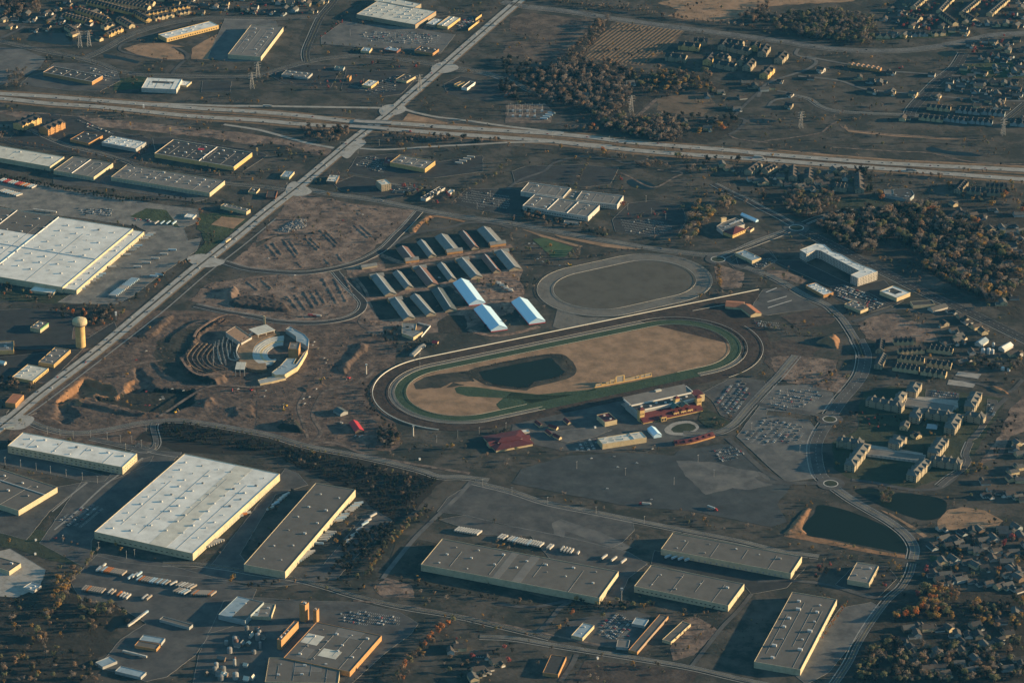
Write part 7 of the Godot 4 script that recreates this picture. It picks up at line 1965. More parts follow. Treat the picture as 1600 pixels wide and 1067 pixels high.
	for i in 22000:
		var z := loose.randf_range(-1850, 1250)
		var half := 1150.0 - (z + 1900) * 0.125
		var x := loose.randf_range(-half, half)
		if loose.randf() > .16 + spread.get_noise_2d(x, z) * 1.1: continue
		var cell := Vector2i(int(floor(x / 4)), int(floor(z / 4)))
		if paved.has(cell) or site_rect.has_point(Vector2(x, z)): continue
		tree_list.append([Vector3(x, 0, z), loose.randf_range(3.5, 8.5), ["bare", "bare", "olive", "brown", "scrub", "dark", "gold", "scrub"][loose.randi() % 8], "standing loose on open ground"])
	# the largest to the eye stand as single trees, the others are woodland
	var eye := Vector3(0, 2650, 2650 / tan(deg_to_rad(25.0)))
	tree_list = tree_list.filter(func(t): return t[2] == "scrub" and t[1] < 4 or not busy.has(Vector2i(int(floor(t[0].x / 4)), int(floor(t[0].z / 4)))))
	tree_list.sort_custom(func(a, b): return a[1] / a[0].distance_to(eye) > b[1] / b[0].distance_to(eye))
	var r := RandomNumberGenerator.new()
	r.seed = 99
	var colour := {"bare": "leafless grey-brown", "brown": "brown-leaved", "gold": "golden-leaved", "orange": "orange-leaved", "red": "red-leaved", "olive": "olive-green", "dark": "dark green", "fir": "dark fir", "scrub": "low brown scrub"}
	var singles := 0
	var rest := {}
	for t in tree_list:
		var k: String = t[2]
		var v := r.randi() % 3
		var turn := r.randf() * TAU
		var at: Vector3 = t[0]
		if SITE.has_point(Vector2(at.x, at.z)): at.y = maxf(0, site_height(Vector2(at.x, at.z)))
		var s: float = t[1] / 8.6
		var wide := r.randf_range(.95, 1.35)
		if singles < 300:
			singles += 1
			var o := thing("tree", "%s tree %s" % [colour[k], t[3]], "tree", at, turn, "trees " + t[3])
			o.scale = Vector3(s * wide, s, s * wide)
			part("trunk", trunks[v], M.bark, o)
			part("crown", crowns[k][v], M["leaf_" + k][r.randi() % M["leaf_" + k].size()], o)
		else:
			var key := "%s%d" % [k, v]
			if not rest.has(key): rest[key] = [k, v, []]
			rest[key][2].append(Transform3D(Basis(Vector3.UP, turn).scaled(Vector3(s * wide, s, s * wide)), at))
	print("trees ", tree_list.size())
	var w := Node3D.new()
	w.name = "woodland"
	add_child(w)
	tag(w, "masses of farther bare, brown and evergreen trees over the whole landscape", "trees", "", "stuff")
	for key in rest:
		var q: Array = rest[key]
		for piece in [[crowns[q[0]][q[1]], null, "crowns"], [trunks[q[1]], M.bark, "trunks"]]:
			var mm := MultiMesh.new()
			mm.transform_format = MultiMesh.TRANSFORM_3D
			mm.use_colors = piece[1] == null
			mm.mesh = piece[0]
			mm.instance_count = q[2].size()
			for i in q[2].size():
				mm.set_instance_transform(i, q[2][i])
				if piece[1] == null:
					var c: Array = LEAF[q[0]][r.randi() % LEAF[q[0]].size()]
					var b := r.randf_range(.75, 1.25)
					mm.set_instance_color(i, Color(c[0] * b, c[1] * b, c[2] * b))
			var mi := MultiMeshInstance3D.new()
			mi.name = piece[2]
			mi.multimesh = mm
			mi.material_override = piece[1] if piece[1] else M.leaf_any
			w.add_child(mi, true)

# tufts and low bushes over the open land
func build_scrub():
	var land := FastNoiseLite.new()
	land.seed = 31
	land.frequency = 0.008
	land.fractal_octaves = 4
	var r := RandomNumberGenerator.new()
	r.seed = 17
	var kinds := ["scrub", "dark", "brown"]
	var spots := [[], [], []]
	for i in 90000:
		var z := r.randf_range(-1900, 1250)
		var half := 1150.0 - (z + 1900) * 0.125
		var x := r.randf_range(-half, half)
		var d := land.get_noise_2d(x, z)
		if r.randf() > 0.10 + d * 1.5: continue
		var cell := Vector2i(int(floor(x / 4)), int(floor(z / 4)))
		if busy.has(cell) or paved.has(cell): continue
		var s := r.randf_range(.10, .26)
		var y := 0.0
		if SITE.has_point(Vector2(x, z)): y = site_height(Vector2(x, z))
		spots[r.randi() % 3 if d > 0.1 else 0].append(Transform3D(Basis(Vector3.UP, r.randf() * TAU).scaled(Vector3(s * r.randf_range(1, 2), s * .7, s * r.randf_range(1, 2))), Vector3(x, y - s * 1.4, z)))
	var w := Node3D.new()
	w.name = "undergrowth"
	add_child(w)
	tag(w, "low brown tufts and bushes dotted over the open grassland", "undergrowth", "", "stuff")
	for k in 3:
		var mm := MultiMesh.new()
		mm.transform_format = MultiMesh.TRANSFORM_3D
		mm.use_colors = true
		mm.mesh = crowns["scrub"][k]
		mm.instance_count = spots[k].size()
		for i in spots[k].size():
			mm.set_instance_transform(i, spots[k][i])
			var c: Array = LEAF[kinds[k]][r.randi() % 2]
			var b := r.randf_range(.55, 1.1)
			mm.set_instance_color(i, Color(c[0] * b, c[1] * b, c[2] * b))
		var mi := MultiMeshInstance3D.new()
		mi.name = "bushes"
		mi.multimesh = mm
		mi.material_override = M.leaf_any
		w.add_child(mi, true)
	print("scrub ", spots[0].size() + spots[1].size() + spots[2].size())

# ---------------------------------------------------------------- vehicles
var car_protos := []
const CAR_COLOURS := [["white", .70, .70, .69], ["silver", .42, .43, .44], ["black", .018, .018, .02], ["grey", .14, .145, .15], ["dark blue", .03, .05, .12], ["red", .36, .03, .03], ["tan", .34, .28, .2], ["pale blue", .24, .32, .38]]

func make_cars():
	for c in CAR_COLOURS:
		var b := tool()       # body with sloped bonnet and tail
		slab8(b, [Vector3(-2.3, .3, -.9), Vector3(2.3, .3, -.9), Vector3(2.3, .3, .9), Vector3(-2.3, .3, .9)], [Vector3(-2.2, .95, -.86), Vector3(2.2, .82, -.86), Vector3(2.2, .82, .86), Vector3(-2.2, .95, .86)])
		box(b, Vector3(-1.5, 1.4, -.66), Vector3(.55, 1.52, .66))
		var mesh := ArrayMesh.new()
		b.generate_normals()
		b.commit(mesh)
		var g := tool()
		slab8(g, [Vector3(-2.0, .93, -.84), Vector3(1.25, .87, -.84), Vector3(1.25, .87, .84), Vector3(-2.0, .93, .84)], [Vector3(-1.5, 1.4, -.66), Vector3(.55, 1.4, -.66), Vector3(.55, 1.4, .66), Vector3(-1.5, 1.4, .66)])
		g.generate_normals()
		g.commit(mesh)
		var t := tool()
		for x in [-1.4, 1.4]:
			for z in [-.85, .85]: box(t, Vector3(x - .33, 0, z - .1), Vector3(x + .33, .62, z + .1))
		t.generate_normals()
		t.commit(mesh)
		var paint := plain(c[1], c[2], c[3], .28, .1)
		mesh.surface_set_material(0, paint)
		mesh.surface_set_material(1, M.glass)
		mesh.surface_set_material(2, M.tyre)
		car_protos.append(mesh)

var car_list := []      # [position, turn, colour, where]
func car_lot(where: String, plan: Array, row: Array, fill: float, seed_: int, pitch := 9.5):
	var poly := points(plan)
	var d := points(row)
	var dir := (d[1] - d[0]).normalized()
	var s := Vector2(-dir.y, dir.x)
	var r := RandomNumberGenerator.new()
	r.seed = seed_
	var lines := structure("bay_lines", ArrayMesh.new(), M.paint)
	var st := tool()
	var mid := Vector2.ZERO
	for q in poly: mid += q / poly.size()
	for j in range(-16, 17):
		var full := r.randf_range(.45, 1.25)
		for i in range(-45, 46):
			var p := mid + dir * i * 3.0 + s * j * pitch
			if not Geometry2D.is_point_in_polygon(p, poly): continue
			var e := s * 2.5
			var q := p + dir * 1.5
			quad(st, Vector3(q.x - e.x - dir.x * .2, .4, q.y - e.y - dir.y * .2), Vector3(q.x - e.x + dir.x * .2, .4, q.y - e.y + dir.y * .2), Vector3(q.x + e.x + dir.x * .2, .4, q.y + e.y + dir.y * .2), Vector3(q.x + e.x - dir.x * .2, .4, q.y + e.y - dir.y * .2))
			if r.randf() < fill * full:
				car_list.append([Vector3(p.x, .34, p.y), -s.angle() + (PI if r.randf() < .5 else 0.0), pick_colour(r), where])
	lines.mesh = done(st)

func pick_colour(r: RandomNumberGenerator) -> int:
	return [0, 0, 0, 1, 1, 2, 2, 3, 3, 4, 5, 6, 7][r.randi() % 13]

func cars_on(where: String, plan: Array, off: float, step: float, seed_: int):
	var r := RandomNumberGenerator.new()
	r.seed = seed_
	var p := densify(smooth(points(plan), false), false, 6.0)
	var next := r.randf_range(5, step)
	var run := 0.0
	for i in p.size() - 1:
		run += p[i].distance_to(p[i + 1])
		if run > next:
			next = run + r.randf_range(.4, 1.7) * step
			var d := (p[i + 1] - p[i]).normalized()
			var q := p[i] + Vector2(-d.y, d.x) * (off + r.randf_range(-1.5, 1.5))
			car_list.append([Vector3(q.x, .62, q.y), -d.angle(), pick_colour(r), where])

func cars_at(where: String, plan: Array, turn: float, seed_: int, colours := []):
	var r := RandomNumberGenerator.new()
	r.seed = seed_
	for p in points(plan):
		car_list.append([Vector3(p.x, .42, p.y), turn + r.randf_range(-.25, .25), pick_colour(r) if colours.is_empty() else colours[r.randi() % colours.size()], where])

var trailer_mesh := {}
func make_trailer(paint: Material, key: String, L := 15.5):
	var mesh := ArrayMesh.new()
	var b := tool()
	box(b, Vector3(-L / 2, 1.15, -1.3), Vector3(L / 2, 4.1, 1.3))
	b.generate_normals(); b.commit(mesh)
	var t := tool()
	for x in [-L / 2 + 1.6, -L / 2 + 2.9]:
		for z in [-1.05, 1.05]: box(t, Vector3(x - .5, 0, z - .22), Vector3(x + .5, 1.0, z + .22))
	box(t, Vector3(L / 2 - 4, 0, -.9), Vector3(L / 2 - 3.7, 1.15, -.7))
	box(t, Vector3(L / 2 - 4, 0, .7), Vector3(L / 2 - 3.7, 1.15, .9))
	box(t, Vector3(-L / 2 + .6, .95, -.5), Vector3(L / 2 - 1, 1.149, .5))
	t.generate_normals(); t.commit(mesh)
	mesh.surface_set_material(0, paint)
	mesh.surface_set_material(1, M.tyre)
	trailer_mesh[key] = mesh

# trailers parked side by side from one end of a row to the other; nose points along `nose`
func trailers(where: String, ends: Array, nose: Array, n: int, kinds: Array, seed_: int, skip := 0.0):
	var e := points(ends)
	var q := points(nose)
	var a := -(q[1] - q[0]).angle()
	var r := RandomNumberGenerator.new()
	r.seed = seed_
	var names := {"white": "white", "orange": "orange", "red": "red", "blue": "pale blue", "grey": "grey-brown", "short": "short white"}
	for i in n:
		if r.randf() < skip: continue
		var p := e[0].lerp(e[1], (i + .5) / n)
		var k: String = kinds[r.randi() % kinds.size()]
		single("semi_trailer", trailer_mesh[k], null, "%s box trailer %s" % [names[k], where], "trailer", Vector3(p.x, .35, p.y), a + (PI if r.randf() < .1 else 0.0), "box trailers " + where)

func truck(label: String, spot: Array, cab: Material, cargo: Material, along := 0.0):
	var p := points(spot)
	var d := p[1] - p[0]
	var o := thing("semi_truck", label, "truck", Vector3(p[0].x, .6, p[0].y), -d.angle())
	part("trailer", box_mesh(Vector3(14.5, 3.0, 2.6)), cargo, o, Vector3(-2.6, 1.1, 0))
	part("cab", box_mesh(Vector3(3.0, 3.0, 2.5)), cab, o, Vector3(7.0, .6, 0))
	part("bonnet", box_mesh(Vector3(1.6, 1.3, 2.1)), cab, o, Vector3(9.25, .6, 0))
	part("windscreen", box_mesh(Vector3(.1, 1.0, 2.1)), M.glass, o, Vector3(8.53, 2.3, 0))
	for x in [-8.3, -7.0, 4.8, 6.1, 9.3]:
		for z in [-1.0, 1.0]: part("wheel", box_mesh(Vector3(1.0, 1.0, .4)), M.tyre, o, Vector3(x, 0, z))

func build_vehicles():
	make_cars()
	make_trailer(M.wall_white, "white")
	make_trailer(plain(.55, .19, .05, .5), "orange")
	make_trailer(plain(.42, .06, .05, .5), "red")
	make_trailer(plain(.38, .5, .58, .5), "blue")
	make_trailer(plain(.30, .26, .22, .6), "grey")
	make_trailer(M.wall_white, "short", 9.0)
	var W := ["white", "white", "white", "blue"]
	# south-west trailer yard: rows run east, noses point south-west
	var nose := [-596,835,-607,872]
	trailers("in the first trailer block of the yard", [-646,863,-633,844], [-633,841,-645,873], 2, ["orange", "white"], 1)
	trailers("in the yard's far row, west block", [-642,857,-600,872], [-626,841,-642,876], 12, ["blue", "grey", "grey", "orange", "grey", "grey"], 2)
	trailers("in the yard's far row, middle", [-593,885,-575,872], [-576,861,-595,898], 3, W, 3)
	trailers("in the yard's far row, east block", [-578,887,-529,902], [-554,871,-574,908], 12, ["blue", "grey", "orange", "grey", "grey"], 4, .15)
	trailers("in the yard's far row, easternmost block", [-524,902,-488,914], [-510,891,-526,912], 8, ["grey", "orange", "white"], 5, .15)
	trailers("in the yard's second row, east block", [-517,923,-496,932], [-498,912,-514,933], 5, ["white", "blue", "grey"], 6)
	trailers("at the yard's eastern end", [-489,932,-456,934], [-453,916,-472,950], 10, ["grey", "grey", "orange"], 7)
	trailers("in the yard's near row, west block", [-660,920,-626,930], [-637,904,-648,935], 9, ["grey", "orange", "grey"], 8)
	trailers("in the yard's near row, middle", [-619,929,-585,947], [-602,919,-612,945], 7, ["grey", "white", "orange"], 9, .2)
	trailers("standing singly in the yard", [-565,946,-552,949], [-553,939,-563,959], 2, ["white", "grey"], 10)
	trailers("in the lower yard", [-577,1113,-542,1129], [-575,1112,-542,1127], 3, W, 11)
	trailers("beside the lower yard's sheds", [-576,1034,-555,994], [-575,1044,-562,1024], 6, W, 12)
	# docks of the warehouses
	trailers("at the huge white warehouse's docks", [-440,681,-423,664], [-438,675,-423,669], 3, ["red", "orange", "white"], 13)
	trailers("at the huge white warehouse's near docks", [-485,783,-460,758], [-484,780,-460,785], 7, ["white", "red", "white"], 14)
	trailers("on the yard east of the huge white warehouse", [-390,655,-364,598], [-388,643,-366,620], 7, W, 15, .15)
	trailers("at the brown warehouse's docks, far part", [-278,694,-245,627], [-281,683,-261,677], 12, W, 16, .1)
	trailers("at the brown warehouse's docks, middle", [-305,771,-284,727], [-308,766,-287,768], 8, W, 17, .2)
	trailers("at the brown warehouse's docks, near part", [-341,839,-314,793], [-342,831,-315,825], 10, W, 18, .1)
	trailers("parked across from the brown warehouse", [-263,771,-219,666], [-259,760,-245,743], 11, W, 19, .3)
	trailers("in the block behind the wide grey warehouse", [-87,716,-48,729], [-80,724,-70,707], 10, ["white"], 20)
	trailers("behind the wide grey warehouse, west", [-18,739,33,762], [-18,750,-8,733], 13, W, 21, .1)
	trailers("behind the wide grey warehouse, middle", [28,757,67,775], [31,765,39,749], 10, ["white"], 22, .1)
	trailers("behind the wide grey warehouse, east", [80,778,115,796], [82,786,87,772], 7, ["white", "short"], 23, .3)
	trailers("by the wide grey warehouse's corner", [141,801,186,821], [141,806,148,795], 3, ["white", "short"], 24)
	trailers("in the shade of the twin warehouses", [245,799,286,811], [248,804,261,793], 4, ["blue"], 25)
	# distribution centre
	trailers("in the distribution centre's far row", [-1011,-727,-938,-691], [-989,-706,-978,-723], 15, ["red", "white", "white", "blue", "orange"], 26)
	trailers("in the distribution centre's second row", [-1003,-673,-962,-649], [-989,-661,-981,-669], 9, ["white", "blue", "white"], 27)
	trailers("at the distribution centre's east docks, far part", [-701,-436,-686,-471], [-703,-455,-679,-460], 4, W, 28)
	trailers("at the distribution centre's east docks, middle", [-727,-359,-705,-413], [-728,-367,-701,-371], 5, W, 29, .2)
	trailers("at the distribution centre's east docks, near part", [-794,-202,-744,-314], [-792,-209,-769,-214], 10, W, 30, .3)
	trailers("in the long row beside the divided road", [-732,-175,-697,-255], [-732,-203,-704,-197], 16, ["blue", "white", "blue"], 31)
	trailers("standing apart on the truck yard", [-706,-299,-634,-399], [-715,-299,-697,-298], 5, ["white", "blue"], 32)
	trailers("on the truck yard's east side", [-669,-263,-650,-278], [-670,-271,-652,-269], 2, ["blue"], 33)
	trailers("beside the truck gate", [-689,-518,-644,-519], [-687,-515,-678,-535], 4, W, 34)
	trailers("beside the dark roof part of the distribution centre", [-925,-577,-883,-566], [-921,-573,-908,-569], 4, ["white"], 35)
	trailers("on the freight yard beside the inn", [-113,-830,-82,-874], [-113,-830,-94,-826], 4, ["white"], 36)
	trailers("on the barn lane beside the tents", [-28,-255,-1,-212], [-25,-255,-7,-248], 6, ["white", "short"], 37)
	# construction sheds as boxes
	trailers("as site offices west of the lower road", [-366,-100,-349,-97], [-366,-100,-349,-97], 2, ["red", "white"], 38)
	trailers("on the substation yard", [59,-1077,80,-1119], [59,-1100,78,-1096], 4, ["blue"], 39)
	# cars in lots
	car_lot("in the lot east of the grandstand", [349,247,374,182,404,149,412,201,388,284,369,284], [367,266,400,182], .62, 1)
	car_lot("in the northern half of the big eastern lot", [433,271,461,194,518,180,540,211,513,244,472,270], [451,251,478,263], .36, 2, 11)
	car_lot("in the southern half of the big eastern lot", [392,364,432,296,496,332,491,393,448,394,420,406,401,395], [400,370,431,302], .36, 3, 11)
	car_lot("in the row lot south of the saddling barn", [337,426,382,407,390,443,351,468], [340,432,365,420], .3, 4)
	car_lot("in the crowded lot of the showroom", [591,-246,616,-258,659,-211,679,-169,654,-147,632,-168,597,-210], [597,-246,674,-176], .8, 5, 8.5)
	car_lot("by the cream hall south-west of the grandstand", [107,400,143,382,145,424,110,431], [110,406,115,430], .5, 6)
	car_lot("in the superstore's parking lot", [-340,-1596,-248,-1609,-159,-1580,-175,-1518,-316,-1535], [-336,-1586,-246,-1557], .3, 7, 11)
	car_lot("in the north-west store's lot", [-911,-1370,-845,-1333,-859,-1274,-897,-1302], [-903,-1361,-852,-1333], .25, 8, 11)
	car_lot("on the scrap yard", [131,1047,142,1007,167,981,186,1006,180,1051,155,1061], [136,1047,162,992], .55, 9, 7)
	car_lot("on the car park behind the elevator", [-259,989,-229,978,-169,997,-169,1022,-228,1023,-253,1014], [-259,989,-174,1017], .45, 10, 9)
	car_lot("on the distribution centre's staff lot", [-842,-591,-773,-588,-775,-552,-832,-559], [-836,-567,-772,-552], .6, 11, 9)
	car_lot("by the truck gate lawn", [-731,-545,-699,-538,-695,-526,-727,-533], [-731,-545,-695,-530], .8, 12, 6)
	car_lot("in the car park beside the brown warehouse edge", [-733,692,-698,658,-679,635,-656,657,-685,718,-707,713], [-712,713,-687,657], .3, 13, 10)
	car_lot("on the apartments' upper car park", [728,187,772,201,769,215,725,211], [727,197,769,210], .5, 14, 9)
	car_lot("on the apartments' eastern car park", [822,233,838,237,824,284,816,266], [836,237,821,280], .6, 15, 8)
	car_lot("in the dark office lot", [-116,-656,-85,-698,-9,-675,-9,-610,-65,-616], [-110,-640,-9,-601], .06, 16, 11)
	car_lot("in the hotel's car park", [-249,-736,-201,-728,-184,-696,-237,-678], [-245,-727,-194,-704], .3, 17, 10)
	car_lot("in the inn's car park", [-320,-825,-290,-877,-249,-844,-260,-786], [-313,-817,-260,-792], .3, 18, 10)
	car_lot("by the north bank", [-354,-1277,-319,-1259,-246,-1338,-250,-1242,-303,-1221], [-346,-1268,-311,-1250], .15, 19, 11)
	car_lot("by the garden store", [-135,-1664,-93,-1707,-92,-1655,-120,-1623], [-132,-1654,-96,-1697], .8, 20, 7)
	car_lot("near the roundabout's building plot", [430,-369,480,-385,497,-363,459,-332], [430,-354,491,-370], .2, 21, 10)
	car_lot("east of the orange-roofed stables", [436,-100,480,-89,481,-65,439,-70], [435,-82,479,-71], .3, 22, 10)
	car_lot("in the office complex's south lot", [204,-558,279,-560,308,-521,270,-481,215,-503], [210,-550,277,-520], .06, 23, 11)
	car_lot("by the hotels", [-911,-1076,-838,-1015,-814,-979,-863,-1005], [-904,-1068,-837,-1006], .4, 24, 10)
	cars_at("parked on the open lot south of the grandstand", [172,452,177,490,209,475,134,459,229,605,158,568,237,422,345,441,352,459,349,432], .3, 31, [0, 0, 1, 0])
	cars_at("beside the red-roofed cottage", [-290,332,-287,335,-262,383,-255,386,-251,383], .9, 32, [0, 0, 1])
	cars_at("on the sunken building site", [-604,250,-601,240,-599,247,-631,219,-627,273,-620,273,-587,208,-567,214,-535,265,-526,268,-473,206,-647,55,-661,92], .5, 33, [0, 0, 1, 5])
	cars_at("on the theatre's building site", [-425,211,-426,234,-327,98,-325,85,-331,78,-344,38,-354,25,-352,11,-358,242,-348,235,-338,203,-355,261], 1.0, 34, [0, 0, 1, 6])
	cars_at("on the barn lanes", [-89,-343,-52,-214,-43,-204,-136,-275,-233,-207,-285,-323,-192,-340,-26,-307,-109,-253], .3, 35, [0, 0, 1, 3])
	cars_at("on the earthworks by the crossroads", [-457,-357,-327,-542,-296,-575,-290,-571,-271,-465,-291,-191,-404,-280], .3, 36, [0, 5, 1])
	cars_at("by the green lawn", [31,-437,40,-437,53,-372,47,-365,88,-335,56,-353,35,-421], .2, 37, [0, 0, 7])
	var diag := [-814,234,-735,57,-662,-128,-596,-296,-535,-441,-473,-595,-418,-723,-362,-865,-316,-981,-262,-1100,-219,-1215,-156,-1380,-103,-1520,-42,-1681]
	cars_on("on the divided road, near carriageway", diag, 7, 50, 41)
	cars_on("on the divided road, far carriageway", diag, -7, 50, 42)
	cars_on("on the freeway's far carriageway", [-1075,-1203,-868,-1169,-662,-1130,-440,-1092,-240,-1053,-4,-1016,160,-985,423,-925,639,-878,892,-843,1018,-829], 2, 32, 43)
	cars_on("on the freeway's near carriageway", [-1071,-1176,-864,-1133,-658,-1083,-437,-1045,-239,-1018,-4,-977,259,-914,510,-872,763,-827,1012,-782], 2, 36, 44)
	cars_on("on the far northern road", [-28,-1806,138,-1739,316,-1663,554,-1576,664,-1529,867,-1519,1054,-1615], 3, 220, 45)
	cars_on("on the road by the tents", [-417,-706,-277,-651,-126,-578,47,-516,193,-451,312,-408], 2, 200, 46)
	cars_on("on the curved east road", [626,39,598,165,556,262], 3, 120, 47)
	truck("white semi truck on the divided road near the lawn", [-540,-436,-531,-455], M.wall_white, M.wall_cream)
	truck("long white semi truck on the freeway near the bridge", [-512,-1141,-488,-1141], M.wall_white, M.wall_white)
	truck("white semi truck with red cab just east of the bridge", [-219,-1007,-199,-1005], M.red, M.wall_white)
	truck("white semi truck on the freeway in the east", [493,-883,504,-880], M.wall_white, M.wall_white)
	truck("dark semi truck on the freeway shoulder in the east", [793,-820,803,-818], M.wall_blue, M.unit_dark)
	truck("white semi truck by the road to the big lot", [218,623,207,621], M.red, M.wall_white)
	truck("blue-white semi truck with red tail on the big lot", [327,636,337,644], M.red, M.wall_blue)
	truck("small truck on the road at the picture's left corner", [-849,367,-859,371], M.wall_white, M.wall_blue)
	# lone trees of cars: the largest stand alone, the rest together
	var eye := Vector3(0, 2650, 2650 / tan(deg_to_rad(25.0)))
	car_list.sort_custom(func(a, b): return a[0].distance_to(eye) < b[0].distance_to(eye))
	var rest := {}
	print("cars ", car_list.size())
	for i in car_list.size():
		var c: Array = car_list[i]
		if i < 300:
			single("car", car_protos[c[2]], null, "%s car %s" % [CAR_COLOURS[c[2]][0], c[3]], "car", c[0], c[1], "cars " + c[3])
		else:
			if not rest.has(c[2]): rest[c[2]] = []
			rest[c[2]].append(Transform3D(Basis(Vector3.UP, c[1]), c[0]))
	var w := Node3D.new()
	w.name = "distant_cars"
	add_child(w)
	tag(w, "tiny distant cars on the far roads and parking lots", "cars", "", "stuff")
	for k in rest:
		var mm := MultiMesh.new()
		mm.transform_format = MultiMesh.TRANSFORM_3D
		mm.mesh = car_protos[k]
		mm.instance_count = rest[k].size()
		for i in rest[k].size(): mm.set_instance_transform(i, rest[k][i])
		var mi := MultiMeshInstance3D.new()
		mi.name = "cars"
		mi.multimesh = mm
		w.add_child(mi, true)

# ---------------------------------------------------------------- posts, towers, machines
func build_furniture():
	# water tower
	var p := points([-765,36])[0]
	var o := thing("water_tower", "cream water tower with drum-shaped tank beside the divided road", "water tower", Vector3(p.x, 0, p.y))
	var st := tool()
	lathe(st, [Vector2(8.8, 0), Vector2(8.6, 40)], 28)
	part("shaft", done(st), M.wall_yellow, o)
	st = tool()
	lathe(st, [Vector2(8.6, 40), Vector2(12.4, 42.5), Vector2(13.2, 44), Vector2(13.2, 49.5), Vector2(12.2, 52), Vector2(9.0, 54), Vector2(4.5, 55.2), Vector2(.01, 55.6)], 28)
	part("tank", done(st), M.wall_cream, o)
	st = tool()
	lathe(st, [Vector2(13.25, 43.4), Vector2(13.3, 44.4), Vector2(13.25, 45.2)], 28)
	part("band", done(st), M.wall_brown, o)
	part("vent", box_mesh(Vector3(2, 1.4, 2)), M.trim, o, Vector3(0, 55.4, 0))
	# light poles
	st = tool()
	bar(st, Vector3.ZERO, Vector3(0, 13, 0), .32, .2, 6)
	box(st, Vector3(-1.6, 12.9, -.35), Vector3(1.6, 13.3, .35))
	var lamp := done(st)
	for q in [["by the narrow white warehouse's drive", [-781,387,-759,393,-736,399,-707,398,-678,405,-655,414,-636,415,-618,431,-594,441,-643,445,-616,372]],
			["along the narrow white warehouse's near yard", [-837,499,-810,508,-783,519,-758,530,-731,541,-703,552,-677,563]],
			["beside the oval's lower turn", [-125,405,-90,386,-54,373,-9,354]],
			["on the oval's far straight", [-161,118,-162,82]],
			["in the dark office lot", [-70,-604,-45,-666,-28,-617,-91,-657]],
			["in the office complex's south lot", [222,-607,259,-648,270,-489,267,-584,294,-560]],
			["in the big eastern lot", [446,245,476,213,501,257,440,345,465,375,483,429,407,346]],
			["on the open lot south of the grandstand", [189,518,268,551,335,521,109,496,311,468]],
			["along the big lot's road", [-46,563,2,591,60,624,138,656,215,688]],
			["in the superstore's lot", [-360,-1575,-303,-1566,-261,-1557,-218,-1548,-182,-1539]],
			["at the interchange", [-313,-886,-266,-1119,-272,-930,-337,-929,-249,-1129]],
			["on the freeway median", [79,-983,194,-959,307,-918,421,-911,288,-997]],
			["by the yard fence in the south", [-650,791,-591,814,-603,820,-709,768]]]:
		for v in points(q[1]):
			single("light_pole", lamp, M.pole, "slim grey light pole " + q[0], "light pole", Vector3(v.x, .2, v.y), rng.randf() * 3, "light poles " + q[0])
	# tall masts near the oval
	st = tool()
	bar(st, Vector3.ZERO, Vector3(0, 17, 0), 1.0, .8, 8)
	box(st, Vector3(-1.8, 17, -1.2), Vector3(1.8, 19.5, 1.2))
	var mast := done(st)
	for q in [[[-254,140], "white camera tower outside the oval's west turn"], [[-165,380], "white camera tower beside the oval's lower turn"]]:
		var v := points(q[0])[0]
		single("camera_tower", mast, M.rail, q[1], "tower", Vector3(v.x, 0, v.y))
	var cm := points([172,949])[0]
	st = tool()
	bar(st, Vector3.ZERO, Vector3(0, 26, 0), .6, .35, 8)
	box(st, Vector3(-2, 24, -2), Vector3(2, 26.5, 2))
	single("radio_mast", done(st), M.pole, "tall grey radio mast beside the wide grey warehouse's corner", "mast", Vector3(cm.x, 0, cm.y))
	# lattice pylons
	st = tool()
	var legs := [Vector3(-4, 0, -4), Vector3(4, 0, -4), Vector3(4, 0, 4), Vector3(-4, 0, 4)]
	for k in 4:
		var a: Vector3 = legs[k]
		var b: Vector3 = legs[(k + 1) % 4]
		bar(st, a, Vector3(a.x * .2, 36, a.z * .2), .32, .2, 4)
		for j in 6:
			var t0 := 1 - j * .133
			var t1 := 1 - (j + 1) * .133
			bar(st, Vector3(a.x * t0, j * 6, a.z * t0), Vector3(b.x * t1, j * 6 + 6, b.z * t1), .16, .16, 3)
			bar(st, Vector3(b.x * t0, j * 6, b.z * t0), Vector3(a.x * t1, j * 6 + 6, a.z * t1), .16, .16, 3)
	for y in [23, 28.5, 34]:
		bar(st, Vector3(-8, y, 0), Vector3(8, y, 0), .3, .3, 4)
		for s in [-1, 1]: bar(st, Vector3(s * 8, y, 0), Vector3(0, y + 3, 0), .18, .18, 3)
	var pylon := done(st)
	for q in [[[-942,-1489], "left of a pair beside the north-west townhouses"], [[-923,-1495], "right of a pair beside the north-west townhouses"], [[-552,-1248], "beside the road left of the strip mall"], [[243,-1132], "at the edge of the far wood"], [[589,-1049], "on the meadow north-east of the freeway"], [[1001,-1018], "beside the eastern townhouse rows"], [[-199,-1243], "beside the divided road north of the freeway"], [[-544,-1311], "behind the strip mall"]]:
		var v := points(q[0])[0]
		single("power_pylon", pylon, M.pole, "steel lattice power pylon " + q[1], "pylon", Vector3(v.x, 0, v.y), .4, "power pylons")
	# substation: frames and boxes
	var sub := thing("substation", "grey steel frames of the electric substation north of the freeway", "substation", Vector3(points([23,-1117])[0].x, 0, points([23,-1117])[0].y))
	for k in 9:
		st = tool()
		for s in [-1, 1]: bar(st, Vector3(s * 6, 0, 0), Vector3(s * 5, 12, 0), .35, .3, 4)
		bar(st, Vector3(-6, 12, 0), Vector3(6, 12, 0), .4, .4, 4)
		bar(st, Vector3(0, 12, 0), Vector3(0, 16, 0), .25, .1, 4)
		part("frame", done(st), M.steel, sub, Vector3((k % 5 - 2) * 15, 0, (k / 5) * 30 - 20))
		part("transformer", box_mesh(Vector3(5, 4, 4)), M.unit, sub, Vector3((k % 5 - 2) * 15 + 5, 0, (k / 5) * 30 - 10))
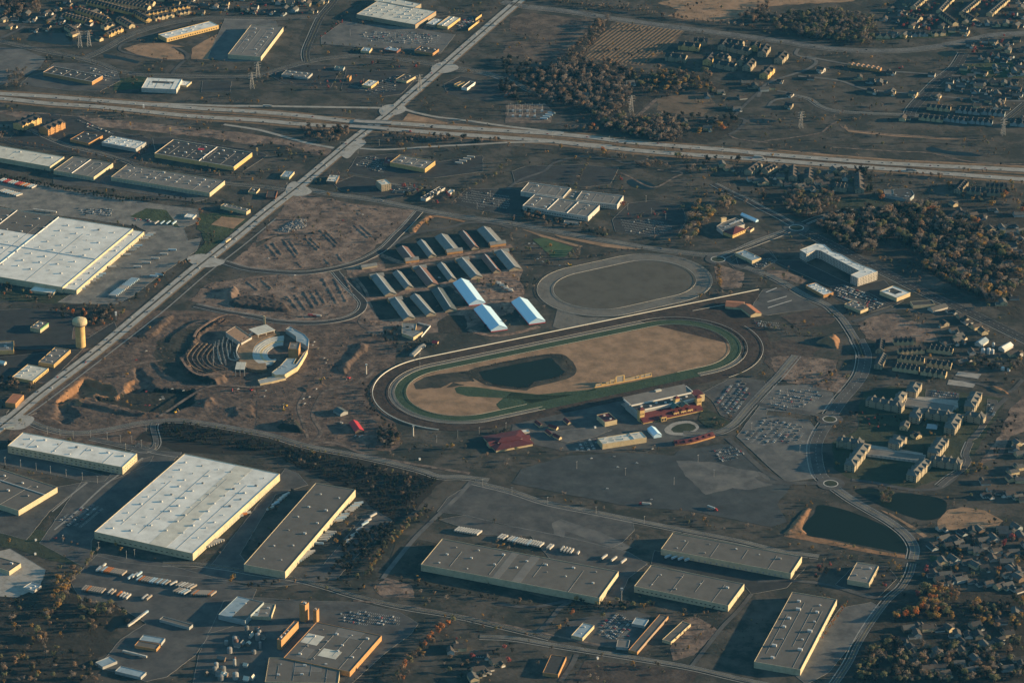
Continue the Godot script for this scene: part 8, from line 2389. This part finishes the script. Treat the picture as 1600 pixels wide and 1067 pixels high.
	# signs on poles
	for q in [[[-783,-1007], M.wall_orange, "orange sign on a tall pole north of the white-roofed store"], [[-699,-978], M.wall_yellow, "yellow sign on a tall pole by the black-roofed store"], [[-515,-872], M.wall_yellow, "bright yellow sign at the freeway's lower ramp"], [[-766,-1107], M.trim, "white sign beside the freeway"], [[-714,-76], M.trim, "small white sign by the divided road"]]:
		var v := points(q[0])[0]
		var s: Node3D = thing("pole_sign", q[2], "sign", Vector3(v.x, 0, v.y), .2)
		part("pole", box_mesh(Vector3(.8, 10, .8)), M.pole, s)
		part("board", box_mesh(Vector3(3.4, 6, 5)), q[1], s, Vector3(0, 10.01, 0))
	# round white valve boxes and booths
	for q in [[[-152,468], "white booth beside the service road's bend"], [[-753,763], "white post box on the lawn by the brown warehouse"], [[-748,809], "white van-sized booth on the lawn"], [[132,1119], "small white booth by the bottom road"], [[142,344], "yellow cart on the apron"]]:
		var v := points(q[0])[0]
		single("booth", box_mesh(Vector3(3, 3, 3)), M.trim, q[1], "booth", Vector3(v.x, 0, v.y), .4)
	# construction machines
	var n := 0
	for q in [[[-332,167], "orange excavator south of the theatre"], [[-573,300], "yellow excavator at the edge of the dark pit"], [[-389,287], "yellow digger on the mud south-west of the theatre"], [[-386,271], "second yellow digger beside the first"], [[108,-336], "small yellow loader by the training oval"], [[-283,160], "red dumper on the site road"], [[-483,212], "red truck west of the theatre's near road"], [[-450,211], "red truck by the theatre's near road"], [[826,-1399], "red digger in the far housing estate"]]:
		var v := points(q[0])[0]
		var y := site_height(v)
		var e := thing("excavator", q[1], "excavator", Vector3(v.x, maxf(y, y * .9) + .3, v.y), n * .8, "building machines")
		var red: bool = q[1].begins_with("red")
		var m: Material = M.red if red else M.yellow_machine
		for s in [-1, 1]: part("track", box_mesh(Vector3(5, 1.1, .8)), M.tyre, e, Vector3(0, 0, s * 1.5))
		part("body", box_mesh(Vector3(4.4, 1.8, 3)), m, e, Vector3(-.3, 1.11, 0))
		part("cab", box_mesh(Vector3(1.6, 1.7, 1.4)), M.glass, e, Vector3(1, 2.92, .7))
		st = tool()
		bar(st, Vector3(1.4, 2.2, -.4), Vector3(5, 6, -.4), .45, .35, 4)
		bar(st, Vector3(5, 6, -.4), Vector3(7.4, 2.2, -.4), .35, .25, 4)
		part("boom", done(st), m, e)
		st = tool()
		box(st, Vector3(6.6, 1.0, -1.1), Vector3(8.2, 2.2, .3))
		part("bucket", done(st), M.unit_dark, e)
		n += 1
	# chemical works beside the factory slab: tanks, sheds, pipe bridges
	var pw := RandomNumberGenerator.new()
	pw.seed = 3
	var works := points([-417,1051,-384,1031,-368,1051,-374,1119,-362,1147,-378,1190,-411,1195,-455,1191,-440,1129])
	var wb := Rect2(works[0], Vector2.ZERO)
	for q in works: wb = wb.expand(q)
	var made := 0
	while made < 34:
		var q := Vector2(pw.randf_range(wb.position.x, wb.end.x), pw.randf_range(wb.position.y, wb.end.y))
		if not Geometry2D.is_point_in_polygon(q, works): continue
		made += 1
		if pw.randf() < .45:
			var rr := pw.randf_range(1.8, 5.0)
			var hh := pw.randf_range(4, 12)
			st = tool()
			lathe(st, [Vector2(rr, 0), Vector2(rr, hh), Vector2(rr * .5, hh + rr * .3), Vector2(.01, hh + rr * .4)], 12)
			single("storage_tank", done(st), [M.unit_dark, M.wall_grey, M.barn_rust, M.barn_grey][pw.randi() % 4], "round storage tank in the works beside the factory", "tank", Vector3(q.x, 0, q.y), 0, "tanks of the works")
		else:
			var a := pw.randf_range(5, 13)
			var t := Vector2.from_angle(.35 + (PI / 2 if pw.randf() < .5 else 0.0)) * a
			gabled("works_shed", "small metal shed in the works beside the factory", "shed", q - t / 2, q + t / 2, pw.randf_range(4, 8), pw.randf_range(3, 6), 7.2, [M.wall_grey, M.wall_white, M.wall_brown][pw.randi() % 3], [M.roof_grey, M.roof_cream, M.barn_grey, M.roof_brown][pw.randi() % 4], "sheds of the works")
	# traffic-signal gantries at the crossroads
	st = tool()
	bar(st, Vector3.ZERO, Vector3(0, 8, 0), .25, .2, 5)
	bar(st, Vector3(0, 7.6, 0), Vector3(11, 7.6, 0), .2, .15, 5)
	for x in [5, 8, 10.5]: box(st, Vector3(x - .2, 6.6, -.2), Vector3(x + .2, 7.7, .2))
	var gantry := done(st)
	for q in [["at the crossroads by the earthworks", [-445,-714,-403,-691,-446,-673,-411,-666]], ["at the freeway interchange", [-273,-1138,-233,-1130,-351,-928,-312,-938]], ["at the service road crossing", [-858,321,-816,327,-825,358,-862,352]], ["at the north crossroads", [-162,-1409,-134,-1390,-175,-1379,-123,-1400]]]:
		for v in points(q[1]):
			single("signal_gantry", gantry, M.pole, "grey traffic signal arm " + q[0], "traffic signal", Vector3(v.x, .2, v.y), rng.randf() * TAU, "traffic signals " + q[0])

func build_earthworks():
	# windrows and trenches on the cleared land
	var k := 0
	for q in [[-437,-450,-405,-362], [-424,-446,-401,-374], [-396,-458,-366,-397], [-386,-459,-362,-405], [-370,-498,-332,-413], [-357,-490,-330,-429], [-306,-523,-273,-457], [-294,-523,-264,-461], [-467,-426,-442,-365], [-456,-434,-433,-373], [-330,-383,-317,-345], [-404,-343,-390,-314], [-354,-360,-337,-326],
			[-352,-270,-319,-155], [-361,-219,-340,-154], [-373,-218,-351,-147], [-385,-211,-359,-132], [-399,-196,-374,-125], [-413,-189,-385,-118], [-331,-270,-302,-162], [-313,-278,-295,-205], [-465,-260,-441,-217], [-492,-252,-465,-209],
			[-330,-623,-231,-588], [-487,-441,-443,-477,-376,-486], [-303,-587,-296,-571]]:
		var p := points(q)
		var st := SurfaceTool.new()
		st.begin(Mesh.PRIMITIVE_TRIANGLES)
		st.set_smooth_group(0)
		var line := densify(p, false, 4.0)
		for side in [-1.0, 1.0]:
			for i in line.size() - 1:
				var d := (line[i + 1] - line[i]).normalized()
				var s: Vector2 = Vector2(-d.y, d.x) * side
				var w0 := 4.5 + 2.0 * site_rough.get_noise_2d(line[i].x, line[i].y)
				var w1 := 4.5 + 2.0 * site_rough.get_noise_2d(line[i + 1].x, line[i + 1].y)
				var h0 := 1.2 + 1.0 * site_rough.get_noise_2d(line[i].x + 300, line[i].y)
				var h1 := 1.2 + 1.0 * site_rough.get_noise_2d(line[i + 1].x + 300, line[i + 1].y)
				if i == 0: h0 = 0
				if i == line.size() - 2: h1 = 0
				var a := Vector3(line[i].x, h0, line[i].y)
				var b := Vector3(line[i + 1].x, h1, line[i + 1].y)
				var c := Vector3(line[i + 1].x + s.x * w1, -.2, line[i + 1].y + s.y * w1)
				var e := Vector3(line[i].x + s.x * w0, -.2, line[i].y + s.y * w0)
				if side > 0: quad(st, a, b, c, e)
				else: quad(st, e, c, b, a)
		structure("earth_ridge", done(st), M.earth, "low ridge of dug brown earth on the cleared land")
		k += 1
	mound("earth_mound", [-194,-486,-198,-498,-177,-554,-157,-570,-154,-562,-167,-546,-182,-506,-186,-486], 3.0, M.orange_earth, 4)
	mound("earth_mound", [553,-21,575,-40,585,-26,584,8,575,21,560,1,543,-5], 9.0, M.orange_earth, 12)
	mound("earth_mound", [-517,-158,-487,-187,-451,-180,-414,-153,-400,-117,-429,-117,-477,-130,-507,-136], 5.0, M.dark_earth, 9)
	mound("earth_mound", [-514,-230,-500,-201,-512,-165,-529,-186], 9.0, M.earth, 12)
	mound("earth_mound", [831,167,850,173,861,198,842,192], 3, M.orange_earth, 5)
	mound("earth_mound", [438,720,452,686,473,639,487,633,469,694,473,719], 2.2, M.orange_earth, 5)
	# loose spoil and clods over the cleared land
	var clod := SurfaceTool.new()
	clod.begin(Mesh.PRIMITIVE_TRIANGLES)
	clod.set_smooth_group(0)
	for kk in 7:
		for ring in 2:
			var a0 := TAU * kk / 7
			var a1 := TAU * (kk + 1) / 7
			var r0 := 1.0 + .25 * sin(kk * 2.1)
			var r1 := 1.0 + .25 * sin((kk + 1) % 7 * 2.1)
			if ring == 0: quad(clod, Vector3(cos(a0) * r0 * .5, .6, sin(a0) * r0 * .5), Vector3(cos(a1) * r1 * .5, .6, sin(a1) * r1 * .5), Vector3(cos(a1) * r1, -.2, sin(a1) * r1), Vector3(cos(a0) * r0, -.2, sin(a0) * r0))
			else: tri(clod, Vector3(0, .8, 0), Vector3(cos(a1) * r1 * .5, .6, sin(a1) * r1 * .5), Vector3(cos(a0) * r0 * .5, .6, sin(a0) * r0 * .5))
	var heaps := MultiMesh.new()
	heaps.transform_format = MultiMesh.TRANSFORM_3D
	heaps.mesh = done(clod)
	var hr := RandomNumberGenerator.new()
	hr.seed = 61
	var put := []
	for zone in [[points([-445,-657,-399,-674,-311,-627,-191,-597,-228,-493,-270,-392,-352,-322,-447,-305,-496,-311,-534,-333,-502,-394,-473,-504,-447,-592]), 700], [points([-475,-275,-357,-300,-291,-191,-278,-148,-334,-91,-403,-79,-523,-122,-591,-163,-563,-243]), 900], [site_edge, 1500], [points([-444,166,-359,25,-272,-4,-232,129,-250,246,-197,333,-199,436,-319,409,-430,374]), 700], [points([-309,-323,-26,-405,20,-315,0,-126,-168,-25,-255,-23]), 500], [points([458,56,499,48,575,67,588,146,524,179,460,115]), 200]]:
		var zb := Rect2(zone[0][0], Vector2.ZERO)
		for q in zone[0]: zb = zb.expand(q)
		for i in zone[1]:
			var q := Vector2(hr.randf_range(zb.position.x, zb.end.x), hr.randf_range(zb.position.y, zb.end.y))
			if not Geometry2D.is_point_in_polygon(q, zone[0]) or busy.has(Vector2i(int(floor(q.x / 4)), int(floor(q.y / 4)))): continue
			if site_noise.get_noise_2d(q.x * .7, q.y * .7) < -.1: continue
			var y := site_height(q) if SITE.has_point(q) else 0.1
			var sc := hr.randf_range(.5, 1.6) * (2.0 if hr.randf() < .12 else 1.0)
			put.append(Transform3D(Basis(Vector3.UP, hr.randf() * TAU).scaled(Vector3(sc * hr.randf_range(.8, 2.2), sc * hr.randf_range(.5, 1.1), sc)), Vector3(q.x, y, q.y)))
	heaps.instance_count = put.size()
	for i in put.size(): heaps.set_instance_transform(i, put[i])
	var spoil := MultiMeshInstance3D.new()
	spoil.name = "spoil_heaps"
	spoil.multimesh = heaps
	spoil.material_override = M.site_earth
	add_child(spoil)
	tag(spoil, "small heaps and clods of dug earth on the cleared land", "spoil", "", "stuff")
	# stone heap
	var mm := MultiMesh.new()
	mm.transform_format = MultiMesh.TRANSFORM_3D
	mm.mesh = box_mesh(Vector3(1, 1, 1))
	var poly := points([-450,-488,-431,-528,-413,-548,-398,-545,-396,-513,-413,-493,-431,-481])
	var spots := []
	var r := RandomNumberGenerator.new()
	r.seed = 8
	var b := Rect2(poly[0], Vector2.ZERO)
	for q in poly: b = b.expand(q)
	var guard := 0
	while spots.size() < 700 and guard < 9000:
		guard += 1
		var q := Vector2(r.randf_range(b.position.x, b.end.x), r.randf_range(b.position.y, b.end.y))
		var d := inside_depth(q, poly)
		if d > 0:
			spots.append(Transform3D(Basis.from_euler(Vector3(r.randf() * 3, r.randf() * 3, r.randf() * 3)).scaled(Vector3.ONE * r.randf_range(.8, 2.2)), Vector3(q.x, minf(d * .35, 3) * r.randf(), q.y)))
	mm.instance_count = spots.size()
	for i in spots.size(): mm.set_instance_transform(i, spots[i])
	var mi := MultiMeshInstance3D.new()
	mi.name = "stone_heap"
	mi.multimesh = mm
	mi.material_override = M.unit_dark
	add_child(mi)
	tag(mi, "heap of dark broken stone on the cleared land", "stones", "", "stuff")

# things that share a look are told apart by their place in the row
func finish_labels():
	var same := {}
	for o in get_children():
		if o is Node3D and o.has_meta("category") and o.get_meta("kind", "") == "":
			var l: String = o.get_meta("label")
			if not same.has(l): same[l] = []
			same[l].append(o)
	var nth := ["first", "second", "third", "fourth", "fifth", "sixth", "seventh", "eighth", "ninth", "tenth", "eleventh", "twelfth", "thirteenth", "fourteenth", "fifteenth", "sixteenth", "seventeenth", "eighteenth", "nineteenth", "twentieth"]
	for l in same:
		var list: Array = same[l]
		if list.size() < 2: continue
		list.sort_custom(func(a, b): return a.global_position.x < b.global_position.x)
		var stretches := ceili(list.size() / 20.0)
		var per := ceili(list.size() / float(stretches))
		for i in list.size():
			var where := ""
			if stretches == 2: where = ["western half, ", "eastern half, "][i / per]
			elif stretches == 3: where = ["western third, ", "middle third, ", "eastern third, "][i / per]
			elif stretches > 3: continue
			list[i].set_meta("label", "%s, %s%s from left" % [l, where, nth[i % per]])

func _ready():
	rng.seed = 7
	build_light()
	make_materials()
	build_ground()
	build_site()
	build_areas()
	build_crop_rows()
	build_roads()
	build_tracks()
	build_earthworks()
	build_warehouses()
	build_trackside()
	build_amphitheatre()
	build_apartments()
	build_houses()
	place_trees()
	build_scrub()
	build_vehicles()
	build_furniture()
	finish_labels()
